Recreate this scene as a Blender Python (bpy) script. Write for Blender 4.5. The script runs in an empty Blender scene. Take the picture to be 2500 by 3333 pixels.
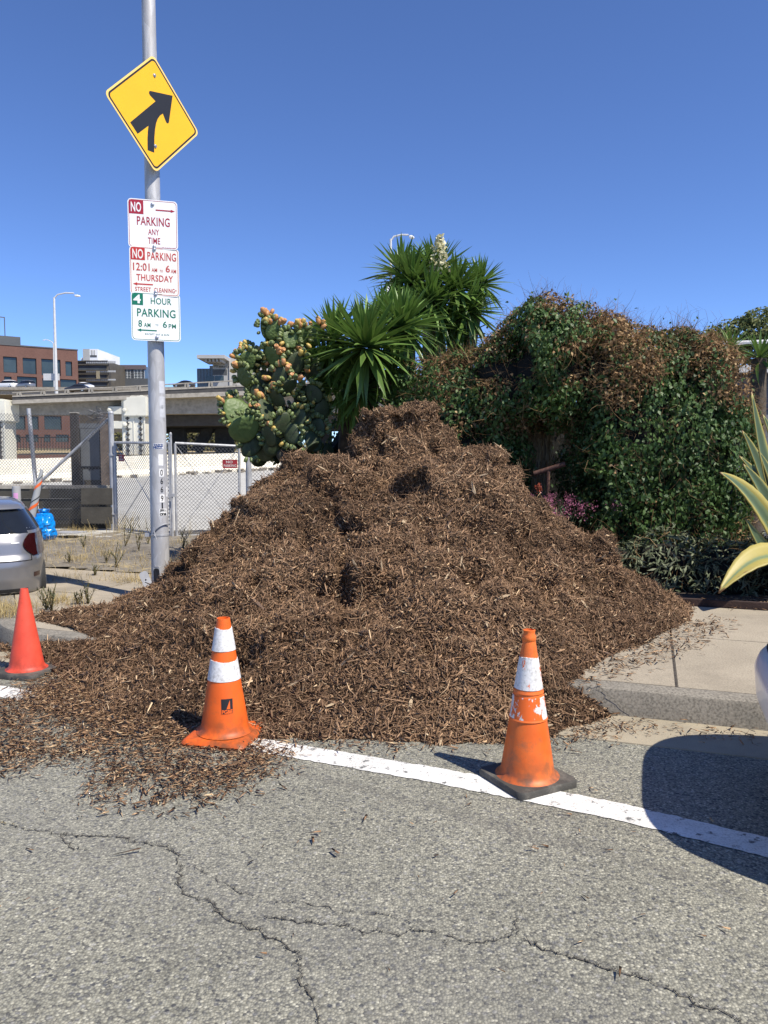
import bpy, bmesh, math, random
import numpy as np
from mathutils import Vector, Matrix, Euler

R = math.radians
sc = bpy.context.scene
C = sc.collection
rng = np.random.default_rng(7)
random.seed(7)

# ------------------------------------------------------------------ camera, sky, sun, exposure
CAMZ, FPX, PITCH = 1.6, 2500.0, R(4.17)
cam_d = bpy.data.cameras.new('camera')
cam = bpy.data.objects.new('camera', cam_d); C.objects.link(cam)
cam.location = (0, 0, CAMZ)
cam.rotation_euler = (R(90) - PITCH, 0, 0)
cam_d.sensor_fit = 'VERTICAL'; cam_d.sensor_height = 36.0
cam_d.lens = 36.0 * FPX / 3333.0
cam_d.clip_start = 0.05; cam_d.clip_end = 3000
sc.camera = cam

SUN_EL = R(55)
SUN_H = Vector((0.385, -0.31)).normalized()          # horizontal direction towards the sun
world = bpy.data.worlds.new('World'); sc.world = world; world.use_nodes = True
wn = world.node_tree.nodes; wl = world.node_tree.links
sky = wn.new('ShaderNodeTexSky'); sky.sky_type = 'NISHITA'; sky.sun_disc = False
sky.sun_elevation = SUN_EL
sky.sun_rotation = math.atan2(SUN_H.x, SUN_H.y)
sky.altitude = 0; sky.air_density = 0.6; sky.dust_density = 0.0; sky.ozone_density = 8.0
wn['Background'].inputs['Strength'].default_value = 0.15
hs = wn.new('ShaderNodeHueSaturation'); hs.inputs['Hue'].default_value = 0.506; hs.inputs['Saturation'].default_value = 1.03; hs.inputs['Value'].default_value = 1.0
wl.new(sky.outputs[0], hs.inputs['Color']); wl.new(hs.outputs[0], wn['Background'].inputs['Color'])
sun_d = bpy.data.lights.new('sun', 'SUN'); sun_d.energy = 4.8; sun_d.angle = R(0.53); sun_d.color = (1.0, 0.93, 0.82)
sun = bpy.data.objects.new('sun', sun_d); C.objects.link(sun)
sdir = Vector((SUN_H.x * math.cos(SUN_EL), SUN_H.y * math.cos(SUN_EL), math.sin(SUN_EL)))
sun.rotation_euler = sdir.to_track_quat('Z', 'Y').to_euler(); sun.location = (6, -6, 20)
sc.view_settings.view_transform = 'Standard'; sc.view_settings.look = 'None'
sc.view_settings.gamma = 1.0; sc.view_settings.use_curve_mapping = False
sc.view_settings.exposure = 0.5
sc.cycles.max_bounces = 6; sc.cycles.transparent_max_bounces = 8
sc.cycles.use_denoising = True

# ------------------------------------------------------------------ helpers
CA, SA = math.cos(PITCH), math.sin(PITCH)
def ray(px, py):
    a = (px - 1250.0) / FPX; b = (1666.5 - py) / FPX
    return Vector((a, CA + b * SA, -SA + b * CA))
def at(px, py, Y):                       # point on the sight line of a photo pixel at depth Y
    r = ray(px, py); return Vector((0, 0, CAMZ)) + r * (Y / r.y)
def gnd(px, py, z=0.0):
    r = ray(px, py); return Vector((0, 0, CAMZ)) + r * ((z - CAMZ) / r.z)
D = 2500.0 / 1659.0
def atd(x, y, Y): return at(x * D, y * D, Y)
def on_plane(px, py, p0, n):
    r = ray(px, py); o = Vector((0, 0, CAMZ)); t = (Vector(p0) - o).dot(n) / r.dot(n); return o + r * t

ORG = {}
def tag(o, label=None, cat=None, group=None, kind=None):
    if label: o['label'] = label
    if cat: o['category'] = cat
    if group: o['group'] = group
    if kind: o['kind'] = kind
    return o
def thing(name, label, cat, loc=(0, 0, 0), rotz=0.0, group=None):
    o = bpy.data.objects.new(name, None); C.objects.link(o)
    o.empty_display_size = 0.1
    o.location = loc; o.rotation_euler = (0, 0, rotz)
    ORG[o.name] = Vector(loc)
    return tag(o, label, cat, group)
def link(name, me, parent=None, loc=None, mat=None):
    o = bpy.data.objects.new(name, me); C.objects.link(o)
    if parent is not None: o.parent = parent
    if loc is not None: o.location = loc
    if mat is not None and not me.materials: me.materials.append(mat)
    return o

class MB:
    def __init__(s): s.v = []; s.f = []; s.attr = None
    def add(s, vs, fs):
        b = len(s.v); s.v += [tuple(v) for v in vs]; s.f += [tuple(b + i for i in f) for f in fs]; return s
    def box(s, c, d, rz=0.0, M=None):
        hx, hy, hz = d[0] / 2, d[1] / 2, d[2] / 2
        vs = [Vector((x, y, z)) for z in (-hz, hz) for x, y in ((-hx, -hy), (hx, -hy), (hx, hy), (-hx, hy))]
        m = Matrix.Translation(c) @ (Matrix.Rotation(rz, 4, 'Z') if M is None else M)
        return s.add([m @ v for v in vs], [(3, 2, 1, 0), (4, 5, 6, 7), (0, 1, 5, 4), (1, 2, 6, 5), (2, 3, 7, 6), (3, 0, 4, 7)])
    def beam(s, a, b, w, h, up=(0, 0, 1)):
        a = Vector(a); b = Vector(b); d = (b - a).normalized(); u = Vector(up)
        sd = d.cross(u)
        if sd.length < 1e-4: sd = Vector((1, 0, 0))
        sd.normalize(); u2 = sd.cross(d)
        o = [sd * (w / 2) * i + u2 * (h / 2) * j for i, j in ((-1, -1), (1, -1), (1, 1), (-1, 1))]
        return s.add([a + k for k in o] + [b + k for k in o], [(3, 2, 1, 0), (4, 5, 6, 7), (0, 1, 5, 4), (1, 2, 6, 5), (2, 3, 7, 6), (3, 0, 4, 7)])
    def tube(s, path, r, n=8, cap=True):
        path = [Vector(p) for p in path]; m = len(path)
        rs = r if isinstance(r, (list, tuple)) else [r] * m
        rings = []; prev = None
        for i, p in enumerate(path):
            d = (path[min(i + 1, m - 1)] - path[max(i - 1, 0)]).normalized()
            if prev is None:
                t = Vector((0, 0, 1)) if abs(d.z) < 0.9 else Vector((1, 0, 0))
                a = d.cross(t).normalized()
            else:
                a = (prev - d * prev.dot(d)).normalized()
            prev = a; b = d.cross(a)
            rings.append([p + (a * math.cos(k * 2 * math.pi / n) + b * math.sin(k * 2 * math.pi / n)) * rs[i] for k in range(n)])
        fs = []
        for i in range(m - 1):
            for k in range(n):
                fs.append((i * n + k, i * n + (k + 1) % n, (i + 1) * n + (k + 1) % n, (i + 1) * n + k))
        if cap: fs += [tuple(reversed(range(n))), tuple((m - 1) * n + k for k in range(n))]
        return s.add([v for rg in rings for v in rg], fs)
    def lathe(s, prof, n=24, c=(0, 0, 0), cap=True):
        vs = []; m = len(prof)
        for r, z in prof:
            for k in range(n):
                a = 2 * math.pi * k / n; vs.append((c[0] + r * math.cos(a), c[1] + r * math.sin(a), c[2] + z))
        fs = [(i * n + k, i * n + (k + 1) % n, (i + 1) * n + (k + 1) % n, (i + 1) * n + k) for i in range(m - 1) for k in range(n)]
        if cap: fs += [tuple(reversed(range(n))), tuple((m - 1) * n + k for k in range(n))]
        return s.add(vs, fs)
    def prism(s, pts, z0, z1):
        n = len(pts); vs = [(p[0], p[1], z0) for p in pts] + [(p[0], p[1], z1) for p in pts]
        return s.add(vs, [tuple(reversed(range(n))), tuple(range(n, 2 * n))] + [(i, (i + 1) % n, n + (i + 1) % n, n + i) for i in range(n)])
    def quad(s, a, b, c, d): return s.add([a, b, c, d], [(0, 1, 2, 3)])
    def mesh(s, name, mat, off=None, smooth=False, bevel=None):
        me = bpy.data.meshes.new(name)
        vs = s.v if off is None else [(x - off.x, y - off.y, z - off.z) for x, y, z in s.v]
        me.from_pydata(vs, [], s.f)
        if mat is not None: me.materials.append(mat)
        if bevel:
            bm = bmesh.new(); bm.from_mesh(me)
            bmesh.ops.bevel(bm, geom=[e for e in bm.edges if e.calc_face_angle(0) > 0.5], offset=bevel, segments=2, affect='EDGES', clamp_overlap=True)
            bm.to_mesh(me); bm.free()
        if smooth:
            me.polygons.foreach_set('use_smooth', [True] * len(me.polygons))
            if smooth != 'all':
                bm = bmesh.new(); bm.from_mesh(me)
                for e in bm.edges:
                    if len(e.link_faces) == 2 and e.calc_face_angle(0) > 0.7: e.smooth = False
                bm.to_mesh(me); bm.free()
        me.update(); return me
    def build(s, name, mat, parent=None, world=True, smooth=False, bevel=None):
        """world coordinates; an unrotated parent's origin is subtracted (world=False: already local)"""
        off = None
        root = parent
        if world and parent is not None:
            while root.parent is not None: root = root.parent
            off = ORG.get(root.name)
        return link(name, s.mesh(name, mat, off, smooth, bevel), parent)

def np_mesh(name, V, F, mat=None, smooth=False, tint=None, per_face=None):
    """V (n,3), F (m,k) with equal k"""
    me = bpy.data.meshes.new(name); n, m, k = len(V), len(F), F.shape[1]
    me.vertices.add(n); me.vertices.foreach_set('co', np.ascontiguousarray(V, dtype=np.float32).ravel())
    me.loops.add(m * k); me.loops.foreach_set('vertex_index', np.ascontiguousarray(F, dtype=np.int32).ravel())
    me.polygons.add(m); me.polygons.foreach_set('loop_start', np.arange(0, m * k, k, dtype=np.int32))
    me.polygons.foreach_set('loop_total', np.full(m, k, dtype=np.int32))
    if smooth: me.polygons.foreach_set('use_smooth', np.ones(m, dtype=bool))
    me.update(calc_edges=True)
    if tint is not None:
        a = me.attributes.new('tint', 'FLOAT', 'POINT'); a.data.foreach_set('value', np.ascontiguousarray(tint, dtype=np.float32))
    if mat is not None: me.materials.append(mat)
    return me

# vectorised value noise
def _hash(ix, iy, iz, seed):
    h = (ix * 374761393 + iy * 668265263 + iz * 2147483647 + seed * 974711) & 0xffffffff
    h = ((h ^ (h >> 13)) * 1274126177) & 0xffffffff
    h = (h ^ (h >> 16)) & 0xffffffff
    return h / 4294967295.0
def vn(P, scale, seed=0):
    P = np.asarray(P, dtype=float) * scale; I = np.floor(P).astype(np.int64); f = P - I; f = f * f * (3 - 2 * f)
    out = 0
    for dx in (0, 1):
        for dy in (0, 1):
            for dz in (0, 1):
                w = (f[:, 0] if dx else 1 - f[:, 0]) * (f[:, 1] if dy else 1 - f[:, 1]) * (f[:, 2] if dz else 1 - f[:, 2])
                out = out + w * _hash(I[:, 0] + dx, I[:, 1] + dy, I[:, 2] + dz, seed)
    return out
def sstep(a, b, x): t = np.clip((x - a) / (b - a), 0, 1); return t * t * (3 - 2 * t)
def unit(v): return v / np.maximum(np.linalg.norm(v, axis=1, keepdims=True), 1e-9)

# ------------------------------------------------------------------ materials
class NT:
    def __init__(s, name):
        s.m = bpy.data.materials.new(name); s.m.use_nodes = True
        s.n = s.m.node_tree.nodes; s.l = s.m.node_tree.links; s.b = s.n['Principled BSDF']
    def node(s, t, **kw):
        o = s.n.new(t)
        for k, v in kw.items():
            if k in o.inputs: 
                o.inputs[k].default_value = v
            else: setattr(o, k, v)
        return o
    def lk(s, a, b): s.l.new(a, b)
    def coord(s, kind='Object'): return s.node('ShaderNodeTexCoord').outputs[kind]
    def noise(s, vec, scale, detail=4, rough=0.55):
        o = s.node('ShaderNodeTexNoise'); o.inputs['Scale'].default_value = scale; o.inputs['Detail'].default_value = detail
        o.inputs['Roughness'].default_value = rough; s.lk(vec, o.inputs['Vector']); return o.outputs['Fac']
    def ramp(s, fac, stops, interp='LINEAR'):
        o = s.node('ShaderNodeValToRGB'); cr = o.color_ramp; cr.interpolation = interp
        while len(cr.elements) < len(stops): cr.elements.new(0.5)
        for e, (p, c) in zip(cr.elements, stops):
            e.position = p; e.color = (c[0], c[1], c[2], 1) if not isinstance(c, (int, float)) else (c, c, c, 1)
        s.lk(fac, o.inputs['Fac']); return o.outputs['Color']
    def mix(s, fac, a, b, mode='MIX'):
        o = s.node('ShaderNodeMix', data_type='RGBA', blend_type=mode)
        for val, i in ((fac, 0), (a, 6), (b, 7)):
            if hasattr(val, 'links'): s.lk(val, o.inputs[i])
            elif i == 0: o.inputs[0].default_value = val
            else: o.inputs[i].default_value = (val[0], val[1], val[2], 1)
        return o.outputs[2]
    def bump(s, h, strength=0.3, dist=0.01, normal=None):
        o = s.node('ShaderNodeBump'); o.inputs['Strength'].default_value = strength; o.inputs['Distance'].default_value = dist
        s.lk(h, o.inputs['Height'])
        if normal is not None: s.lk(normal, o.inputs['Normal'])
        return o.outputs['Normal']
    def out(s, col=None, rough=0.7, metal=0.0, normal=None, spec=None, **kw):
        if col is not None:
            if hasattr(col, 'links'): s.lk(col, s.b.inputs['Base Color'])
            else: s.b.inputs['Base Color'].default_value = (*col, 1)
        if hasattr(rough, 'links'): s.lk(rough, s.b.inputs['Roughness'])
        else: s.b.inputs['Roughness'].default_value = rough
        s.b.inputs['Metallic'].default_value = metal
        if normal is not None: s.lk(normal, s.b.inputs['Normal'])
        if spec is not None: s.b.inputs['Specular IOR Level'].default_value = spec
        for k, v in kw.items(): s.b.inputs[k].default_value = v
        return s.m
def sm(name, col, rough=0.6, metal=0.0, var=0.15, scale=6.0, bump=0.0, bscale=60.0, spec=None, dirt=None, **kw):
    """plain surface with noise variation, optional fine bump and dirt patches"""
    t = NT(name); v = t.coord()
    n = t.noise(v, scale, 5)
    dark = tuple(c * (1 - var) for c in col); light = tuple(min(1, c * (1 + var)) for c in col)
    c = t.ramp(n, [(0.3, dark), (0.7, light)])
    if dirt:
        dcol, dscale, lo, hi = dirt
        d = t.noise(v, dscale, 6, 0.7); f = t.ramp(d, [(lo, 0.0), (hi, 1.0)])
        c = t.mix(f, c, dcol)
    nm = t.bump(t.noise(v, bscale, 4), bump, 0.01) if bump else None
    return t.out(c, rough, metal, nm, spec, **kw)
def tintmat(name, stops, rough=0.7, spec=0.3, trans=0.0, var=0.0, vscale=3.0):
    t = NT(name); a = t.node('ShaderNodeAttribute', attribute_name='tint')
    c = t.ramp(a.outputs['Fac'], stops)
    if var:
        n = t.noise(t.coord(), vscale, 3); c = t.mix(1.0, c, t.ramp(n, [(0.3, 1 - var), (0.7, 1 + var)]), 'MULTIPLY')
    m = t.out(c, rough, 0, None, spec)
    if trans:
        tr = t.node('ShaderNodeBsdfTranslucent'); t.lk(c, tr.inputs['Color'])
        mx = t.node('ShaderNodeMixShader'); mx.inputs[0].default_value = trans
        t.lk(t.b.outputs[0], mx.inputs[1]); t.lk(tr.outputs[0], mx.inputs[2])
        t.lk(mx.outputs[0], t.n['Material Output'].inputs['Surface'])
    return m

SEAM0, SEAM1 = gnd(1522, 2653), gnd(2500, 2924)
def mat_asphalt():
    t = NT('asphalt'); v = t.coord()
    vo = t.node('ShaderNodeTexVoronoi'); vo.inputs['Scale'].default_value = 110; t.lk(v, vo.inputs['Vector'])
    vo2 = t.node('ShaderNodeTexVoronoi'); vo2.inputs['Scale'].default_value = 46; t.lk(v, vo2.inputs['Vector'])
    sep = t.node('ShaderNodeSeparateColor'); t.lk(vo.outputs['Color'], sep.inputs[0])
    stone = t.ramp(sep.outputs[0], [(0.0, (.105, .104, .098)), (0.2, (.192, .188, .158)), (0.45, (.25, .243, .196)), (0.7, (.288, .278, .222)), (0.9, (.336, .322, .252)), (1.0, (.47, .452, .36))])
    sep2 = t.node('ShaderNodeSeparateColor'); t.lk(vo2.outputs['Color'], sep2.inputs[0])
    big = t.ramp(sep2.outputs[1], [(0.0, (.05, .055, .07)), (0.5, (.16, .16, .155)), (1.0, (.38, .37, .33))])
    pick = t.ramp(sep2.outputs[2], [(0.80, 0.0), (0.82, 0.85)])
    inner = t.ramp(vo2.outputs['Distance'], [(0.25, 1.0), (0.45, 0.0)])
    pk = t.mix(1.0, pick, inner, 'MULTIPLY')
    c = t.mix(pk, stone, big)
    gap = t.ramp(vo.outputs['Distance'], [(0.35, 1.0), (0.75, 0.62)])
    c = t.mix(1.0, c, gap, 'MULTIPLY')
    n = t.noise(v, 0.9, 5, 0.6); c = t.mix(1.0, c, t.ramp(n, [(0.25, .78), (0.5, 1.0), (0.75, 1.14)]), 'MULTIPLY')
    n2 = t.noise(v, 7, 4, 0.65); c = t.mix(t.ramp(n2, [(0.62, 0.0), (0.8, 0.35)]), c, (.10, .085, .07))
    # dark paving seam and tyre-polished band, both running along the road
    for p0_, p1_, w_, dk, col_ in ((SEAM0, SEAM1, .07, .55, (.10, .095, .085)), (SEAM0 - Vector((.25, 1.1, 0)), SEAM1 - Vector((.25, 1.1, 0)), .42, .30, (.17, .165, .155))):
        d_ = (p1_ - p0_).normalized(); n_ = Vector((-d_.y, d_.x, 0)); vm = t.node('ShaderNodeVectorMath', operation='DOT_PRODUCT'); t.lk(v, vm.inputs[0]); vm.inputs[1].default_value = n_
        sb = t.node('ShaderNodeMath', operation='SUBTRACT'); t.lk(vm.outputs['Value'], sb.inputs[0]); sb.inputs[1].default_value = n_.dot(p0_)
        wob = t.node('ShaderNodeMath', operation='MULTIPLY_ADD'); t.lk(t.noise(v, 1.8, 4), wob.inputs[0]); wob.inputs[1].default_value = .3; t.lk(sb.outputs[0], wob.inputs[2])
        of = t.node('ShaderNodeMath', operation='SUBTRACT'); t.lk(wob.outputs[0], of.inputs[0]); of.inputs[1].default_value = .15
        ab = t.node('ShaderNodeMath', operation='ABSOLUTE'); t.lk(of.outputs[0], ab.inputs[0])
        msk = t.mix(1.0, t.ramp(ab.outputs[0], [(0.0, dk), (w_, 0.0)]), t.ramp(t.noise(v, 11, 5, .7), [(.35, .25), (.65, 1.0)]), 'MULTIPLY'); c = t.mix(msk, c, col_)
    h = t.ramp(vo.outputs['Distance'], [(0.0, 1.0), (0.8, 0.0)])
    nm = t.bump(h, 0.5, 0.006)
    return t.out(c, 0.85, 0, nm, 0.25)
def mat_concrete(name, col, stain=(.12, .115, .10), amt=0.5, fine=180, sscale=1.6, con=1.0):
    t = NT(name); v = t.coord()
    n = t.noise(v, 2.2, 6, 0.6); f = t.noise(v, fine, 2, 0.5)
    c = t.ramp(n, [(0.25, tuple(x * .82 for x in col)), (0.75, tuple(x * 1.12 for x in col))])
    c = t.mix(1.0, c, t.ramp(f, [(0.3, 1 - .20 * con), (0.5, 1.0), (0.72, 1 + .13 * con)]), 'MULTIPLY')
    s = t.noise(v, sscale, 7, 0.72); c = t.mix(t.ramp(s, [(0.50, 0.0), (0.76, amt)]), c, stain)
    s2 = t.noise(v, sscale * 6.5, 6, 0.75); c = t.mix(t.ramp(s2, [(0.58, 0.0), (0.72, amt * .5)]), c, tuple(x * 1.5 for x in stain))
    vg = t.node('ShaderNodeTexVoronoi'); vg.inputs['Scale'].default_value = 4.5; t.lk(v, vg.inputs['Vector']); c = t.mix(t.ramp(vg.outputs['Distance'], [(0.05, amt * .8), (0.075, 0.0)]), c, stain)
    nm = t.bump(f, 0.25, 0.004)
    return t.out(c, 0.9, 0, nm, 0.25)
def mat_paint():
    t = NT('road_paint'); v = t.coord()
    n = t.noise(v, 16, 6, 0.75); w = t.ramp(n, [(0.56, 0.0), (0.63, 1.0)])
    vo = t.node('ShaderNodeTexVoronoi'); vo.inputs['Scale'].default_value = 95; t.lk(v, vo.inputs['Vector'])
    n2 = t.noise(v, 5, 4); c = t.ramp(n2, [(0.3, (.60, .59, .55)), (0.7, (.78, .77, .73))])
    c = t.mix(t.ramp(vo.outputs['Distance'], [(0.45, 0.0), (0.8, 0.35)]), c, (.3, .29, .27))
    c = t.mix(w, c, (.13, .13, .125))
    return t.out(c, 0.7, 0, t.bump(t.ramp(vo.outputs['Distance'], [(0, 1.0), (.8, 0.0)]), 0.4, 0.005), 0.3)
def mat_cone(name, col, dirt, fade):
    t = NT(name); v = t.coord()
    n = t.noise(v, 5, 5, 0.6); c = t.ramp(n, [(0.3, tuple(x * .85 for x in col)), (0.7, fade)])
    d = t.noise(v, 9, 7, 0.75); c = t.mix(t.ramp(d, [(0.52, 0.0), (0.72, 0.8)]), c, dirt)
    z = t.node('ShaderNodeSeparateXYZ'); t.lk(v, z.inputs[0])
    low = t.ramp(z.outputs[2], [(0.03, 1.0), (0.2, 0.0)]); lown = t.mix(1.0, low, t.ramp(t.noise(v, 14, 5), [(0.35, 0.0), (0.65, 1.0)]), 'MULTIPLY')
    c = t.mix(lown, c, tuple(x * 0.6 for x in dirt))
    sc_ = t.node('ShaderNodeMapping'); sc_.inputs['Scale'].default_value = (30, 30, 6); t.lk(v, sc_.inputs['Vector'])
    s = t.noise(sc_.outputs[0], 1.0, 6, 0.8); c = t.mix(t.ramp(s, [(0.68, 0.0), (0.72, 0.85)]), c, (.03, .025, .02))
    return t.out(c, 0.5, 0, t.bump(d, 0.15, 0.004), 0.4)
def mat_worn_white(name, under, thr=0.62):
    t = NT(name); v = t.coord()
    mz = t.node('ShaderNodeMapping'); mz.inputs['Scale'].default_value = (1.3, 1.3, .55); t.lk(v, mz.inputs['Vector'])
    n = t.noise(mz.outputs[0], 9, 6, 0.7); w = t.ramp(n, [(thr, 0.0), (thr + .015, 1.0)])
    g = t.noise(v, 60, 5, 0.7); c = t.ramp(g, [(0.3, (.42, .41, .39)), (0.5, (.70, .69, .67)), (0.7, (.78, .77, .76))])
    mp = t.node('ShaderNodeMapping'); mp.inputs['Scale'].default_value = (45, 45, 9); t.lk(v, mp.inputs['Vector'])
    s = t.noise(mp.outputs[0], 1.0, 5, 0.7); c = t.mix(t.ramp(s, [(0.6, 0.0), (0.7, 0.7)]), c, (.16, .15, .14))
    c = t.mix(w, c, under)
    return t.out(c, 0.55, 0, t.bump(n, 0.2, 0.004), 0.4)
def mat_galv(name, a, b):
    t = NT(name); v = t.coord(); mp = t.node('ShaderNodeMapping'); mp.inputs['Scale'].default_value = (7, 7, 2.2); t.lk(v, mp.inputs['Vector'])
    n = t.noise(mp.outputs[0], 1.6, 7, 0.65); c = t.ramp(n, [(0.3, a), (0.7, b)])
    p = t.node('ShaderNodeTexVoronoi'); p.inputs['Scale'].default_value = 3.0; t.lk(mp.outputs[0], p.inputs['Vector'])
    sep = t.node('ShaderNodeSeparateColor'); t.lk(p.outputs['Color'], sep.inputs[0])
    c = t.mix(t.ramp(sep.outputs[0], [(0.55, 0.0), (0.7, 0.35)]), c, tuple(min(1, x * 1.3) for x in b))
    s = t.noise(v, 30, 4, 0.7); c = t.mix(t.ramp(s, [(0.66, 0.0), (0.75, 0.5)]), c, (.17, .14, .12))
    return t.out(c, 0.55, 0.25, t.bump(n, 0.08, 0.01), 0.4)
def mat_agave():
    t = NT('agave_leaf'); a = t.node('ShaderNodeAttribute', attribute_name='tint'); v = t.coord()
    n = t.noise(v, 9, 4); 
    ad = t.node('ShaderNodeMath', operation='ADD'); t.lk(a.outputs['Fac'], ad.inputs[0])
    mu = t.node('ShaderNodeMath', operation='MULTIPLY'); t.lk(n, mu.inputs[0]); mu.inputs[1].default_value = 0.16; t.lk(mu.outputs[0], ad.inputs[1])
    c = t.ramp(ad.outputs[0], [(0.0, (.05, .08, .04)), (0.45, (.075, .11, .055)), (0.66, (.16, .20, .09)), (0.74, (.28, .24, .06)), (0.97, (.37, .31, .09)), (1.0, (.2, .11, .05))])
    return t.out(c, 0.5, 0, None, 0.35)

MT = {}
MT['asphalt'] = mat_asphalt(); MT['paint'] = mat_paint()
MT['concrete'] = mat_concrete('sidewalk_concrete', (.34, .295, .225), stain=(.15, .13, .10), fine=90, con=1.4)
MT['gutter'] = mat_concrete('gutter_concrete', (.34, .295, .215), amt=0.35)
MT['kerb'] = mat_concrete('kerb_concrete', (.225, .205, .17), stain=(.08, .078, .07), amt=0.75, sscale=2.6, fine=75, con=2.2)
MT['lot'] = mat_concrete('lot_concrete', (.44, .43, .39), stain=(.30, .28, .24), amt=0.6, fine=60, sscale=0.5)
MT['barrier'] = mat_concrete('barrier_concrete', (.80, .75, .62), stain=(.5, .44, .33), amt=0.5, fine=20, sscale=0.7)
MT['viaduct'] = mat_concrete('viaduct_concrete', (.31, .285, .245), stain=(.16, .15, .13), amt=0.6, fine=4, sscale=0.22)
MT['viaduct_dark'] = mat_concrete('viaduct_drain_and_shade', (.065, .062, .06), stain=(.05, .05, .05), amt=0.6, fine=4, sscale=0.3)  # dark drain concrete; also puts the under-deck shade into colour
MT['column'] = sm('column_paint', (.64, .62, .53), .7, var=.08, scale=.8, dirt=((.42, .39, .31), 1.2, .58, .8))
MT['galv'] = mat_galv('galvanised_steel', (.30, .305, .32), (.46, .465, .47))
MT['pole'] = mat_galv('pole_paint', (.36, .35, .345), (.50, .495, .49))
MT['steel'] = sm('bolt_steel', (.45, .45, .46), 0.35, 0.8)
MT['black'] = sm('black_print', (.012, .012, .014), 0.5)
MT['white'] = sm('white_sheeting', (.80, .80, .79), 0.4, var=0.05, scale=3)
MT['white_b'] = sm('aged_white_sheeting', (.78, .75, .68), 0.4, var=0.06, scale=3)
MT['sticker'] = sm('sticker_paper', (.74, .73, .70), 0.6, var=0.2, scale=40)
MT['crimson'] = sm('crimson_print', (.34, .012, .03), 0.4, var=0.06)
MT['red'] = sm('red_print', (.46, .025, .018), 0.4, var=0.1)
MT['green'] = sm('green_print', (.0, .155, .085), 0.4, var=0.06)
MT['blue_ink'] = sm('blue_ink', (.02, .05, .18), 0.5)
MT['yellow'] = sm('yellow_sheeting', (.88, .46, .012), 0.4, var=0.04, scale=3)
MT['yellow_edge'] = sm('pale_yellow_edge', (.90, .62, .18), 0.4, var=0.04)
MT['rubber'] = sm('base_rubber', (.055, .052, .045), 0.75, var=0.3, bump=0.3, bscale=40, dirt=((.16, .145, .12), 10, 0.5, 0.75))
# ------------------------------------------------------------------ the ground
K0 = Vector((2.14, 4.39)); KU = Vector((-0.945, 0.327)).normalized(); KV = Vector((KU.y, -KU.x))
if KV.y < 0: KV = -KV
def st(s, t): p = K0 + KU * s + KV * t; return (p.x, p.y)
def to_st(x, y): d = Vector((x, y)) - K0; return d.dot(KU), d.dot(KV)
H2 = Vector((-0.45, 0.893)).normalized()              # direction of the side street on the left
# kerb path: straight along the road, an arc at the corner, then along the side street
S_ARC, R_ARC = 5.25, 1.0
path = [Vector(st(-9, 0)), Vector(st(-4, 0)), Vector(st(0, 0)), Vector(st(2.5, 0)), Vector(st(S_ARC, 0))]
cc = Vector(st(S_ARC, R_ARC)); a0 = math.atan2(-KV.y, -KV.x)
turn = math.acos(max(-1, min(1, KU.dot(H2))))
for i in range(1, 9):
    a = a0 - turn * i / 8; path.append(cc + Vector((math.cos(a), math.sin(a))) * R_ARC)
path += [path[-1] + H2 * 2, path[-1] + H2 * 5, path[-1] + H2 * 14]
def normals2(pts):
    out = []
    for i, p in enumerate(pts):
        d = (pts[min(i + 1, len(pts) - 1)] - pts[max(i - 1, 0)]).normalized(); out.append(Vector((d.y, -d.x)))
    return out                                           # to the right of the walking direction = behind the kerb
KN = normals2(path)
def sweep(prof, name, mat, parent=None, lo=0, hi=None, extra=0.0):
    mb = MB(); pts = path[lo:hi]; ns = KN[lo:hi]; m = len(prof)
    vs = [(p.x + n.x * o, p.y + n.y * o, z) for p, n in zip(pts, ns) for o, z in prof]
    fs = [(i * m + k, i * m + k + 1, (i + 1) * m + k + 1, (i + 1) * m + k) for i in range(len(pts) - 1) for k in range(m - 1)]
    mb.add(vs, fs); return mb.build(name, mat, parent, smooth=True)
KH = 0.165
kerb = sweep([(-0.012, -0.05), (0.0, 0.0), (0.022, KH - 0.03), (0.034, KH - 0.008), (0.055, KH), (0.17, KH + 0.002), (0.17, -0.05)], 'kerb', MT['kerb'])
tag(kerb, kind='structure')
gut = sweep([(-0.46, -0.03), (-0.455, 0.006), (-0.05, 0.004), (0.02, 0.006)], 'gutter', MT['gutter']); tag(gut, kind='structure')

mb = MB(); mb.quad((-700, -60, -0.06), (700, -60, -0.06), (700, 1400, -0.06), (-700, 1400, -0.06))
tag(mb.build('ground', sm('dry_ground', (.20, .17, .12), 0.95, var=0.35, scale=0.2)), kind='structure')
mb = MB(); mb.quad((-40, -25, 0), (40, -25, 0), (40, 30, 0), (-40, 30, 0))
road = tag(mb.build('road', MT['asphalt']), kind='structure')

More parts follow.
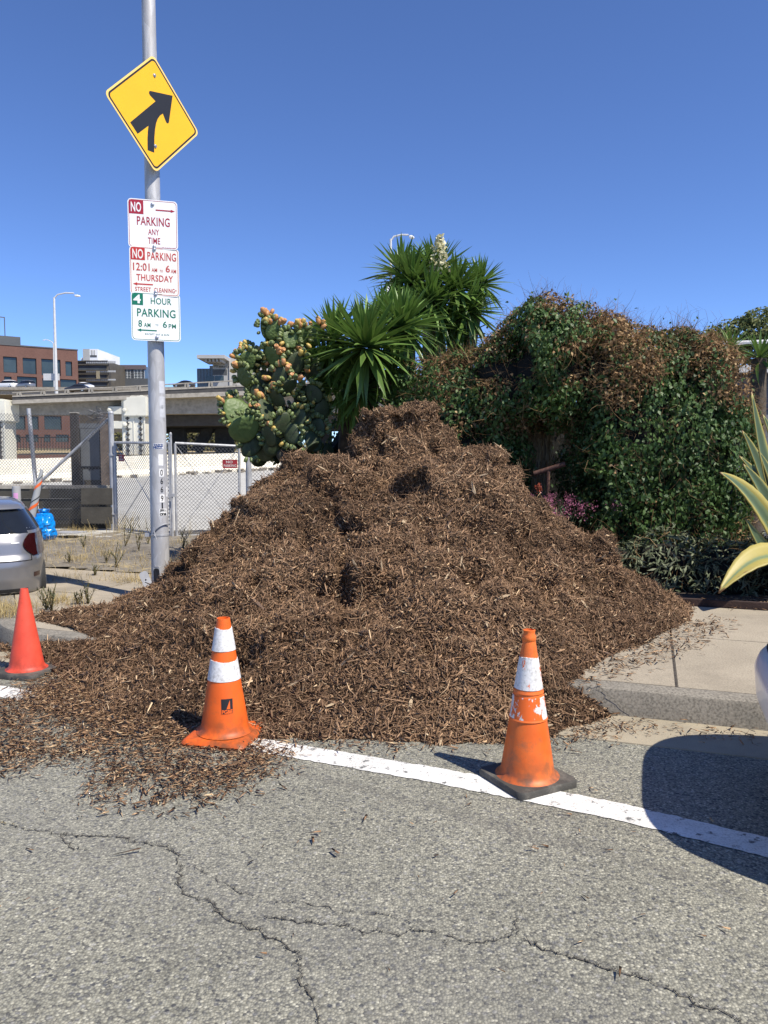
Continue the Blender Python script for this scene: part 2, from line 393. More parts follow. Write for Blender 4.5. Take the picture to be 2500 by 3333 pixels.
# cracks: narrow dark ribbons with ragged edges, from the photograph's crack lines
CRK = sm('crack_dirt', (.10, .092, .076), 0.95, var=0.6, scale=60)
CRKG = sm('crack_straw', (.30, .24, .12), 0.95, var=0.4, scale=60)
CRQ = []
def crack(pts, w):
    P = [gnd(x, y) for x, y in pts]; Q = []
    for a, b in zip(P[:-1], P[1:]):
        n = max(2, int((b - a).length / 0.018))
        for i in range(n):
            q = a.lerp(b, i / n); Q.append(q + Vector((random.gauss(0, .006), random.gauss(0, .006), 0)))
    Q.append(P[-1]); mb = MB(); vs = []; fs = []
    for i, q in enumerate(Q):
        d = (Q[min(i + 1, len(Q) - 1)] - Q[max(i - 1, 0)]).normalized(); s = Vector((-d.y, d.x, 0))
        ww = w * .42 * random.choice((.3, .7, 1, 1.2)) * random.uniform(.4, 1.25) * min(1, (i + 1) / 6, (len(Q) - i) / 6)
        vs += [q + s * ww * .5 + Vector((0, 0, .004)), q - s * ww * .5 + Vector((0, 0, .004))]
        if i: fs.append((2 * i - 2, 2 * i - 1, 2 * i + 1, 2 * i))
    mb.add(vs, fs); CRQ.extend((tuple(q), w) for q in Q); return mb.build('crack', CRK, road)
def cpx(l): return [(x * 1.507, 2600 + y * 1.507) for x, y in l]
for l, w in [([(0, 52), (50, 66), (100, 72), (130, 78), (140, 92), (160, 108), (185, 112)], .011), ([(130, 78), (200, 82), (270, 84), (285, 92), (330, 100), (360, 104), (385, 122), (390, 145), (386, 190), (410, 212), (455, 222), (480, 255), (520, 270), (570, 300), (620, 312), (645, 345), (650, 400), (680, 440), (688, 486)], .017),
             ([(365, 100), (370, 88), (400, 70)], .008), ([(390, 145), (430, 150), (470, 180), (520, 205), (560, 214)], .009), ([(600, 225), (650, 225), (700, 235), (730, 245), (770, 245), (830, 252), (890, 270)], .008),
             ([(560, 255), (660, 268), (720, 272), (790, 290), (850, 292), (910, 285), (970, 298), (1020, 316), (1070, 308), (1110, 290), (1116, 268), (1108, 262)], .013),
             ([(1112, 292), (1160, 322), (1200, 335), (1260, 350), (1300, 368), (1370, 385), (1440, 410), (1500, 440), (1570, 465), (1600, 486), (1640, 500)], .016), ([(970, 298), (968, 330)], .006), ([(1120, 262), (1135, 240), (1138, 225)], .006)]:
    crack(cpx(l), w)

# white edge line
wl_c = [gnd(-500, 2160), gnd(0, 2250), gnd(420, 2340), gnd(829, 2424), gnd(1400, 2521), gnd(2000, 2640), gnd(2500, 2760), gnd(3400, 3010)]
mb = MB(); Q = []
for a, b in zip(wl_c[:-1], wl_c[1:]):
    n = max(2, int((b - a).length / 0.03)); Q += [a.lerp(b, i / n) for i in range(n)]
vs = []; fs = []
for i, q in enumerate(Q):
    d = (Q[min(i + 3, len(Q) - 1)] - Q[max(i - 3, 0)]).normalized(); s = Vector((-d.y, d.x, 0))
    e1, e2 = .088 + random.gauss(0, .003), .088 + random.gauss(0, .003)
    vs += [q + s * e1 + Vector((0, 0, .004)), q - s * e2 + Vector((0, 0, .004))]
    if i: fs.append((2 * i - 2, 2 * i - 1, 2 * i + 1, 2 * i))
mb.add(vs, fs); tag(mb.build('edge_line', MT['paint']), kind='structure')

# pavement slabs, clipped at the corner
def clip(poly, p, n):
    out = []
    for i in range(len(poly)):
        a, b = Vector(poly[i]), Vector(poly[(i + 1) % len(poly)]); da, db = (a - p).dot(n), (b - p).dot(n)
        if da >= 0: out.append(a)
        if (da >= 0) != (db >= 0): out.append(a.lerp(b, da / (da - db)))
    return out
def clip_kerb(poly, inset):
    for p, n in zip(path[4:], KN[4:]):
        poly = clip(poly, p + n * inset, n)
        if len(poly) < 3: return []
    return poly
walk = MB(); walk.prism([st(-9, .17), st(7.4, .17), st(7.4, 3.0), st(-9, 3.0)][::-1] if False else [Vector(p) for p in clip_kerb([Vector(st(-9, .165)), Vector(st(9, .165)), Vector(st(9, 3.0)), Vector(st(-9, 3.0))], .16)], .02, .142)
walk = tag(walk.build('sidewalk', MT['concrete']), kind='structure')
sj = [0.4 + 1.92 * k for k in range(-5, 5)]
for i in range(len(sj) - 1):
    for t0, t1 in ((.176, 1.62), (1.626, 2.98)):
        a, b = sj[i] + .004, sj[i + 1] - .008
        poly = clip_kerb([Vector(st(a, t0)), Vector(st(b, t0)), Vector(st(b, t1)), Vector(st(a, t1))], .18)
        if len(poly) < 3: continue
        ar = sum(poly[k].x * poly[(k + 1) % len(poly)].y - poly[(k + 1) % len(poly)].x * poly[k].y for k in range(len(poly)))
        if ar < 0: poly = poly[::-1]
        m2 = MB(); dz = random.uniform(-.002, .003); m2.prism(poly, .13, KH + dz)
        m2.build('concrete_slab', MT['concrete'], walk, bevel=.004)
# slab joints filled with dirt, kerb crack
mb = MB(); mb.quad((*st(.408, .18), .1655), (*st(.392, .18), .1655), (*st(.392, 1.6), .1655), (*st(.408, 1.6), .1655)); mb.build('joint_dirt', sm('joint_dirt', (.05, .042, .034), .95, var=.5, scale=40), walk)
ks, kc = [], []
for i in range(16):
    f = i / 15; o, z = (0.055 + (1 - f) * .1, KH + .003) if f < .25 else (.04 - .05 * f, KH * (1 - (f - .25) / .75) + .004)
    s0 = .95 + .35 * -f + random.gauss(0, .012); kc.append((*st(s0, o - .006), z)); 
mb = MB(); mb.tube(kc, .0011, 4); mb.build('crack', CRK, kerb)

# dry verge, planting soil, open lot behind the gate
mat_verge = NT('verge_soil'); v = mat_verge.coord(); n1 = mat_verge.noise(v, 1.2, 7, .7); n2 = mat_verge.noise(v, 14, 5, .7)
vc = mat_verge.ramp(n1, [(.3, (.13, .115, .095)), (.5, (.20, .18, .15)), (.72, (.31, .27, .205))]); vc = mat_verge.mix(1.0, vc, mat_verge.ramp(n2, [(.3, .65), (.7, 1.25)]), 'MULTIPLY')
vc = mat_verge.mix(mat_verge.ramp(mat_verge.noise(v, 3.2, 6, .7), [(.55, 0.0), (.68, .8)]), vc, (.42, .33, .17))
MT['verge'] = mat_verge.out(vc, .95, 0, mat_verge.bump(n2, .6, .03), .2)
P = clip_kerb([Vector(st(-1.0, 3.0)), Vector(st(14, 3.0)), Vector((-10, 15.6)), Vector((0.5, 15.6)), Vector(st(-1.0, 9))], .17)
gx = []
mb = MB()
xs = np.linspace(-9, 1.5, 80); ys = np.linspace(6, 15.6, 76)
XX, YY = np.meshgrid(xs, ys); PP = np.stack([XX.ravel(), YY.ravel(), 0 * XX.ravel()], 1)
ZZ = .145 + .05 * (vn(PP, 1.3, 3) - .5) + .03 * (vn(PP, 4, 5) - .5) + .02 * (vn(PP, 9, 6) - .5)
inside = np.ones(len(PP), bool)
for q, n in list(zip(path[4:], KN[4:])) + [(Vector(st(0, 2.96)), KV)]:
    inside &= ((PP[:, 0] - q.x) * n.x + (PP[:, 1] - q.y) * n.y) > .12
edge = (PP[:, 0] - K0.x) * KV.x + (PP[:, 1] - K0.y) * KV.y
ZZ = np.where(edge < 3.25, .15 + (ZZ - .15) * .3, ZZ); PP[:, 2] = ZZ
nx = len(xs); F = np.array([(j * nx + i, j * nx + i + 1, (j + 1) * nx + i + 1, (j + 1) * nx + i) for j in range(len(ys) - 1) for i in range(nx - 1)])
F = F[inside[F].all(axis=1)]
tag(link('dry_verge', np_mesh('dry_verge', PP, F, MT['verge'], smooth=True)), kind='structure')
def verge_z(x, y): return .15
mb = MB(); mb.quad((*st(.5, 3.0), .16), (*st(-9, 3.0), .16), (14, 22, .16), (-1.6, 22, .16)); mb.quad((*st(.5, 3.0), .16), (-1.6, 22, .16), (-1.6, 9, .14), (*st(3.3, 3.0), .14))
tag(mb.build('planting_bed', sm('garden_soil', (.055, .042, .032), .95, var=.5, scale=8, bump=.6, bscale=30)), kind='structure')
def lot_z(y): return .10 + .0245 * (y - 13)
mb = MB(); mb.quad((-30, 15.6, lot_z(15.6)), (-1.6, 13.6, lot_z(13.6)), (10, 60, lot_z(60)), (-60, 60, lot_z(60)))
tag(mb.build('concrete_lot', MT['lot']), kind='structure')

# ------------------------------------------------------------------ the mulch pile
ctrl = [(-3.3, 6.8, .13), (-2.85, 6.25, .10), (-2.5, 5.75, .05), (-2.2, 5.3, .0), (-1.75, 4.70, .0), (-1.15, 4.38, .0), (-.5, 4.24, .0), (.1, 4.18, .0), (.55, 4.17, .0), (.95, 4.30, .0), (1.2, 4.55, .02), (1.18, 4.82, .16), (1.5, 5.28, .16), (1.98, 5.78, .16), (2.65, 6.6, .16), (2.9, 7.3, .16), (2.6, 8.2, .16), (1.6, 9.1, .16), (.5, 9.55, .16), (-.8, 9.5, .16), (-1.8, 9.0, .16), (-2.6, 8.0, .16), (-2.95, 7.3, .14),
    (.1, 8.5, 1.66), (-.35, 8.4, 1.60), (.55, 8.4, 1.66), (0.1, 8.0, 1.62), (-.45, 7.95, 1.56), (.6, 7.9, 1.64), (.95, 7.75, 1.68), (1.18, 7.6, 1.60), (1.31, 7.5, 1.32), (1.42, 7.35, 1.02), (1.3, 8.2, 1.2), (-.9, 7.9, 1.47), (-1.2, 7.7, 1.12), (-1.7, 7.5, .88), (-1.95, 7.3, .60), (-2.35, 7.05, .27), (-2.4, 7.5, .27), (-2.7, 6.8, .22), (1.56, 7.05, .95), (1.98, 6.95, .93), (2.2, 6.85, .70), (2.45, 6.8, .36), (1.9, 7.9, .6),
    (.1, 4.8, .26), (.1, 5.4, .52), (.1, 6.2, .86), (.1, 7.0, 1.24), (-1.5, 5.5, .30), (-1.5, 6.4, .62), (-2.2, 6.2, .24), (-.8, 5.0, .28), (-.8, 5.8, .60), (-.8, 6.8, 1.02), (.8, 4.95, .30), (.9, 5.8, .66), (1.0, 6.7, 1.06), (1.55, 6.3, .58), (1.55, 5.85, .34), (2.1, 6.4, .38)]
outer = [(-3.8, 6.6), (-3.0, 5.4), (-2.2, 4.6), (-1.2, 4.0), (0, 3.85), (1.1, 3.9), (1.8, 4.7), (2.5, 5.7), (3.2, 6.6), (3.5, 7.6), (2.6, 9), (.8, 10.2), (-1.2, 10.1), (-2.6, 9.0), (-3.5, 8.0)]
CP = np.array(ctrl + [(x, y, -.16) for x, y in outer])
def tps_phi(r2): return np.where(r2 > 1e-12, r2 * np.log(np.maximum(r2, 1e-12)), 0)
def tps_fit(P):
    n = len(P); d2 = ((P[:, None, :2] - P[None, :, :2]) ** 2).sum(-1)
    A = np.zeros((n + 3, n + 3)); A[:n, :n] = tps_phi(d2) + np.eye(n) * .004; A[:n, n] = 1; A[:n, n + 1:] = P[:, :2]; A[n, :n] = 1; A[n + 1:, :n] = P[:, :2].T
    return np.linalg.solve(A, np.concatenate([P[:, 2], np.zeros(3)]))
TW = tps_fit(CP)
def tps(XY):
    d2 = ((XY[:, None, :] - CP[None, :, :2]) ** 2).sum(-1); n = len(CP)
    return tps_phi(d2) @ TW[:n] + TW[n] + XY @ TW[n + 1:]
gxs = np.arange(-3.7, 3.3, .028); gys = np.arange(4.0, 10.0, .028)
GX, GY = np.meshgrid(gxs, gys); XY = np.stack([GX.ravel(), GY.ravel()], 1)
z0 = np.concatenate([tps(c) for c in np.array_split(XY, 20)])
rb = (np.abs((XY[:, 0] - .10 - .12 * (vn(P0_ := np.column_stack([XY, z0]), 2.2, 81) - .5)) / .62) ** 3 + np.abs((XY[:, 1] - 8.45) / .48) ** 3) ** (1 / 3)
z0 = z0 + .44 * sstep(1.05, .74, rb) * (1 - .10 * (XY[:, 0] < -.1))
def ground_h(XY):
    s_, t_ = (XY[:, 0] - K0.x) * KU.x + (XY[:, 1] - K0.y) * KU.y, (XY[:, 0] - K0.x) * KV.x + (XY[:, 1] - K0.y) * KV.y
    w = t_ > 0.02
    for q, n in zip(path[4:], KN[4:]): w &= ((XY[:, 0] - q.x) * n.x + (XY[:, 1] - q.y) * n.y) > .02
    return np.where(w, KH, 0.0)
GH = ground_h(XY); hgt = np.clip(z0 - GH, 0, None)
P3 = np.column_stack([XY, z0])
nxm = len(gxs)
def grid_normals(P):
    G = P.reshape(len(gys), nxm, 3); du = np.gradient(G, axis=1); dv = np.gradient(G, axis=0); return unit(np.cross(du, dv).reshape(-1, 3))
N0 = grid_normals(P3)
amp = sstep(0.02, .5, hgt)
W = P3 + .25 * np.column_stack([vn(P3, 1.7, 31), vn(P3, 1.7, 32), vn(P3, 1.7, 33)])
disp = .13 * (sstep(.40, .58, vn(W, 1.25, 11)) - .5) + .11 * (sstep(.42, .55, vn(W, 2.3, 12)) - .5) + .075 * (sstep(.44, .58, vn(W * np.array([1, 1, 1.6]), 4.2, 13)) - .5) + .04 * (sstep(.44, .58, vn(W, 8.0, 18)) - .5) + .045 * (vn(P3, 9, 14) - .5) + .03 * (vn(P3, 22, 15) - .5)
pit = sstep(.70, .80, vn(P3, 3.1, 21)); disp = disp - .13 * pit - .07 * sstep(.72, .8, vn(P3, 6.3, 22))
nd = N0.copy(); nd[:, 2] *= .7; nd = unit(nd)
P3 = P3 + nd * (disp * (.15 + .85 * amp))[:, None]
P3[:, 2] += .025 * (1 - amp) * (vn(P3, 7, 17) - .35)
FM = np.array([(j * nxm + i, j * nxm + i + 1, (j + 1) * nxm + i + 1, (j + 1) * nxm + i) for j in range(len(gys) - 1) for i in range(nxm - 1)])
keep = (P3[:, 2] > GH - .03) & (hgt > 0.0)
FM = FM[keep[FM].any(axis=1)]
used = np.zeros(len(P3), bool); used[FM.ravel()] = True; remap = np.cumsum(used) - 1
MV = P3[used]; FM = remap[FM]; MH = hgt[used]
t = NT('mulch_bed'); v = t.coord(); n = t.noise(v, 45, 6, .7); 
MT['mulch_bed'] = t.out(t.ramp(n, [(.3, (.025, .016, .010)), (.55, (.09, .058, .035)), (.75, (.19, .125, .075))]), .95, 0, t.bump(n, 1.0, .03), .15)
CHIP = [(0.0, (.038, .022, .013)), (.3, (.138, .082, .048)), (.6, (.305, .188, .111)), (.82, (.465, .30, .178)), (.93, (.63, .44, .262)), (1.0, (.76, .58, .37))]
MT['chip'] = tintmat('wood_chip', CHIP, .85, .2)
ML = Vector((0, 7, 0)); ORG_m = np.array(ML)
pile = thing('mulch_pile', 'big heap of shredded brown wood mulch spilling over sidewalk, kerb and road', 'mulch pile', ML)
core = link('heap', np_mesh('heap', MV - ORG_m, FM, MT['mulch_bed'], smooth=True), pile)
# surface samples
def face_sample(V, F, n, wfun=None):
    a, b, c_, d = (V[F[:, k]] for k in range(4)); cr = np.cross(c_ - a, d - b); ar = np.linalg.norm(cr, axis=1) * .5
    w = ar if wfun is None else ar * wfun
    idx = rng.choice(len(F), n, p=w / w.sum()); u, v_ = rng.random(n)[:, None], rng.random(n)[:, None]
    p = (a[idx] * (1 - u) + b[idx] * u) * (1 - v_) + (d[idx] * (1 - u) + c_[idx] * u) * v_
    return p, unit(cr[idx]), idx
def splinters(P, N, L, W, tilt, tint, org, lift=.3, two=None):
    """stretched tetrahedra: wood splinters with real thickness"""
    n = len(P); r = rng.normal(size=(n, 3)); d = unit(r - N * (r * N).sum(1, keepdims=True))
    d = unit(d + N * (rng.normal(size=(n, 1)) * tilt)); s = unit(np.cross(N, d)); u = np.cross(d, s)
    ph = rng.uniform(-.6, 1.2, (n, 1)); s2 = s * np.cos(ph) + u * np.sin(ph); s1 = s * np.cos(ph * .5) - u * np.sin(ph * .5)
    c = P + N * (W * lift)[:, None] + np.abs((d * N).sum(1))[:, None] * N * (L * .35)[:, None] - org
    L2 = (d * (L / 2)[:, None]); w1 = s1 * (W / 2)[:, None]; w2 = s2 * (W * rng.uniform(.25, .9, n) / 2)[:, None]
    V = np.stack([c - L2 - w1, c - L2 + w1, c + L2 - w2, c + L2 + w2], 1).reshape(-1, 3)
    b = (np.arange(n) * 4)[:, None]
    F = np.concatenate([b + np.array([[0, 1, 2]]), b + np.array([[1, 3, 2]]), b + np.array([[0, 2, 3]]), b + np.array([[0, 3, 1]])])
    return V, F, np.repeat(tint, 4)
def strands(P, N, L, W, tint, org, curl=.5, tilt=.4):
    """curved three-sided fibres, four sections"""
    n = len(P); r = rng.normal(size=(n, 3)); d = unit(r - N * (r * N).sum(1, keepdims=True)); d = unit(d + N * (rng.normal(size=(n, 1)) * tilt))
    s = unit(np.cross(N, d)); u = np.cross(d, s); k = rng.normal(size=n) * curl; k2 = rng.normal(size=n) * curl * .5
    Vs = []
    for i, f in enumerate((-.5, -.17, .17, .5)):
        c = P - org + N * (.004 + .3 * W)[:, None] + d * (L * f)[:, None] + s * (L * k * (f * f - .1))[:, None] + u * (L * k2 * (f * f - .05) + np.abs((d * N).sum(1)) * L * .3)[:, None]
        ww = (W * (.45 if i in (0, 3) else 1.0) * .5)[:, None]
        for q in range(3): Vs.append(c + (s * math.cos(q * 2.094) + u * math.sin(q * 2.094) * .6) * ww)
    V = np.stack(Vs, 1).reshape(-1, 3); b = (np.arange(n) * 12)[:, None]; Fs = []
    for i in range(3):
        for q in range(3):
            a_, b_, c_, d_ = i * 3 + q, i * 3 + (q + 1) % 3, (i + 1) * 3 + (q + 1) % 3, (i + 1) * 3 + q
            Fs += [b + np.array([[a_, b_, c_]]), b + np.array([[a_, c_, d_]])]
    return V, np.concatenate(Fs), np.repeat(tint, 12)
def join(parts):
    V, F, T, o = [], [], [], 0
    for v_, f_, t_ in parts: V.append(v_); F.append(f_ + o); T.append(t_); o += len(v_)
    return np.concatenate(V), np.concatenate(F), np.concatenate(T)
cen = MV[FM].mean(1); vis = np.where(cen[:, 1] > 8.9, .25, 1.0) * np.where(cen[:, 2] < -.005, 0, 1) * np.clip(7.0 / cen[:, 1], .8, 1.7)
def tints(n, P, lo=0.12, hi=.78):
    z = rng.beta(1.8, 2.2, n) * (hi - lo) + lo + .34 * (vn(P, 1.6, 51) - .5) + .20 * (vn(P, 5, 52) - .5)
    sp = rng.random(n) < .045; z = np.where(sp, rng.uniform(.85, 1.0, n), z); return np.clip(z, 0, 1)
NCH = 200000
p, nn, ix = face_sample(MV, FM, NCH, vis)
L = np.exp(rng.normal(-3.55, .48, NCH)); Wd = np.clip(L * rng.uniform(.09, .30, NCH), .0022, .013)
A1 = splinters(p, nn, L, Wd, .55, tints(NCH, p), ORG_m)
n2_ = 52000
p, nn, ix = face_sample(MV, FM, n2_, vis)
A2 = strands(p, nn, np.exp(rng.normal(-2.85, .42, n2_)), rng.uniform(.0022, .0058, n2_), tints(n2_, p, .2, .85), ORG_m)
n3_ = 1600
p, nn, ix = face_sample(MV, FM, n3_, vis)
A3 = strands(p, nn, rng.uniform(.12, .28, n3_), rng.uniform(.004, .008, n3_), tints(n3_, p, .3, .9), ORG_m, .35, .15)
V, F, T = join([A1, A2, A3])
chips = link('wood_chips', np_mesh('wood_chips', V, F, MT['chip'], tint=T), pile); chips['kind'] = 'stuff'
# the 300 largest pieces, one object each, sharing six meshes
MT['bigchip'] = sm('split_wood', (.40, .30, .185), .85, var=.3, scale=30, bump=.3, bscale=120)
MT['bigchip_d'] = sm('bark_strip', (.17, .11, .075), .9, var=.35, scale=30, bump=.5, bscale=100)
CM = []
for k in range(6):
    mb = MB(); n = 5; L0 = 1.0; prof = [.25, .8, 1.0, .85, .3]
    for i in range(n):
        f = i / (n - 1) - .5; w = .5 * prof[i] * random.uniform(.8, 1.15) * .17; b = .09 * (f * f) * random.choice((-1, 1)) + random.gauss(0, .008); th = .03 * prof[i] + .008
        mb.v += [(f, -w + b, 0), (f, w + b, .01), (f, w * .8 + b, th), (f, -w * .8 + b, th * random.uniform(.7, 1.1))]
    for i in range(n - 1):
        for q in range(4): mb.f.append((i * 4 + q, i * 4 + (q + 1) % 4, i * 4 + 4 + (q + 1) % 4, i * 4 + 4 + q))
    mb.f += [(3, 2, 1, 0), (16, 17, 18, 19)]
    CM.append(mb.mesh('wood_chip', MT['bigchip'] if k < 4 else MT['bigchip_d']))
def place_chip(p, n, L, parent, name='wood_chip', flat=False):
    n = Vector(n); q = n.to_track_quat('Z', 'Y') @ Euler((random.gauss(0, .15), random.gauss(0, .12 if flat else .25), random.uniform(0, 6.28))).to_quaternion()
    o = link(name, random.choice(CM), parent); o.matrix_local = Matrix.LocRotScale(Vector(p), q, Vector((L, L * random.uniform(.6, 1.3), L * random.uniform(.7, 1.2))))
    return o
vis2 = vis * (cen[:, 1] < 8.3)
p, nn, ix = face_sample(MV, FM, 300, vis2)
for i in range(300): place_chip(p[i] - ORG_m + nn[i] * .006, nn[i], float(np.exp(rng.normal(-2.25, .3))), pile)
# loose chips on the road, gutter and pavement
def in_poly(pts, X, Y):
    c = np.zeros(len(X), bool); j = len(pts) - 1
    for i in range(len(pts)):
        (x1, y1), (x2, y2) = pts[i], pts[j]
        if y1 != y2: c ^= ((y1 > Y) != (y2 > Y)) & (X < (x2 - x1) * (Y - y1) / (y2 - y1) + x1)
        j = i
    return c
def scatter(polys, n, z=.006, zfun=None, seed=3, thr=.45):
    out = []; r = np.random.default_rng(seed)
    for pl, wgt in polys:
        W_ = [gnd(x * D, y * D, 0.0 if zfun is None else KH) for x, y in pl]; W2 = [(q.x, q.y) for q in W_]
        A_ = np.array(W2); N_ = int(n * wgt * 14); X = r.uniform(A_[:, 0].min(), A_[:, 0].max(), N_); Y = r.uniform(A_[:, 1].min(), A_[:, 1].max(), N_)
        q = np.column_stack([X, Y, 0 * X]); d = .6 * vn(q, 2.2, 71) + .4 * vn(q, 6, 72)
        ok = in_poly(W2, X, Y) & (d > thr + r.uniform(-.16, .16, N_))
        q = q[ok][:int(n * wgt)]; q[:, :2] += r.normal(size=(len(q), 2)) * .07; q[:, 2] = z + (0 if zfun is None else KH) + r.random(len(q)) ** 3 * .015; out.append(q)
    return np.concatenate(out)
thick = scatter([([(-120, 1520), (50, 1512), (90, 1470), (160, 1440), (300, 1500), (430, 1590), (540, 1600), (600, 1625), (420, 1635), (250, 1632), (120, 1640), (-120, 1650)], 1.0)], 10000, thr=.38)
patch = scatter([([(205, 1660), (330, 1640), (470, 1625), (600, 1618), (560, 1660), (480, 1690), (400, 1725), (330, 1740), (215, 1745)], 1.0)], 1700, seed=5, thr=.40)
sparse = scatter([([(-120, 1640), (250, 1630), (640, 1625), (560, 1690), (400, 1760), (120, 1720), (-120, 1680)], 1.0), ([(560, 1600), (1300, 1570), (1320, 1600), (1180, 1625), (900, 1625), (640, 1615)], .5), ([(-100, 1400), (160, 1400), (260, 1480), (-100, 1500)], .5)], 1500, seed=6, thr=.5)
side = scatter([([(1180, 1500), (1500, 1310), (1560, 1290), (1600, 1300), (1530, 1390), (1420, 1430), (1300, 1480)], 1.0), ([(1500, 1300), (1659, 1290), (1700, 1310), (1500, 1330)], .3)], 1000, zfun=1, seed=8, thr=.52)
line_cover = scatter([([(75, 1485), (200, 1512), (420, 1575), (430, 1612), (200, 1570), (70, 1515)], 1.0)], 5200, seed=12, thr=.15)
stray = scatter([([(0, 1680), (900, 1660), (1500, 1720), (1600, 2100), (0, 2150)], 1.0)], 70, seed=14, thr=.2)
gutt = scatter([([(1240, 1590), (1300, 1560), (1659, 1590), (1659, 1600), (1400, 1585)], 1.0)], 260, z=.012, seed=9, thr=.3)
MT['drychip'] = tintmat('dry_chip', [(0, (.09, .05, .028)), (.35, (.25, .145, .08)), (.7, (.45, .28, .155)), (1, (.72, .54, .32))], .85, .2)
for nm, pts, lab, ln in (('scattered_mulch', np.concatenate([thick, patch, sparse, gutt, line_cover, stray]), 'loose mulch splinters strewn over the asphalt at the foot of the heap', -3.55), ('scattered_mulch', side, 'stray mulch chips littering the sidewalk slabs right of the heap', -3.35)):
    n = len(pts); N_ = unit(np.column_stack([rng.normal(size=n) * .12, rng.normal(size=n) * .12, np.ones(n)])); L = np.exp(rng.normal(ln, .45, n)); 
    V, F, T = splinters(pts, N_, L, np.clip(L * rng.uniform(.1, .3, n), .003, .012), .12, np.clip(rng.beta(1.5, 1.8, n), 0, 1), np.zeros(3), lift=.35)
    tag(link(nm, np_mesh(nm, V, F, MT['drychip'], tint=T)), lab, 'mulch', kind='stuff')
# grit and straw lodged in the cracks
cq = np.array([q for q, w in CRQ]); cw = np.array([w for q, w in CRQ]); kk = rng.choice(len(cq), 1100, p=(cw ** 1.5) / (cw ** 1.5).sum()); gp = cq[kk] + np.column_stack([rng.normal(size=len(kk)) * .005, rng.normal(size=len(kk)) * .005, np.full(len(kk), .005)])
N_ = unit(np.column_stack([rng.normal(size=len(gp)) * .3, rng.normal(size=len(gp)) * .3, np.ones(len(gp))])); L = rng.uniform(.003, .009, len(gp)); hot = vn(gp, 2.4, 5) > .74; L = np.where(hot, L * 1.8, L); tn = np.where(hot, rng.uniform(.4, .9, len(gp)), rng.uniform(0, .35, len(gp)))
V, F, T = splinters(gp, N_, L, np.clip(L * .5, .002, .007), .3, tn, np.zeros(3), lift=.3)
g_ = link('crack_grit', np_mesh('crack_grit', V, F, tintmat('crack_grit', [(0, (.06, .056, .048)), (.4, (.16, .15, .125)), (1, (.50, .40, .20))], .9, .2), tint=T), road); g_['kind'] = 'stuff'
# ------------------------------------------------------------------ lettering
def text_geo(s, size, sx=1.0, bold=0.0, align='LEFT', space=1.0):
    cu = bpy.data.curves.new('t', 'FONT'); cu.body = s; cu.size = size; cu.align_x = align; cu.offset = bold; cu.space_character = space; cu.resolution_u = 3
    o = bpy.data.objects.new('t', cu); C.objects.link(o)
    dg = bpy.context.evaluated_depsgraph_get(); me = bpy.data.meshes.new_from_object(o.evaluated_get(dg))
    vs = [(v.co.x * sx, v.co.y) for v in me.vertices]; fs = [tuple(p.vertices) for p in me.polygons]
    bpy.data.objects.remove(o); bpy.data.curves.remove(cu); bpy.data.meshes.remove(me)
    return vs, fs
def fit_text(s, x0, x1, y0, y1, bold=0.0, space=1.0):
    """lettering filling the rectangle x0..x1, y0..y1 (capital height)"""
    vs, fs = text_geo(s, 1.0, 1.0, bold, 'LEFT', space)
    ax, bx = min(v[0] for v in vs), max(v[0] for v in vs); ay, by = min(v[1] for v in vs), max(v[1] for v in vs)
    return [(x0 + (v[0] - ax) / (bx - ax) * (x1 - x0), y0 + (v[1] - ay) / (by - ay) * (y1 - y0)) for v in vs], fs
def rrect(w, h, r, n=6, cx=0, cy=0):
    out = []
    for qx, qy, a in ((1, 1, 0), (-1, 1, 90), (-1, -1, 180), (1, -1, 270)):
        for i in range(n + 1):
            t = R(a + 90 * i / n); out.append((cx + qx * (w / 2 - r) + r * math.cos(t), cy + qy * (h / 2 - r) + r * math.sin(t)))
    return out
class Flat:
    """flat sheets in a sign's own plane: local x right, z up, facing -y"""
    def __init__(s, root): s.root = root
    def poly(s, name, pts, mat, lift):
        mb = MB(); mb.add([(x, -lift, z) for x, z in pts], [tuple(range(len(pts)))]); return mb.build(name, mat, s.root, world=False)
    def tri(s, name, vs, fs, mat, lift, parent=None):
        mb = MB(); mb.add([(x, -lift, z) for x, z in vs], fs); return mb.build(name, mat, parent or s.root, world=False)
    def plate(s, name, pts, mat, th=.003):
        n = len(pts); mb = MB(); mb.add([(x, 0, z) for x, z in pts] + [(x, th, z) for x, z in pts], [tuple(range(n)), tuple(reversed(range(n, 2 * n)))] + [((i + 1) % n, i, n + i, n + (i + 1) % n) for i in range(n)])
        return mb.build(name, mat, s.root, world=False)
    def ring(s, name, outer, inner, mat, lift):
        n = len(outer); mb = MB(); mb.add([(x, -lift, z) for x, z in outer] + [(x, -lift, z) for x, z in inner], [(i, (i + 1) % n, n + (i + 1) % n, n + i) for i in range(n)])
        return mb.build(name, mat, s.root, world=False)
    def text(s, str_, x0, x1, y0, y1, mat, lift=.0016, bold=0.0, space=1.05):
        vs, fs = fit_text(str_, x0, x1, y0, y1, bold, space); return s.tri('lettering', vs, fs, mat, lift)
    def bolt(s, x, z, r=.012):
        mb = MB(); mb.lathe([(r * 1.5, 0), (r * 1.5, .003), (r, .004), (r, .011), (r * .6, .013)], 10)
        mb.v = [(x + a, -b - .001 - 0 * c, z + c) for a, c, b in [(v[0], v[1], v[2]) for v in mb.v]]
        return mb.build('bolt', MT['steel'], s.root, world=False, smooth=True)

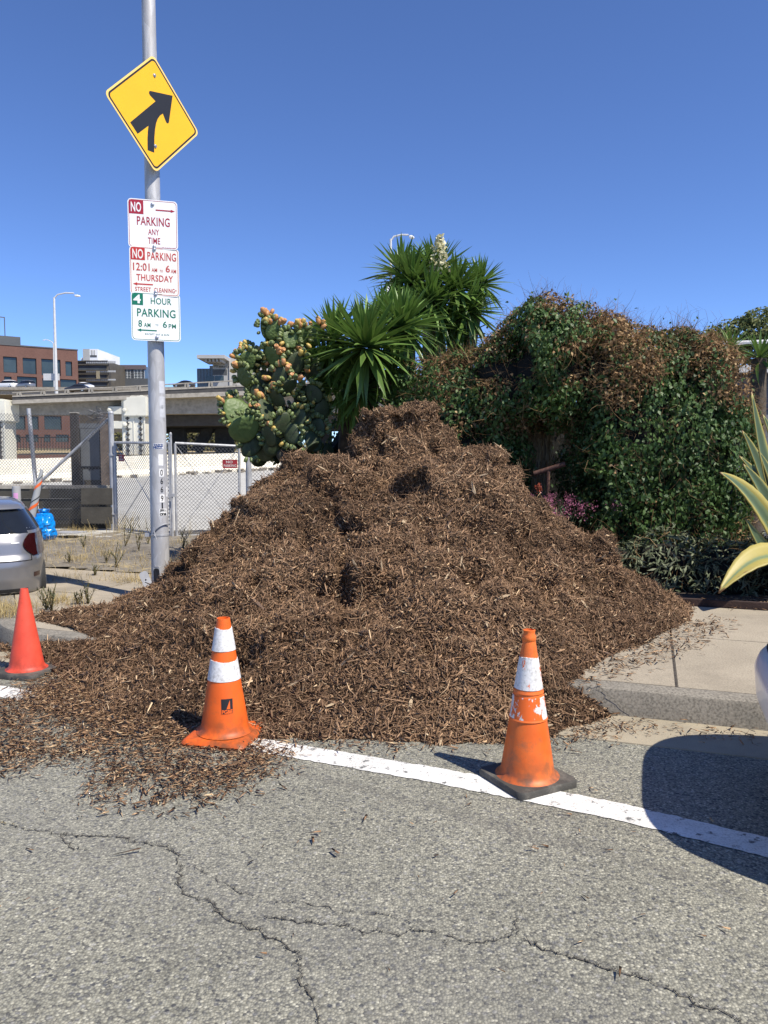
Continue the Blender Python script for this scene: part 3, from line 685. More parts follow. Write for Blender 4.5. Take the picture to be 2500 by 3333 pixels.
# ------------------------------------------------------------------ street pole
PX, PY = -2.235, 7.62
pole = thing('lamp_post', 'tall grey tapered steel pole carrying four signs beside the mulch heap', 'pole', (PX, PY, .15))
def pr(z): return .091 - .0048 * z                       # pole radius at height z above ground
mb = MB(); mb.lathe([(pr(z - .15), z - .15) for z in np.linspace(.16, 9.5, 40)], 32); mb.build('shaft', MT['pole'], pole, world=False, smooth=True)
mb = MB(); mb.lathe([(.17, 0), (.17, .025), (.15, .03), (.1, .05)], 24); mb.build('base_flange', MT['pole'], pole, world=False, smooth=True)
CAMA = math.atan2(-PY, -PX)                              # direction from the pole towards the photographer
def wrap(vs2, fs, z0, ang, eps, name, mat, parent=pole, rf=pr):
    mb = MB(); out = []
    for x, y in vs2:
        z = z0 + y; r = rf(z) + eps; a = ang + x / r; out.append((r * math.cos(a), r * math.sin(a), z))
    mb.add(out, fs); return mb.build(name, mat, parent, world=False)
def rectgrid(x0, x1, y0, y1, n=6):
    vs = [(x0 + (x1 - x0) * i / n, y) for y in (y0, y1) for i in range(n + 1)]; return vs, [(i, i + 1, n + 2 + i, n + 1 + i) for i in range(n)]
def pz(py): return at(540, py, PY).z - .15
s_ = 7.62 / 2500
AL = CAMA + .35
for ch, ya, yb, stk in (('0', 1535, 1545, 1), ('6', 1565, 1575, 0), ('6', 1593, 1602, 0), ('9', 1620, 1628, 1), ('1', 1642, 1650, 0)):
    pass
for ch, yc, stk in (('0', 1538, 1), ('6', 1565, 0), ('6', 1592, 0), ('9', 1621, 1), ('1', 1644, 0)):
    z = pz(yc)
    if stk: wrap(*rectgrid(-.025, .025, -.04, .04), z, AL, .0012, 'number_plate', MT['sticker'])
    vs, fs = fit_text(ch, -.013 if ch != '1' else -.007, .013 if ch != '1' else .007, -.03, .03, .012); wrap(vs, fs, z, AL, .0022, 'numeral', MT['black'])
wrap(*rectgrid(-.038, .042, -.036, .036), pz(1666), AL + .08, .0012, 'sticker', MT['sticker'])
for s2, y0, y1 in (('JBLL', .003, .032), ('one', -.032, -.005)):
    vs, fs = fit_text(s2, -.034, .036, y0, y1, .03, .9); wrap(vs, fs, pz(1666), AL + .08, .0022, 'lettering', MT['black'])
wrap(*rectgrid(-.05, .05, -.028, .028), pz(1453), CAMA + .05, .0012, 'sticker', MT['sticker'])
for k, (y0, y1) in enumerate(((-.024, .0), (.0, .024))):
    vs, fs = fit_text('ZAZCE' if k else 'NEZOZ', -.048, .046, y0, y1, .05, .85); wrap(vs, fs, pz(1453), CAMA + .05, .0022, 'graffiti_tag', MT['blue_ink'])
wrap(*rectgrid(-.03, .02, -.055, .055), pz(1497), AL, .0012, 'torn_sticker', MT['sticker'])
wrap(*rectgrid(-.016, .016, -.05, .05), pz(1600), AL + .75, .0012, 'torn_sticker', MT['sticker'])
wrap(*rectgrid(-.02, .012, -.05, .04), pz(1622), AL - .45, .001, 'torn_sticker', MT['pole'])
for y in (1262, 1312, 1340): wrap(*rectgrid(-.03, .035, -.06, .06), pz(y), AL + .3, .001, 'faded_sticker', sm('faded_sticker', (.52, .53, .55), .5, var=.1, scale=20))
# steel loop, clamp, hand hole with its cover hanging open
mb = MB(); z = pz(1722); pts = []
for i in range(17):
    f = i / 16; a = CAMA - .95 + f * 1.95; pts.append(((pr(z) + .012) * math.cos(a), (pr(z) + .012) * math.sin(a), z - .055 + .11 * math.sin(f * math.pi * .62)))
mb.tube(pts, .006, 6); q = Vector(pts[3]); mb.tube([Vector(pts[0]), q + Vector((0, -.01, -.03)), q + Vector((.03, -.03, -.07)), q + Vector((.01, -.03, .01))], .006, 6)
mb.build('cable_loop', MT['galv'], pole, world=False, smooth=True)
mb = MB(); mb.lathe([(pr(z) + .001, 0), (pr(z) + .004, .0), (pr(z) + .004, .018), (pr(z) + .001, .018)], 24, (0, 0, z - .065)); mb.box((-.115, -.02, z - .055), (.05, .03, .035)); mb.build('strap_clamp', MT['galv'], pole, world=False)
hz = pz(1868); ha = CAMA - .42
for nm, w, hgt, e, m_ in (('hand_hole_rim', .042, .088, .010, MT['pole']), ('hand_hole', .03, .07, .0115, MT['black'])):
    mb = MB(); o = []; pl = rrect(2 * w, 2 * hgt, .025, 4)
    for d_ in (e, .0): o += [((pr(hz) + d_) * math.cos(ha + x / .1), (pr(hz) + d_) * math.sin(ha + x / .1), hz + y) for x, y in pl]
    n = len(pl); mb.add(o, [tuple(range(n))] + [((i + 1) % n, i, n + i, n + (i + 1) % n) for i in range(n)]); mb.build(nm, m_, pole, world=False)
mb = MB(); pl = rrect(.085, .17, .03, 5); Mx = Matrix.Translation((-.115, -.11, hz - .04)) @ Euler((0, R(-22), 0)).to_matrix().to_4x4() @ Matrix.Rotation(R(20), 4, 'Z')
n = len(pl); mb.add([Mx @ Vector((x, 0, y)) for x, y in pl] + [Mx @ Vector((x, .008, y)) for x, y in pl], [tuple(range(n)), tuple(reversed(range(n, 2 * n)))] + [((i + 1) % n, i, n + i, n + (i + 1) % n) for i in range(n)])
hc = mb.build('hand_hole_cover', MT['galv'], pole, world=False)
mb = MB(); c_ = Mx @ Vector((0, -.003, 0)); mb.box(c_, (.012, .006, .012)); mb.build('screw_hole', MT['black'], hc, world=False)
mb = MB()                                               # mast arm and luminaire above the frame
mb.tube([(0, 0, 9.4), (.3, -.1, 9.75), (1.0, -.35, 9.95), (2.0, -.7, 10.0)], .035, 8); mb.build('mast_arm', MT['pole'], pole, world=False, smooth=True)
mb = MB(); mb.box((2.25, -.78, 10.0), (.6, .2, .1), R(-19)); mb.build('luminaire', MT['pole'], pole, world=False, bevel=.02)

# ------------------------------------------------------------------ signs on the pole
def sign_root(name, label, cat, px, py, yaw, dY=.11):
    c = at(px, py, PY - dY); return thing(name, label, cat, c, yaw)
# yellow merge sign: local x to the right, z up, facing -y; yaw turns it
ws = sign_root('warning_sign', 'yellow diamond sign with black merging arrow high on the grey pole', 'warning sign', 503, 371, R(54), .12)
fl = Flat(ws); SD = .762
def diamond(side, r):
    return [((x - y) * .70710678, (x + y) * .70710678) for x, y in rrect(side, side, r, 6)]
fl.plate('panel', diamond(SD, .048), MT['yellow_edge'], .003)
fl.ring('border', diamond(SD - .034, .042), diamond(SD - .064, .034), MT['black'], .0016)
fl.poly('face', diamond(SD - .034, .042), MT['yellow'], .0008)
# arrow outline measured on the rectified sign (u right, v up, half diagonal = 1)
A_, B_, C_, D_ = (798, 215), (108, 775), (1460, 1280), (845, 1875)          # top, left, right, bottom in the zoomed photo
ctr = np.array([(A_[0] + D_[0]) / 2, (A_[1] + D_[1]) / 2])
src = np.array([A_, B_, D_, C_], float); dst = np.array([(0, 1), (-1, 0), (0, -1), (1, 0)], float)
Mh = []
for (x, y), (u, v) in zip(src, dst): Mh += [[x, y, 1, 0, 0, 0, -u * x, -u * y], [0, 0, 0, x, y, 1, -v * x, -v * y]]
h8 = np.linalg.solve(np.array(Mh), dst.ravel()); Hm = np.append(h8, 1).reshape(3, 3)
HD = SD * .7071
def rect(x, y): q = Hm @ np.array([x, y, 1.0]); return (q[0] / q[2] * HD, q[1] / q[2] * HD)
arrow = [(1075, 772), (1026, 1150), (1015, 1165), (995, 1160), (980, 1135), (938, 1030), (900, 1058), (868, 1105), (845, 1170), (830, 1260), (822, 1370), (820, 1590), (725, 1558), (722, 1400), (727, 1290), (735, 1212), (582, 1335), (475, 1178), (833, 862), (755, 785), (740, 755), (742, 730), (760, 722)]
bm = bmesh.new(); f_ = bm.faces.new([bm.verts.new((*[rect(x, y)[0], -.0018, rect(x, y)[1]],)) for x, y in arrow]); f_.normal_update(); bmesh.ops.triangulate(bm, faces=[f_])
me = bpy.data.meshes.new('arrow'); bm.to_mesh(me); bm.free(); me.materials.append(MT['black']); link('arrow', me, ws)
for x, y in ((815, 503), (835, 1495)): fl.bolt(*rect(x, y), .011)
mb = MB(); mb.box((0, .04, .2), (.06, .07, .04)); mb.box((0, .04, -.2), (.06, .07, .04)); mb.build('bracket', MT['galv'], ws, world=False)

SW = .455
def sq_sign(label, px, py, yaw, face, ink, name='parking_sign'):
    r = sign_root(name, label, 'parking sign', px, py, yaw, .115); f = Flat(r); h = SW / 2
    f.plate('panel', rrect(SW, SW, .035), face, .003)
    f.ring('border', rrect(SW - .018, SW - .018, .030), rrect(SW - .026, SW - .026, .027), ink, .001)
    mb = MB(); mb.box((0, .045, h - .05), (.16, .012, .03)); mb.box((0, .045, -h + .05), (.16, .012, .03)); mb.box((0, .025, 0), (.03, .035, .38)); mb.build('bracket', MT['galv'], r, world=False)
    return r, f
# px in the zoomed sign crop -> sign plane
def smap(ox, oy, sx, sy):
    return lambda x, y: ((x - ox) / sx * SW - SW / 2, SW / 2 - (y - oy) / sy * SW)
# 1 crimson
r1, f1 = sq_sign('white sign in crimson reading no parking any time, topmost of the square three', 498, 730, R(15), MT['white'], MT['crimson'])
W_ = SW
def box_t(f, x0, x1, y0, y1, mat, s, tmat=None, bold=.01, lift=.0016, space=1.05): f.text(s, (x0 - .5) * W_, (x1 - .5) * W_, (.5 - y1) * W_, (.5 - y0) * W_, mat, lift, bold, space)
def block(f, x0, x1, y0, y1, mat): f.poly('colour_block', [((x - .5) * W_, (.5 - y) * W_) for x, y in ((x0, y1), (x1, y1), (x1, y0), (x0, y0))], mat, .0009)
def arrow_r(f, x0, x1, y, mat, w=.013, head=.032):
    s = 1 if x1 > x0 else -1; L_ = [(x0, -w), (x1 - s * .085, -w), (x1 - s * .085, -head), (x1, 0), (x1 - s * .085, head), (x1 - s * .085, w), (x0, w)]
    p = [((x - .5) * W_, (.5 - y) * W_ + d * W_) for x, d in L_]; f.poly('arrow', p if s > 0 else p[::-1], mat, .0016)
block(f1, .03, .315, .03, .31, MT['crimson']); box_t(f1, .065, .27, .07, .27, MT['white'], 'NO', bold=.02, lift=.002)
arrow_r(f1, .56, .95, .205, MT['crimson']); box_t(f1, .18, .84, .355, .535, MT['crimson'], 'PARKING', bold=.012)
box_t(f1, .40, .62, .60, .72, MT['crimson'], 'ANY', bold=.008); box_t(f1, .39, .64, .775, .905, MT['crimson'], 'TIME', bold=.008); box_t(f1, .68, .94, .955, .97, MT['crimson'], 'DP 10/14 CITY OAK', bold=0)
f1.bolt(.0, .183); f1.bolt(.008, -.212)
r2, f2 = sq_sign('white street cleaning sign in red with Thursday hours, middle of the square three', 503.5, 884, R(17), MT['white_b'], MT['red'])
block(f2, .03, .31, .03, .28, MT['red']); box_t(f2, .06, .275, .055, .255, MT['white_b'], 'NO', bold=.02, lift=.002)
box_t(f2, .36, .94, .10, .265, MT['red'], 'PARKING', bold=.01); box_t(f2, .07, .40, .34, .50, MT['red'], '12:01', bold=.012); box_t(f2, .44, .55, .43, .51, MT['red'], 'AM', bold=.005)
box_t(f2, .605, .665, .455, .505, MT['red'], 'TO', bold=0); box_t(f2, .725, .81, .355, .50, MT['red'], '6', bold=.012); box_t(f2, .83, .935, .43, .51, MT['red'], 'AM', bold=.005)
box_t(f2, .13, .87, .57, .705, MT['red'], 'THURSDAY', bold=.01); arrow_r(f2, .46, .06, .775, MT['red'], .013, .034); box_t(f2, .10, .42, .835, .925, MT['red'], 'STREET', bold=.006); box_t(f2, .48, .90, .835, .925, MT['red'], 'CLEANING', bold=.006)
f2.poly('dot', [(.425 * W_ + .006 * math.cos(i * .7854), -.37 * W_ + .006 * math.sin(i * .7854)) for i in range(8)], MT['red'], .0016)
f2.bolt(.0, .207); f2.bolt(.006, -.195)
r3, f3 = sq_sign('white sign in green reading four hour parking, lowest of the square three', 508, 1032, R(19), MT['white'], MT['green'])
block(f3, .03, .245, .03, .27, MT['green']); box_t(f3, .05, .20, .055, .235, MT['white'], '4', bold=.03, lift=.002); box_t(f3, .40, .82, .10, .235, MT['green'], 'HOUR', bold=.01)
box_t(f3, .12, .90, .335, .505, MT['green'], 'PARKING', bold=.012); box_t(f3, .14, .215, .58, .72, MT['green'], '8', bold=.012); box_t(f3, .25, .385, .63, .72, MT['green'], 'AM', bold=.008)
box_t(f3, .485, .545, .645, .685, MT['green'], 'TO', bold=0); box_t(f3, .635, .72, .58, .715, MT['green'], '6', bold=.012); box_t(f3, .755, .905, .63, .72, MT['green'], 'PM', bold=.008)
arrow_r(f3, .51, .11, .785, MT['green'], .013, .034); box_t(f3, .27, .76, .845, .88, MT['green'], 'EXCEPT SAT & SUN', bold=0); f3.bolt(.0, .212); f3.bolt(.004, -.195)

# ------------------------------------------------------------------ traffic cones
ORANGE = (.78, .135, .018)
MT['cone_a'] = mat_cone('orange_vinyl', ORANGE, (.22, .11, .06), (.84, .19, .035))
MT['cone_b'] = mat_cone('bright_orange_vinyl', (.80, .125, .012), (.35, .10, .03), (.82, .14, .015))
MT['cone_r'] = mat_cone('faded_red_vinyl', (.74, .075, .038), (.45, .06, .03), (.82, .10, .055))
MT['collar'] = mat_worn_white('white_collar', (.62, .60, .56), .78)
MT['collar_worn'] = mat_worn_white('worn_white_collar', ORANGE, .53)
def cone(label, p, yaw, Hc, mat, basemat, collars, rbase, rtop, base, cmat=None, thick=.03, flare=False):
    r = thing('traffic_cone', label, 'traffic cone', (p.x, p.y, p.z), yaw, 'traffic cones around the heap')
    pl = rrect(base, base, base * .11, 5); n = len(pl); mb = MB()
    levels = [(1.0, 0), (1.0, thick * .75), (.97, thick)] if not flare else [(1.02, 0), (1.04, thick * .45), (.98, thick * .8), (.9, thick)]
    vs = []; fs = []
    for k, (f, z) in enumerate(levels):
        wv = [(x * f, y * f, z + (.006 * math.sin(3 * math.atan2(y, x)) if flare and z else 0)) for x, y in pl]; vs += wv
        if k: fs += [((k - 1) * n + i, (k - 1) * n + (i + 1) % n, k * n + (i + 1) % n, k * n + i) for i in range(n)]
    fs += [tuple(reversed(range(n))), tuple((len(levels) - 1) * n + i for i in range(n))]
    mb.add(vs, fs); mb.build('base', basemat, r, world=False, smooth=True)
    def rf(z): f = (z - thick) / (Hc - thick); return rbase + (rtop - rbase) * f
    zs = [thick, thick + .012, thick + .03] + list(np.linspace(thick + .06, Hc - .012, 24)) + [Hc]
    prof = [(rf(z) + (.022 if z == thick else .006 if z == thick + .012 else 0), z) for z in zs] + [(rtop - .006, Hc), (rtop - .008, Hc - .10)]
    if collars:
        pass
    mb = MB(); mb.lathe(prof, 40, cap=False); mb.build('body', mat, r, world=False, smooth=True)
    for z0, z1 in collars:
        mb = MB(); m = 40; zz = [(rf(z0) - .001, z0), (rf(z0) + .003, z0 + .001)] + [(rf(z0 + (z1 - z0) * k / 5) + .003, z0 + (z1 - z0) * k / 5) for k in range(1, 5)] + [(rf(z1) + .003, z1 - .001), (rf(z1) - .001, z1)]
        mb.lathe(zz, m, cap=False)
        mb.v = [(x, y, z + (random.gauss(0, .0012) + .004 * math.sin(2 * math.atan2(y, x)) if z > z1 - .002 else 0)) for x, y, z in mb.v]
        mb.build('reflective_collar', cmat, r, world=False, smooth=True)
    return r, rf
pR = gnd(1716, 2540); pM = gnd(733, 2400); pL = gnd(88, 2190)
c1, rfc1 = cone('orange cone with two peeling white bands and black base on the white line', pR, R(28), .705, MT['cone_a'], MT['rubber'], [(.47, .625)], .135, .031, .36, MT['collar_worn'], .035)
mb = MB(); zz = [(rfc1(.33) - .001, .33)] + [(rfc1(.33 + .105 * k / 6) + .003, .33 + .105 * k / 6) for k in range(7)] + [(rfc1(.435) - .001, .435)]; mb.lathe(zz, 40, cap=False); mb.build('reflective_collar', mat_worn_white('badly_worn_collar', ORANGE, .485), c1, world=False, smooth=True)
mb = MB(); mb.lathe([(.030, .70), (.034, .705), (.034, .725), (.027, .738), (.030, .755), (.024, .757), (.02, .70)], 20, cap=False); mb.build('top_collar', MT['cone_a'], c1, world=False, smooth=True)
mb = MB(); mb.lathe([(rfc1(.32) + .0, .318), (rfc1(.32) + .005, .322), (rfc1(.33) + .003, .33)], 36, cap=False); mb.build('moulded_step', MT['cone_a'], c1, world=False, smooth=True); mb = MB(); mb.lathe([(rfc1(.45), .448), (rfc1(.45) + .004, .452), (rfc1(.47) + .003, .466)], 36, cap=False); mb.build('moulded_step', MT['cone_a'], c1, world=False, smooth=True)
c2, rfc2 = cone('orange utility cone with clean white bands and orange base at the heap toe', pM, R(-12), .69, MT['cone_b'], MT['cone_b'], [(.345, .455), (.51, .635)], .138, .036, .37, MT['collar'], .045, True)
ang = math.atan2(-pM.y, -pM.x) - R(-12) + .12
def on_cone(vs, fs, z0, eps, name, mat): return wrap(vs, fs, z0, ang, eps, name, mat, c2, rfc2)
vs, fs = rectgrid(-.032, .032, .0, .055); on_cone(vs, fs, .20, .0012, 'logo_block', MT['black'])
vs = [(-.004, 0.0), (.016, .0), (.016, .048)]; on_cone(vs, [(0, 1, 2)], .20, .0022, 'logo_sail', MT['cone_b'])
vs, fs = rectgrid(-.032, .032, -.026, .0); on_cone(vs, fs, .20, .0012, 'logo_block', MT['black'])
vs, fs = fit_text('PG&E', -.030, .030, -.025, -.003, .045, .9); on_cone(vs, fs, .20, .0022, 'lettering', MT['cone_b'])
c3, _ = cone('plain red cone without bands on a dark base by the corner kerb', pL, R(-14), .63, MT['cone_r'], MT['rubber'], [], .125, .026, .38, None, .038)

# ------------------------------------------------------------------ cars: stacked rounded outlines, panels laid on the same surface
def lerp_tab(tab, z):
    for (z0, *a), (z1, *b) in zip(tab[:-1], tab[1:]):
        if z <= z1:
            f = 0 if z1 == z0 else max(0, (z - z0) / (z1 - z0)); f = f; return [x + (y - x) * f for x, y in zip(a, b)]
    return list(tab[-1][1:])
class Car:
    """tab rows: z, rear x (negative), front x, half width, corner exponent; local +x = heading"""
    def __init__(s, name, label, loc, heading, tab, group=None):
        s.tab = tab; s.r = thing(name, label, 'car', loc, heading, group)
    def pt(s, a, z, off=0.0):
        xr, xf, w, n = lerp_tab(s.tab, z); ca, sa = math.cos(a), math.sin(a)
        cx = (xr + xf) / 2; lx = (xf - xr) / 2
        f = lambda c: math.copysign(abs(c) ** (2 / n), c)
        x, y = cx + lx * f(ca), w * f(sa)
        if off:
            nx, ny = math.copysign(abs(ca) ** (2 - 2 / n), ca) / lx, math.copysign(abs(sa) ** (2 - 2 / n), sa) / w; l = math.hypot(nx, ny) or 1; x += nx / l * off; y += ny / l * off
        return (x, y, z)
    def rear(s, u, z, off=.0):                         # u = lateral -1 (right side) .. 1 on the tail
        xr, xf, w, n = lerp_tab(s.tab, z); cx = (xr + xf) / 2; lx = (xf - xr) / 2
        k = max(0.0, 1 - abs(u) ** n) ** (1 / n); x, y = cx - lx * k, w * u
        nx, ny = -(k ** (n - 1)) / lx, math.copysign(abs(u) ** (n - 1), u) / w; l = math.hypot(nx, ny) or 1
        return (x + nx / l * off, y + ny / l * off, z)
    def shell(s, z0, z1, nz, mat, name='body', na=72):
        mb = MB(); zs = np.linspace(z0, z1, nz)
        for z in zs:
            for k in range(na): mb.v.append(s.pt(2 * math.pi * k / na, z))
        mb.f = [(j * na + k, j * na + (k + 1) % na, (j + 1) * na + (k + 1) % na, (j + 1) * na + k) for j in range(nz - 1) for k in range(na)]
        mb.f += [tuple(reversed(range(na))), tuple((nz - 1) * na + k for k in range(na))]
        return mb.build(name, mat, s.r, world=False, smooth='all')
    def patch(s, pts_rows, mat, name, off=.006, parent=None):
        """rows of (u, z) on the tail"""
        mb = MB(); m = len(pts_rows[0])
        for row in pts_rows: mb.v += [s.rear(u, z, off) for u, z in row]
        mb.f = [(i * m + k, i * m + k + 1, (i + 1) * m + k + 1, (i + 1) * m + k) for i in range(len(pts_rows) - 1) for k in range(m - 1)]
        return mb.build(name, mat, parent or s.r, world=False, smooth='all')
    def band(s, a0, a1, z0, z1, mat, name, off=.006, na=16, nz=4):
        mb = MB(); m = na + 1
        for j in range(nz + 1):
            z = z0 + (z1 - z0) * j / nz; mb.v += [s.pt(a0 + (a1 - a0) * k / na, z, off) for k in range(m)]
        mb.f = [(i * m + k, i * m + k + 1, (i + 1) * m + k + 1, (i + 1) * m + k) for i in range(nz) for k in range(na)]
        return mb.build(name, mat, s.r, world=False, smooth='all')
    def wheels(s, xs, w, rad, wd=.2):
        for x in xs:
            for sd in (-1, 1):
                y = sd * (w - wd / 2); mb = MB(); pr_ = [(rad * .62, -wd / 2), (rad * .95, -wd / 2), (rad, -wd * .36), (rad, wd * .36), (rad * .95, wd / 2), (rad * .62, wd / 2)]
                mb.lathe(pr_, 24); mb.v = [(x + a, y + c, rad + b) for a, b, c in mb.v]; t_ = mb.build('wheel', MT['tyre'], s.r, world=False, smooth=True)
                mb = MB(); mb.lathe([(rad * .6, -.01), (rad * .6, .01), (rad * .2, .02)], 16); mb.v = [(x + a, y + sd * wd * .47 + c * sd, rad + b) for a, b, c in mb.v]; mb.build('rim', MT['steel'], t_, world=False, smooth=True)
MT['tyre'] = sm('tyre_rubber', (.018, .018, .018), .85, var=.3)
def paint(name, col, metal=0.0, rough=.3): return sm(name, col, rough, metal, var=.03, scale=2, **{'Coat Weight': .6, 'Coat Roughness': .06})
MT['silver'] = paint('silver_paint', (.25, .25, .26), .6, .35); MT['white_p'] = paint('white_paint', (.80, .80, .80)); MT['dark_p'] = paint('dark_paint', (.03, .03, .035))
MT['glass'] = sm('tinted_glass', (.012, .014, .017), .06, var=.1, spec=.6); MT['seam'] = sm('panel_gap', (.006, .006, .006), .8)
MT['tail'] = sm('tail_lamp', (.024, .004, .005), .1, var=.2, spec=.6); MT['plastic'] = sm('black_plastic', (.02, .02, .021), .6)

hd = math.atan2(.893, -.45)
tabS = [(.20, -1.86, 1.9, .80, 7), (.24, -1.93, 1.95, .83, 6), (.42, -1.99, 2.0, .846, 5.5), (.60, -2.0, 2.0, .85, 5.5), (.68, -1.985, 1.95, .85, 5.5), (.74, -1.945, 1.9, .846, 5.5), (.90, -1.915, 1.8, .83, 5.5), (1.02, -1.87, 1.3, .81, 5.5), (1.08, -1.83, 1.15, .79, 5.5), (1.25, -1.70, .75, .70, 5), (1.36, -1.62, .45, .64, 5), (1.40, -1.56, .2, .60, 4.5), (1.445, -1.2, -.1, .50, 3.5)]
rear_right = Vector((-3.50, 7.95)); hv, rv = Vector((-.45, .893)).normalized(), Vector((.893, .45)).normalized()
cs = rear_right + hv * 1.98 * .88 - rv * .85 * .88
silver = Car('parked_car', 'silver hatchback seen from behind, parked at the left edge', (cs.x, cs.y, 0), hd, tabS)
silver.r.scale = (.88, .88, .775)
silver.shell(.22, 1.445, 46, MT['silver'])
def uz(u0, u1, z0, z1, nu=10, nz=5, f=None):
    return [[(u0 + (u1 - u0) * k / nu, z0 + (z1 - z0) * j / nz) for k in range(nu + 1)] for j in range(nz + 1)]
silver.patch([[(u, z) for u in np.linspace(-.80 + .1 * (z - 1.02), .80 - .1 * (z - 1.02), 16)] for z in np.linspace(1.03, 1.33, 7)], MT['glass'], 'rear_window', .006)
silver.patch(uz(-.86, .86, 1.345, 1.40, 14, 3), MT['silver'], 'roof_spoiler', .05)
for sd in (-1, 1):
    rows = [[(sd * u, z) for u in np.linspace(.80 - .10 * math.sin((z - .74) / .28 * math.pi), .992, 9)] for z in np.linspace(.73, 1.02, 9)]
    if sd > 0: rows = [r_[::-1] for r_ in rows]
    tl = silver.patch(rows, MT['tail'], 'tail_light', .014)
    silver.patch([[(sd * u, z) for u in (np.linspace(.86, .96, 5) if sd < 0 else np.linspace(.96, .86, 5))] for z in np.linspace(.86, .95, 4)], sm('lamp_ring', (.03, .012, .012), .1, spec=.8), 'lamp_lens', .018, tl)
for row in ([(u, .665) for u in np.linspace(-.80, .80, 20)],):
    silver.patch([[(u, z) for u, z in row], [(u, z + .012 + .0 * u) for u, z in row]], MT['seam'], 'hatch_gap', .003)
for sd in (-1, 1):
    pts = [(sd * (.80 - .0 * k), .67 + .06 * k / 3) for k in range(4)]; rows = [[(u, z), (u + .012, z)] for u, z in pts]; silver.patch(rows, MT['seam'], 'hatch_gap', .003)
silver.patch(uz(-.30, .30, .72, .88, 8, 3), MT['seam'], 'plate_recess', .002); silver.patch(uz(-.24, .24, .73, .85, 6, 2), MT['white'], 'number_plate', .006)
silver.patch(uz(-.36, .36, .885, .925, 8, 2), MT['silver'], 'hatch_handle', .03)
silver.patch(uz(-.66, -.56, .90, .918, 4, 1), MT['steel'], 'badge', .006)
silver.patch(uz(-.75, .75, .20, .30, 12, 3), MT['plastic'], 'bumper_valance', .004)
silver.patch(uz(-.90, -.82, .44, .50, 3, 2), MT['tail'], 'reflector', .004); silver.patch(uz(.82, .90, .44, .50, 3, 2), MT['tail'], 'reflector', .004)
for a0, a1 in ((R(25), R(150)), (R(210), R(335))): silver.band(a0, a1, 1.06, 1.33, MT['glass'], 'side_window', .004)
silver.wheels((-1.28, 1.25), .84, .30)

# white car at the right edge: only the bulge of its tail reaches into the picture
wh = math.atan2(-KU.y, -KU.x)
hvw, rvw = Vector((-KU.x, -KU.y)), Vector((-KU.y, KU.x))      # heading, right-hand side
tabW = [(.24, -2.10, 2.2, .80, 6), (.30, -2.20, 2.25, .86, 5), (.45, -2.285, 2.3, .90, 4.2), (.60, -2.30, 2.3, .905, 4.0), (.66, -2.275, 2.3, .905, 4), (.70, -2.215, 2.25, .90, 4), (.80, -2.225, 2.2, .90, 4), (.90, -2.20, 2.1, .89, 4), (1.0, -2.12, 1.6, .87, 4), (1.06, -2.0, 1.3, .83, 4), (1.2, -1.75, .9, .75, 4), (1.36, -1.35, .5, .66, 4), (1.44, -1.0, .2, .58, 3.5)]
WC_BASE = Vector(st(.10, -.25 - .9))                     # middle of the tail
wc_ = WC_BASE + hvw * 2.30
wcar = Car('parked_car', 'white car whose tail just enters at the right edge, casting the big shadow', (wc_.x, wc_.y, 0), wh, tabW)
wcar.shell(.25, 1.44, 46, MT['white_p'], na=96)
wcar.patch(uz(-.7, .7, 1.05, 1.36, 12, 5), MT['glass'], 'rear_window', .006)
for sd in (-1, 1):
    wcar.patch([[(sd * u, z) for u in (np.linspace(.66, .99, 8) if sd < 0 else np.linspace(.99, .66, 8))] for z in np.linspace(.74, .92, 5)], MT['tail'], 'tail_light', .006)
wcar.patch([[(u, z) for u in np.linspace(-.93, .93, 20)] for z in (.685, .70)], MT['seam'], 'bumper_gap', .012)
wcar.patch(uz(-.8, .8, .25, .33, 12, 2), MT['plastic'], 'bumper_valance', .004); wcar.patch(uz(-.28, .28, .74, .86, 6, 2), MT['white'], 'number_plate', .006)
for a0, a1 in ((R(25), R(150)), (R(210), R(335))): wcar.band(a0, a1, 1.05, 1.33, MT['glass'], 'side_window', .004)
wcar.wheels((-1.35, 1.4), .88, .33)
# ------------------------------------------------------------------ chain-link gates and fences
class Quad:
    def __init__(s, a0, a1, z00, z01, z10, z11):
        s.a0, s.a1 = Vector(a0), Vector(a1); s.z = (z00, z01, z10, z11); s.W = (s.a1 - s.a0).length; s.H = ((z01 - z00) + (z11 - z10)) / 2
    def P(s, u, v):
        f = u / s.W; g = v / s.H; p = s.a0.lerp(s.a1, f); z0 = s.z[0] + (s.z[2] - s.z[0]) * f; z1 = s.z[1] + (s.z[3] - s.z[1]) * f
        return Vector((p.x, p.y, z0 + (z1 - z0) * g))
MT['wire'] = sm('chain_wire', (.16, .16, .165), .5, .5, var=.15)
def fabric(q, parent, sp=.068, r=.0036, top=.03):
    mb = MB(); n = int((q.W + q.H) / sp) + 1
    for k in range(n):
        c = k * sp
        for sgn in (1, -1):
            v0 = max(0.0, c - q.W); v1 = min(q.H + top, c)
            if v1 - v0 < .02: continue
            u0, u1 = c - v0, c - v1
            if sgn < 0: u0, u1 = q.W - u0, q.W - u1
            a, b = q.P(u0, v0), q.P(u1, v1); mb.tube([a, b], r, 3, False)
    o = mb.build('chain_link_mesh', MT['wire'], parent); o['kind'] = 'stuff'; return o
def post(a, z0, z1, r, parent, name='post'):
    mb = MB(); mb.lathe([(r, z0), (r, z1), (r * 1.12, z1), (r * 1.12, z1 + .02), (r * .8, z1 + .045), (r * .2, z1 + .055)], 12, (a[0], a[1], 0)); return mb.build(name, MT['galv'], parent, smooth=True)
def rail(a, b, r, parent, name='rail'):
    mb = MB(); mb.tube([a, b], r, 8); return mb.build(name, MT['galv'], parent, smooth=True)
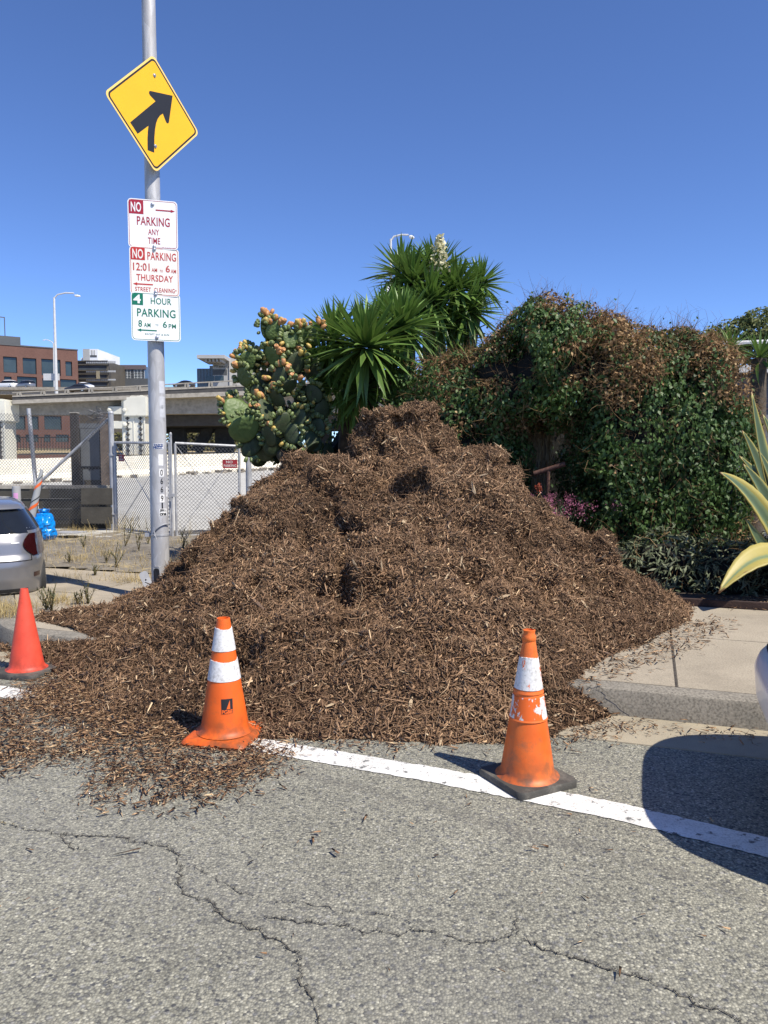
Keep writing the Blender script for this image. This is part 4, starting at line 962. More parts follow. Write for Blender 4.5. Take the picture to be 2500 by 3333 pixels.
GA, GB = Vector((-5.30, 15.0)), Vector((-3.86, 13.85)); GC, GD = Vector((-3.74, 13.80)), Vector((-2.66, 14.15)); GE, GF = Vector((-2.50, 14.2)), Vector((-1.78, 14.5))
def gate(label, a, b, z0, z1, z2, z3):
    g = thing('chain_link_gate', label, 'gate', (a.x, a.y, .12)); q = Quad(a, b, z0, z1, z2, z3)
    rail(q.P(0, q.H), q.P(q.W, q.H), .024, g, 'top_rail'); rail(q.P(0, 0.03), q.P(q.W, .03), .022, g, 'bottom_rail')
    for u in (0.0, q.W): rail(q.P(u, .0), q.P(u, q.H), .024, g, 'side_rail')
    rail(q.P(.03, .06), q.P(q.W - .03, q.H - .06), .006, g, 'brace_rod'); rail(q.P(.03, q.H - .06), q.P(q.W - .03, .06), .006, g, 'brace_rod')
    fabric(q, g); return q
qL = gate('left leaf of the chain-link gate, seen left of the sign pole', GA + Vector((.09, -.07)), GB, .16, 1.86, .14, 1.83)
qR = gate('right leaf of the chain-link gate, between sign pole and cactus', GC, GD, .12, 1.83, .14, 1.78)
for lab, a, z1, r in (('tall galvanised fence post at the hinge of the left gate leaf', GA, 2.42, .05), ('stout galvanised post right of the gate under the cactus', GE, 1.72, .055)):
    t_ = thing('fence_post', lab, 'fence post', (a.x, a.y, .1)); post(a, .05, z1, r, t_, 'shaft')
    for z in (.45, 1.6): mb = MB(); mb.lathe([(r * 1.02, z), (r * 1.2, z), (r * 1.2, z + .05), (r * 1.02, z + .05)], 12, (a.x, a.y, 0)); mb.box((a.x + .04, a.y - .05, z + .02), (.09, .03, .03)); mb.build('hinge', MT['galv'], t_)
mid = thing('fence_post', 'slim drop-rod post where the two gate leaves meet', 'fence post', (-3.80, 13.74, .1)); post((-3.80, 13.74), .1, 1.97, .022, mid, 'rod'); mb = MB(); mb.box((-3.80, 13.74, .9), (.12, .05, .06)); mb.build('latch', MT['galv'], mid)
f1_ = thing('chain_link_fence', 'short chain-link panel between stout post and cactus, half behind the heap', 'fence', (GE.x, GE.y, .1)); q = Quad(GE, GF, .1, 1.72, .1, 1.74); fabric(q, f1_); rail(q.P(0, q.H), q.P(q.W, q.H), .02, f1_, 'top_rail')
post(GF, .05, 1.75, .045, f1_); post(GF + Vector((.16, .03)), .05, 1.75, .06, f1_)
q = Quad(GF + Vector((.16, .03)), GF + Vector((3.2, 1.0)), .1, 1.74, .1, 1.76); fabric(q, f1_, sp=.09)
# tall fence on the left with leaning post and diagonal brace
FA = Vector((-11.5, 16.1)); f2_ = thing('chain_link_fence', 'tall chain-link fence on the left with a leaning post and diagonal brace', 'fence', (GA.x, GA.y, .1))
q = Quad(FA, GA, .3, 2.52, .25, 2.36); fabric(q, f2_, r=.0042)
mb = MB(); a, b = at(93, 1330, 15.45), at(118, 1590, 15.3); mb.tube([b, a], .04, 10); mb.build('leaning_post', MT['galv'], f2_, smooth=True)
mb = MB(); mb.tube([at(128, 1572, 15.2), at(352, 1365, 15.1)], .032, 8); mb.build('brace_pole', MT['galv'], f2_, smooth=True)
mb = MB()
for k in range(26):
    p = at(random.uniform(300, 350), random.uniform(1335, 1365), 15.1); mb.tube([p + Vector((random.gauss(0, .1), random.gauss(0, .04), random.gauss(0, .06))) for _ in range(4)], .004, 3)
wt = mb.build('tangled_wire', MT['wire'], f2_); wt['kind'] = 'stuff'
# red placards on the gates
MT['placard'] = sm('faded_red_placard', (.26, .02, .03), .5, var=.25, scale=12)
MT['placard_ink'] = sm('faded_white_print', (.55, .50, .50), .6, var=.3, scale=30)
for lab, q, px, py, w, h in (('small faded red placard wired to the left gate leaf', qL, 400, 1491, .19, .125), ('red placard at the right end of the right gate leaf', qR, 748, 1510, .27, .155)):
    d = (q.a1 - q.a0).normalized(); n = Vector((d.y, -d.x, 0)); n = n if n.y < 0 else -n
    p = on_plane(px, py, q.P(0, 0), n) + n * .035; t_ = thing('placard', lab, 'placard', p, math.atan2(d.y, d.x)); f = Flat(t_)
    f.plate('panel', rrect(w, h, .006, 2), MT['placard'], .003); f.text('NO', -.26 * w, .18 * w, .07 * h, .38 * h, MT['placard_ink'], .002, .02); f.text('PARKING', -.42 * w, .42 * w, -.36 * h, -.05 * h, MT['placard_ink'], .002, .02)

# ------------------------------------------------------------------ things along the left fence
def wz(px, py, Y): return at(px, py, Y)
# board retaining wall below the fence
rw = thing('retaining_wall', 'low wall of weathered horizontal boards below the left fence', 'wall', (-7.4, 15.0, .1))
MT['board'] = sm('weathered_board_shade', (.06, .055, .045), .9, var=.3, scale=3, bump=.4, bscale=25, dirt=((.06, .055, .045), 5, .5, .7))  # weathered wood, darkened so the colour carries the wall's shade
MT['capb'] = sm('board_top_lit_tone', (.34, .31, .26), .9, var=.2, scale=5)  # pale colour carries the light on the upper edges
for k in range(4):
    for x0, x1 in ((-11.3, -8.6), (-8.58, -6.9), (-6.88, -5.42)):
        mb = MB(); y = 15.35 - .02 * k - (x0 + 8) * .04; mb.box(((x0 + x1) / 2, 15.3 - .012 * k + random.gauss(0, .006), .24 + k * .205), (x1 - x0, .07, .198), R(-1.5)); mb.build('board', MT['board'], rw, bevel=.006)
for x0, x1 in ((-11.3, -7.0), (-6.98, -5.42)): mb = MB(); mb.box(((x0 + x1) / 2, 15.30, .985), (x1 - x0, .12, .07), R(-1.5)); mb.build('cap_board', MT['capb'], rw, bevel=.005)
# electrical cabinet behind the fence
eb = thing('utility_cabinet', 'grey electrical cabinet with a patched door behind the left fence', 'cabinet', (-6.05, 16.2, .2)); MT['cab'] = sm('cabinet_grey', (.16, .17, .18), .55, var=.12, scale=3); MT['cab_d'] = sm('cabinet_shadow', (.03, .03, .03), .8)
EY = 15.75
def erect(name, x0, y0, x1, y1, dep, mat, parent=eb, Y=EY):
    a, b = at(x0, y1, Y), at(x1, y0, Y); mb = MB(); mb.box(((a.x + b.x) / 2, Y + dep / 2, (a.z + b.z) / 2), (b.x - a.x, dep, b.z - a.z)); return mb.build(name, mat, parent, bevel=.004)
erect('case', 252, 1378, 332, 1672, .5, MT['cab']); dr = erect('upper_door', 264, 1395, 322, 1518, .02, MT['cab'], Y=EY - .022); erect('lower_door', 272, 1528, 324, 1625, .02, MT['cab'], Y=EY - .022)
erect('door_gap', 262, 1393, 324, 1627, .006, MT['cab_d'], Y=EY - .007)  # dark sheet carries the shadow around the doors
erect('paint_patch', 276, 1562, 326, 1622, .006, sm('brown_patch', (.10, .085, .065), .9, var=.3), Y=EY - .03)
ft = Flat(eb); vs, fs = fit_text('SEC', 0, 1, 0, 1, .04); a, b = at(290, 1531, EY), at(308, 1523, EY)
mb = MB(); mb.add([(a.x + (b.x - a.x) * x, EY - .028, a.z + (b.z - a.z) * y) for x, y in vs], fs); mb.build('lettering', MT['black'], eb)
for x0, x1, lab in ((238, 250, 'dark timber post left of the grey electrical cabinet'), (333, 357, 'weathered brown timber post right of the grey electrical cabinet')):
    a, b = at(x0, 1690, 15.5), at(x1, 1345, 15.5); t_ = thing('timber_post', lab, 'post', ((a.x + b.x) / 2, 15.5, .15)); mb = MB(); mb.box(((a.x + b.x) / 2, 15.55, (a.z + b.z) / 2), (b.x - a.x, .14, b.z - a.z)); mb.build('timber', sm('old_timber', (.16, .125, .10) if x0 > 300 else (.045, .038, .032), .9, var=.35, scale=6, bump=.5, bscale=30), t_, bevel=.008)
    mb = MB(); mb.box(((a.x + b.x) / 2, 15.55, b.z + .01), ((b.x - a.x) * 1.06, .15, .02)); mb.build('post_top', MT['capb'], t_)
# low planter boards right of cabinet, steel sheet
t_ = thing('board_panel', 'short dark board panel beside the tall gate post', 'panel', (-5.6, 14.9, .15))
for k in range(2): mb = MB(); a, b = at(262, 1706 - 62 * k, 14.9), at(362, 1650 - 62 * k, 14.9); mb.box(((a.x + b.x) / 2, 14.95, (a.z + b.z) / 2), (b.x - a.x, .05, b.z - a.z - .012)); mb.build('board', MT['board'], t_, bevel=.004)
# grey bollard, striped delineator, blue rubbish bag
p = at(53, 1583, 14.1); bo = thing('bollard', 'grey round bollard with a pink sticker behind the silver car', 'bollard', (p.x, p.y, .15)); mb = MB(); r_ = 13 * 14.1 / 2500; mb.lathe([(r_, -.05), (r_, p.z - .17), (r_ * .96, p.z - .15), (r_ * .5, p.z - .145)], 20); mb.build('shaft', sm('bollard_grey', (.32, .32, .32), .6, var=.12), bo, world=False, smooth=True)
a_ = math.atan2(-p.y, -p.x); mb = MB(); mb.add([((r_ + .002) * math.cos(a_ + x), (r_ + .002) * math.sin(a_ + x), z) for z in (p.z - .42, p.z - .27) for x in (-.75, -.4, 0, .3)], [(0, 1, 5, 4), (1, 2, 6, 5), (2, 3, 7, 6)]); mb.build('sticker', sm('pink_sticker', (.62, .30, .55), .6), bo, world=False)
sp_ = thing('striped_pole', 'leaning grey marker pole wrapped in an orange spiral stripe', 'marker pole', at(88, 1745, 13.6)); A0, B0 = at(88, 1745, 13.6), at(137, 1528, 13.7); ax = (B0 - A0); Lp = ax.length; ax.normalize(); e1 = ax.cross(Vector((0, 1, 0))).normalized(); e2 = ax.cross(e1)
mb = MB(); mb.tube([A0, A0.lerp(B0, .7), B0], [.075, .055, .026], 14); mb.build('pole', sm('grey_vinyl', (.33, .34, .34), .6, var=.12), sp_, smooth=True)
for off, w in ((0.0, .55), (.62, .18)):
    mb = MB(); n = 90; vs = []
    for i in range(n):
        f = i / (n - 1); an = f * 2 * math.pi * 3.0 + off * 6.28; 
        for d in (0, w):
            g = min(1, f * .96 + d * .10); rr = (.075 - .0286 * g if g < .7 else .055 - .0967 * (g - .7)) + .003; vs.append(A0 + ax * (Lp * g) + (e1 * math.cos(an) + e2 * math.sin(an)) * rr)
    mb.add(vs, [(2 * i, 2 * i + 1, 2 * i + 3, 2 * i + 2) for i in range(n - 1)]); mb.build('stripe', sm('orange_tape', (.78, .13, .02), .5) if w > .3 else MT['black'], sp_)
pb = at(146, 1742, 13.4); bag = thing('rubbish_bag', 'blue plastic rubbish bag standing beside the striped pole', 'bag', (pb.x, pb.y, .14))
n, m = 28, 22; vs = []; prof = [(.02, 0), (.15, .005), (.19, .08), (.185, .16), (.165, .20), (.18, .27), (.16, .38), (.12, .45), (.07, .475), (.09, .50), (.10, .53)]
mb = MB(); mb.lathe([(r0 * .98, z) for r0, z in prof for _ in (0,)], 28, cap=True)
bm = bmesh.new(); [bm.verts.new(v) for v in mb.v]; bm.verts.ensure_lookup_table(); [bm.faces.new([bm.verts[i] for i in f]) for f in mb.f]; bmesh.ops.subdivide_edges(bm, edges=bm.edges[:], cuts=2, use_grid_fill=True)
co = np.array([v.co[:] for v in bm.verts]); nz = (vn(co + 5, 14, 91) - .5) * .05 + (np.abs(vn(co + 5, 26, 92) - .5)) * .04
for v, d in zip(bm.verts, nz): h = Vector((v.co.x, v.co.y, 0)); l = h.length; v.co += (h / l * float(d) if l > .02 else Vector()); v.co.x *= 1.0
me = bpy.data.meshes.new('bag_film'); bm.to_mesh(me); bm.free(); me.materials.append(sm('blue_film', (.0, .21, .62), .22, var=.35, scale=14, bump=.6, bscale=18, spec=.6)); link('bag_film', me, bag)
mb = MB()
for k in range(7): an = k * .9; mb.add([(.03 * math.cos(an), .03 * math.sin(an), .47), (.07 * math.cos(an - .35), .07 * math.sin(an - .35), .535), (.08 * math.cos(an + .35), .08 * math.sin(an + .35), .53 + .01 * (k % 3))], [(0, 1, 2)])
mb.build('gathered_top', me.materials[0], bag, world=False)
t_ = thing('metal_sheet', 'thin pale metal sheet lying on the verge right of the blue bag', 'sheet', at(215, 1712, 13.9)); p = at(215, 1716, 13.9); mb = MB(); mb.box((p.x + .05, p.y, .22), (.5, .35, .012), R(-12), None); mb.build('sheet', MT['galv'], t_)

# ------------------------------------------------------------------ weeds and dry grass
MT['straw'] = tintmat('straw', [(0, (.20, .145, .06)), (.5, (.42, .32, .14)), (1, (.60, .48, .24))], .8, .2, .25)
MT['weed'] = tintmat('weed_leaf', [(0, (.05, .062, .03)), (.5, (.11, .12, .06)), (1, (.24, .22, .12))], .8, .2, .2)
def blades(base, n, hgt, spread, width, lean, tint0, tint1, nseg=3):
    """curved grass blades, n per base point"""
    B = np.repeat(np.asarray(base, float), n, 0); N_ = len(B); B = B + np.column_stack([rng.normal(size=N_) * spread, rng.normal(size=N_) * spread, np.zeros(N_)])
    an = rng.uniform(0, 2 * math.pi, N_); d = np.column_stack([np.cos(an), np.sin(an), np.zeros(N_)]); s = np.column_stack([-np.sin(an), np.cos(an), np.zeros(N_)]); fa = rng.uniform(0, 6.28, N_); s = s * np.cos(fa)[:, None] + d * np.sin(fa)[:, None] * .6
    h = hgt * rng.uniform(.35, 1.1, N_); ln = np.abs(rng.normal(size=N_)) * lean; Vs = []
    for i in range(nseg + 1):
        f = i / nseg; c = B + d * (h * ln * f * f)[:, None] + np.array([0, 0, 1]) * (h * f * (1 - .35 * np.clip(ln, 0, 1.6) * f))[:, None]; w = (width * (1 - .8 * f) * rng.uniform(.7, 1.3, N_) * .5)[:, None]
        Vs += [c - s * w, c + s * w]
    V = np.stack(Vs, 1).reshape(-1, 3); k = 2 * (nseg + 1); b = (np.arange(N_) * k)[:, None]
    F = np.concatenate([b + np.array([[2 * i, 2 * i + 1, 2 * i + 3, 2 * i + 2]]) for i in range(nseg)])
    return V, F, np.repeat(rng.uniform(tint0, tint1, N_), k)
def vpts(lst, Z=.16): return [tuple(gnd(x * D, y * D, Z)) for x, y in lst]
dry = []
r2 = random.Random(4)
for x0, x1, y0, y1, n in ((90, 330, 1150, 1262, 90), (120, 260, 1170, 1215, 40), (240, 330, 1255, 1262, 30), (380, 420, 1170, 1215, 25), (140, 200, 1136, 1150, 30)):
    dry += [(r2.uniform(x0, x1), r2.uniform(y0, y1)) for _ in range(n)]
dry = [p for p in dry if p[1] < 1262 - (p[0] - 90) * .02]
V1 = blades(vpts(dry), 14, .13, .10, .006, 1.5, 0, 1)
tall = [(r2.uniform(90, 420), r2.uniform(1140, 1200)) for _ in range(26)] + [(r2.uniform(262, 290), r2.uniform(1125, 1150)) for _ in range(14)] + [(r2.uniform(245, 262), 1150) for _ in range(6)]
V2 = blades(vpts(tall), 7, .40, .05, .005, .5, .2, 1, 4)
corner = [(r2.uniform(-5, 70), r2.uniform(1310, 1335)) for _ in range(26)] + [(r2.uniform(100, 175), r2.uniform(1297, 1310)) for _ in range(14)]
V3 = blades(vpts(corner), 16, .16, .05, .006, .9, .2, 1)
V, F, T = join([V1, V2, V3]); tag(link('dry_grass', np_mesh('dry_grass', V, F, MT['straw'], tint=T)), 'straw-coloured dry grass scattered over the verge and kerb corner', 'dry grass', kind='stuff')
# single weeds: stems with small leaves
def weed(label, x, y, h, n=5, Z=.155, grey=0.3):
    p = gnd(x * D, y * D, Z); w = thing('weed', label, 'weed', p, 0, 'weeds on the verge'); mb = MB(); lv, tn = [], []
    parts = []
    for k in range(n):
        an = random.uniform(0, 6.28); ln = random.uniform(.1, .45); tip = Vector((math.cos(an) * ln * h, math.sin(an) * ln * h, h * random.uniform(.6, 1.05))); mid_ = tip * .5 + Vector((random.gauss(0, .02), random.gauss(0, .02), .04 * h)); mb.tube([(0, 0, 0), mid_, tip], [.004, .003, .0015], 4, False)
        m = int(16 * h / .3) + 6; f = rng.random(m); pts = np.array([(Vector((0, 0, 0)).lerp(mid_, min(1, ff * 2)) if ff < .5 else mid_.lerp(tip, ff * 2 - 1))[:] for ff in f])
        parts.append(blades(pts, 1, .05, .004, .012, 1.3, max(0, grey - .3), min(1, grey + .4), 2))
    mb.build('stem', MT['straw'], w, world=False); V, F, T = join(parts); o = link('leaves', np_mesh('leaves', V, F, MT['weed'], tint=T), w); o['kind'] = 'stuff'
WEEDS = [(230, 1215, .20, 'low green weed on the verge nearest the pavement edge, left of the pole'), (250, 1225, .30, 'bushiest green weed on the verge just above the pavement'), (205, 1245, .16, 'small green weed at the pavement edge left of the bushiest one'), (180, 1185, .22, 'slender weed on the verge right of the silver car'), (270, 1180, .34, 'tall thin dry weed midway between car and pole'), (300, 1190, .34, 'tall thin dry weed left of the pole'), (320, 1175, .40, 'tallest dry weed close to the pole'), (395, 1190, .42, 'spindly weed between the pole and the heap, by the right gate'), (412, 1205, .30, 'short weed hard against the left flank of the heap'), (285, 1150, .34, 'thin weed in front of the tall gate post'), (150, 1215, .14, 'tiny weed beside the silver car bumper')]
for x, y, h, lab in WEEDS: weed(lab, x, y, h)
for x, y, h, lab in ((112, 1322, .26, 'forked green weed growing at the corner kerb right of the red cone'), (100, 1318, .22, 'leafless branching weed just right of the red cone'), (168, 1305, .16, 'grassy weed at the left tip of the heap'), (190, 1305, .24, 'dark seedy weed rising from the left tip of the heap')): weed(lab, x, y, h, 6, .165)
# ------------------------------------------------------------------ leaf helpers
LEAF5 = np.array([(0, 0, 0), (.42, .30, .06), (.5, 0, .0), (.42, -.30, .06), (1.0, 0, -.10)])       # folded, pointed leaf; x along the leaf
LEAF5F = np.array([(0, 1, 2), (0, 2, 3), (1, 4, 2), (2, 4, 3)])
def leaves(P, N, size, tint, jitter=.7, droop=.5, shape=LEAF5, faces=LEAF5F):
    n = len(P); nn = unit(N + rng.normal(size=(n, 3)) * jitter); r = rng.normal(size=(n, 3)) + np.array([0, 0, -droop * 2.2]); d = unit(r - nn * (r * nn).sum(1, keepdims=True)); s = np.cross(nn, d)
    sz = np.asarray(size)[:, None]
    V = np.stack([P + (d * q[0] + s * q[1] + nn * q[2]) * sz for q in shape], 1).reshape(-1, 3); k = len(shape)
    F = ((np.arange(n) * k)[:, None, None] + faces[None]).reshape(-1, 3); return V, F, np.repeat(tint, k)
def twigs(P, Dr, L, W, tint, wob=.25):
    """thin three-sided bent twigs starting at P along Dr"""
    n = len(P); a = unit(np.cross(Dr, rng.normal(size=(n, 3)))); b = np.cross(Dr, a); k1, k2 = rng.normal(size=n) * wob, rng.normal(size=n) * wob; Vs = []
    for i, f in enumerate((0, .35, .7, 1.0)):
        c = P + Dr * (L * f)[:, None] + a * (L * k1 * f * f)[:, None] + b * (L * k2 * math.sin(f * 3))[:, None]; w = (W * (1 - .7 * f) * .5)[:, None]
        for q in range(3): Vs.append(c + (a * math.cos(q * 2.094) + b * math.sin(q * 2.094)) * w)
    V = np.stack(Vs, 1).reshape(-1, 3); bb = (np.arange(n) * 12)[:, None]; Fs = []
    for i in range(3):
        for q in range(3):
            a_, b_, c_, d_ = i * 3 + q, i * 3 + (q + 1) % 3, (i + 1) * 3 + (q + 1) % 3, (i + 1) * 3 + q; Fs += [bb + np.array([[a_, b_, c_]]), bb + np.array([[a_, c_, d_]])]
    return V, np.concatenate(Fs), np.repeat(tint, 12)
# superellipsoid blobs: sample points on their joint surface
class Blobs:
    def __init__(s, lst): s.b = [(np.array(c), np.array(r), e) for c, r, e in lst]
    def field(s, P, skip=-1):
        out = np.full(len(P), 9.0)
        for i, (c, r, e) in enumerate(s.b):
            if i == skip: continue
            out = np.minimum(out, (np.abs((P - c) / r) ** e).sum(1) ** (1 / e))
        return out
    def sample(s, n, depth=.12, keep=None, noise=.12, nscale=2.0):
        Ps, Ns = [], []; area = np.array([(r[0] * r[1] * r[2]) ** (2 / 3) for c, r, e in s.b]); cnt = (n * 1.6 * area / area.sum()).astype(int)
        for i, (c, r, e) in enumerate(s.b):
            u = unit(rng.normal(size=(cnt[i] * 2, 3))); k = (np.abs(u) ** e).sum(1) ** (1 / e); q = u / k[:, None]
            nrm = unit(np.sign(q) * np.abs(q) ** (e - 1) / r); P = c + q * r
            P = P + nrm * ((vn(P, nscale, 61) - .5) * noise * 2 + (vn(P, nscale * 2.7, 62) - .5) * noise - rng.random(len(P)) ** 1.6 * depth - .7 * depth * sstep(.60, .74, vn(P, nscale * 1.9, 64)))[:, None]
            ok = s.field(P, i) > .86
            if keep is not None: ok &= keep(P)
            Ps.append(P[ok]); Ns.append(nrm[ok])
        P, N = np.concatenate(Ps), np.concatenate(Ns); idx = rng.permutation(len(P))[:n]; return P[idx], N[idx]
    def core(s, name, mat, parent, scale=.86, org=None, floor=.1):
        mb = MB()
        bm = bmesh.new()
        for c, r, e in s.b:
            ret = bmesh.ops.create_icosphere(bm, subdivisions=3, radius=1.0)
            for v in ret['verts']:
                u = np.array(v.co); u = u / (np.abs(u) ** e).sum() ** (1 / e); p = c + u * r * scale; v.co = p
        co = np.array([v.co[:] for v in bm.verts]); d = (vn(co, 3.0, 66) - .5) * .18
        for v, k in zip(bm.verts, d): v.co.x += float(k); v.co.y += float(k); v.co.z = max(floor, v.co.z + float(k) * .5)
        me = bpy.data.meshes.new(name); bm.to_mesh(me); bm.free(); me.materials.append(mat)
        off = np.array(org); [setattr(v, 'co', v.co - Vector(off)) for v in me.vertices]
        return link(name, me, parent)

# ------------------------------------------------------------------ ivy-covered arch and hedge
HO = Vector((2.9, 9.2, .15))
hedge = thing('ivy_hedge', 'ivy-smothered hedge and arch, green below and dry brown on top', 'hedge', HO)
HB = Blobs([((3.28, 9.35, 1.25), (1.02, .95, 1.78), 4), ((2.78, 9.4, 2.42), (.60, .85, .84), 2.8), ((2.02, 9.45, 2.72), (.62, .75, .78), 2.6), ((3.95, 9.65, 1.1), (.52, .85, 1.40), 2.6), ((3.3, 9.5, 2.3), (.92, .8, .84), 3.0),
            ((1.1, 10.0, 1.4), (.70, .75, 1.62), 3), ((.55, 10.4, 1.3), (.55, .6, 1.55), 3), ((1.42, 9.9, 1.5), (.28, .5, 1.3), 3), ((1.5, 9.7, 2.45), (.55, .65, .62), 2.6)])
GREEN = [(0, (.018, .04, .011)), (.4, (.05, .10, .025)), (.75, (.095, .165, .045)), (1, (.20, .26, .09))]
MT['ivy'] = tintmat('ivy_leaf', GREEN, .5, .35, .25)
MT['dryleaf'] = tintmat('dry_ivy', [(0, (.07, .043, .023)), (.45, (.22, .13, .063)), (.8, (.37, .235, .115)), (1, (.50, .36, .19))], .85, .2, .15)
MT['darkcore'] = sm('foliage_inner_shade', (.006, .006, .004), .95, var=.5, scale=8, bump=.8, bscale=20)  # near-black core: shade deep inside the leaves, set as colour
HB.core('shade_core', MT['darkcore'], hedge, .66, HO)
def brown_mask(P):
    n = .55 * vn(P, 1.5, 41) + .45 * vn(P, 4.0, 42); h = sstep(1.9, 2.75, P[:, 2] + .25 * (P[:, 0] - 2.9)) * sstep(1.7, 2.4, P[:, 0] + .0 * P[:, 2]); low = .45 * sstep(.95, .45, P[:, 2]); rt = .35 * sstep(3.7, 4.2, P[:, 0])
    return n + .33 * h + .22 * low + .2 * rt + .03 * sstep(2.2, 2.7, P[:, 2])
front = lambda P: (P[:, 1] < 10.3) & (P[:, 2] > .12) 
P, N = HB.sample(100000, .32, front, .12)
br = brown_mask(P); gr = br + rng.normal(size=len(P)) * .10 < .675
gt = np.clip(.25 + .5 * rng.random(len(P)) + .45 * (vn(P, 2.6, 44) - .5) , 0, 1)
G1 = leaves(P[gr], N[gr], rng.uniform(.03, .075, gr.sum()), gt[gr], .6, .7)
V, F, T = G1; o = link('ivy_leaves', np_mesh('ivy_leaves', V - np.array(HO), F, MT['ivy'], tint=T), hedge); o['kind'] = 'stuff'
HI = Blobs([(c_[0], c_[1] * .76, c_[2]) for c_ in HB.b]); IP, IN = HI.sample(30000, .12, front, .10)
V, F, T = leaves(IP, IN, rng.uniform(.04, .08, len(IP)), np.clip(rng.random(len(IP)) * .55, 0, 1), .7, .6); o = link('inner_leaves', np_mesh('inner_leaves', V - np.array(HO), F, MT['ivy'], tint=T), hedge); o['kind'] = 'stuff'  # inner leaves tinted darker to paint the shade in the recesses
bp, bn = P[~gr], N[~gr]
B1 = leaves(bp, bn, rng.uniform(.02, .06, len(bp)), rng.random(len(bp)), 1.0, .5)
k = rng.permutation(len(bp))[:9000]; B2 = twigs(bp[k], unit(bn[k] * .35 + rng.normal(size=(len(k), 3)) + np.array([0, 0, -.2])), rng.uniform(.08, .25, len(k)), rng.uniform(.003, .007, len(k)), np.clip(rng.random(len(k)) * .7 + .25, 0, 1))
kk = rng.permutation(len(P))[:4500]; B3 = twigs(P[kk], unit(N[kk] * .4 + rng.normal(size=(len(kk), 3)) * .6 + np.array([0, 0, -.5])), rng.uniform(.1, .35, len(kk)), rng.uniform(.003, .006, len(kk)), rng.random(len(kk)) * .8)
V, F, T = join([B1, B2, B3]); o = link('dry_stems', np_mesh('dry_stems', V - np.array(HO), F, MT['dryleaf'], tint=T), hedge); o['kind'] = 'stuff'
tp = (N[:, 2] > .55) & (P[:, 2] > 2.3); tP = P[tp]; kk = rng.permutation(len(tP))[:620]; dr = unit(np.column_stack([rng.normal(size=len(kk)) * .5, rng.normal(size=len(kk)) * .4, np.ones(len(kk))]))
S1 = twigs(tP[kk], dr, rng.uniform(.08, .36, len(kk)) * np.where(tP[kk][:, 0] > 1.8, 1, .5), np.full(len(kk), .005), rng.random(len(kk)) * .5 + .1, .3)
o = link('sprouting_twigs', np_mesh('sprouting_twigs', S1[0] - np.array(HO), S1[1], MT['dryleaf'], tint=S1[2]), hedge); o['kind'] = 'stuff'
kk = rng.permutation(len(tP))[:150]; q = tP[kk] + dr[:150] * rng.uniform(.05, .3, 150)[:, None]
S2 = leaves(q, rng.normal(size=q.shape), rng.uniform(.03, .06, len(q)), rng.random(len(q)) * .5, 1, .2); o = link('sprouting_leaves', np_mesh('sprouting_leaves', S2[0] - np.array(HO), S2[1], MT['ivy'], tint=S2[2]), hedge); o['kind'] = 'stuff'
# backdrop shrub; the arch's inner darkness is put into its colour
BO = Vector((2.0, 11.6, .15)); back = thing('garden_shrub', 'dark shrub in the shade behind the ivy arch', 'shrub', BO); BB = Blobs([((2.0, 11.7, 1.1), (1.3, .5, 1.5), 3), ((.2, 11.8, 1.1), (1.2, .5, 1.3), 3), ((-.9, 12.0, .8), (.9, .5, 1.0), 3)]); BB.core('shade_core', MT['darkcore'], back, .9, BO)
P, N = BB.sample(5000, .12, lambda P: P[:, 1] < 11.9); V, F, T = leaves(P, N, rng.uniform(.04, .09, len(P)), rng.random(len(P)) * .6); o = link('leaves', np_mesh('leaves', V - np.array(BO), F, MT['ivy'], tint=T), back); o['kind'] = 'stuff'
# sage-like shrub along the foot of the hedge
SO = Vector((3.0, 8.2, .16)); sage = thing('low_shrub', 'low grey-green leafy shrub along the foot of the ivy hedge', 'shrub', SO)
SB = Blobs([((2.55, 8.55, .3), (.45, .35, .38), 2.2), ((3.05, 8.35, .32), (.5, .35, .42), 2.2), ((3.65, 8.2, .3), (.45, .35, .40), 2.2), ((4.2, 8.1, .35), (.5, .4, .45), 2.2)]); SB.core('shade_core', MT['darkcore'], sage, .8, SO, .16)
MT['sage'] = tintmat('sage_leaf', [(0, (.05, .068, .034)), (.5, (.125, .15, .085)), (1, (.26, .28, .18))], .7, .25, .15)
LONG = np.array([(0, 0, 0), (.45, .10, .03), (.5, 0, 0), (.45, -.10, .03), (1.0, 0, -.12)])
P, N = SB.sample(5200, .1, lambda P: P[:, 2] > .15); V, F, T = leaves(P, N + np.array([0, 0, .6]), rng.uniform(.06, .13, len(P)), rng.random(len(P)), .7, .1, LONG); o = link('leaves', np_mesh('leaves', V - np.array(SO), F, MT['sage'], tint=T), sage); o['kind'] = 'stuff'
kk = rng.permutation(len(P))[:260]; tw = twigs(P[kk], unit(rng.normal(size=(len(kk), 3)) + np.array([0, -.5, -.3])), rng.uniform(.15, .4, len(kk)), np.full(len(kk), .007), rng.random(len(kk)) * .5 + .45, .4); o = link('dry_stems', np_mesh('dry_stems', tw[0] - np.array(SO), tw[1], MT['dryleaf'], tint=tw[2]), sage); o['kind'] = 'stuff'
# timber edging at the back of the pavement
ed = thing('garden_edging', 'low dark red timber edging between pavement and planting', 'edging', (*st(-1.5, 3.02), .16))
for k in range(5): mb = MB(); a, b = st(.9 - 1.9 * k, 3.03), st(.9 - 1.9 * k - 1.88, 3.03); mb.beam((*a, .19), (*b, .19 + random.gauss(0, .004)), .06, .08); mb.build('timber', sm('edging_timber', (.045, .025, .02), .9, var=.4, scale=8, bump=.4), ed, bevel=.006)
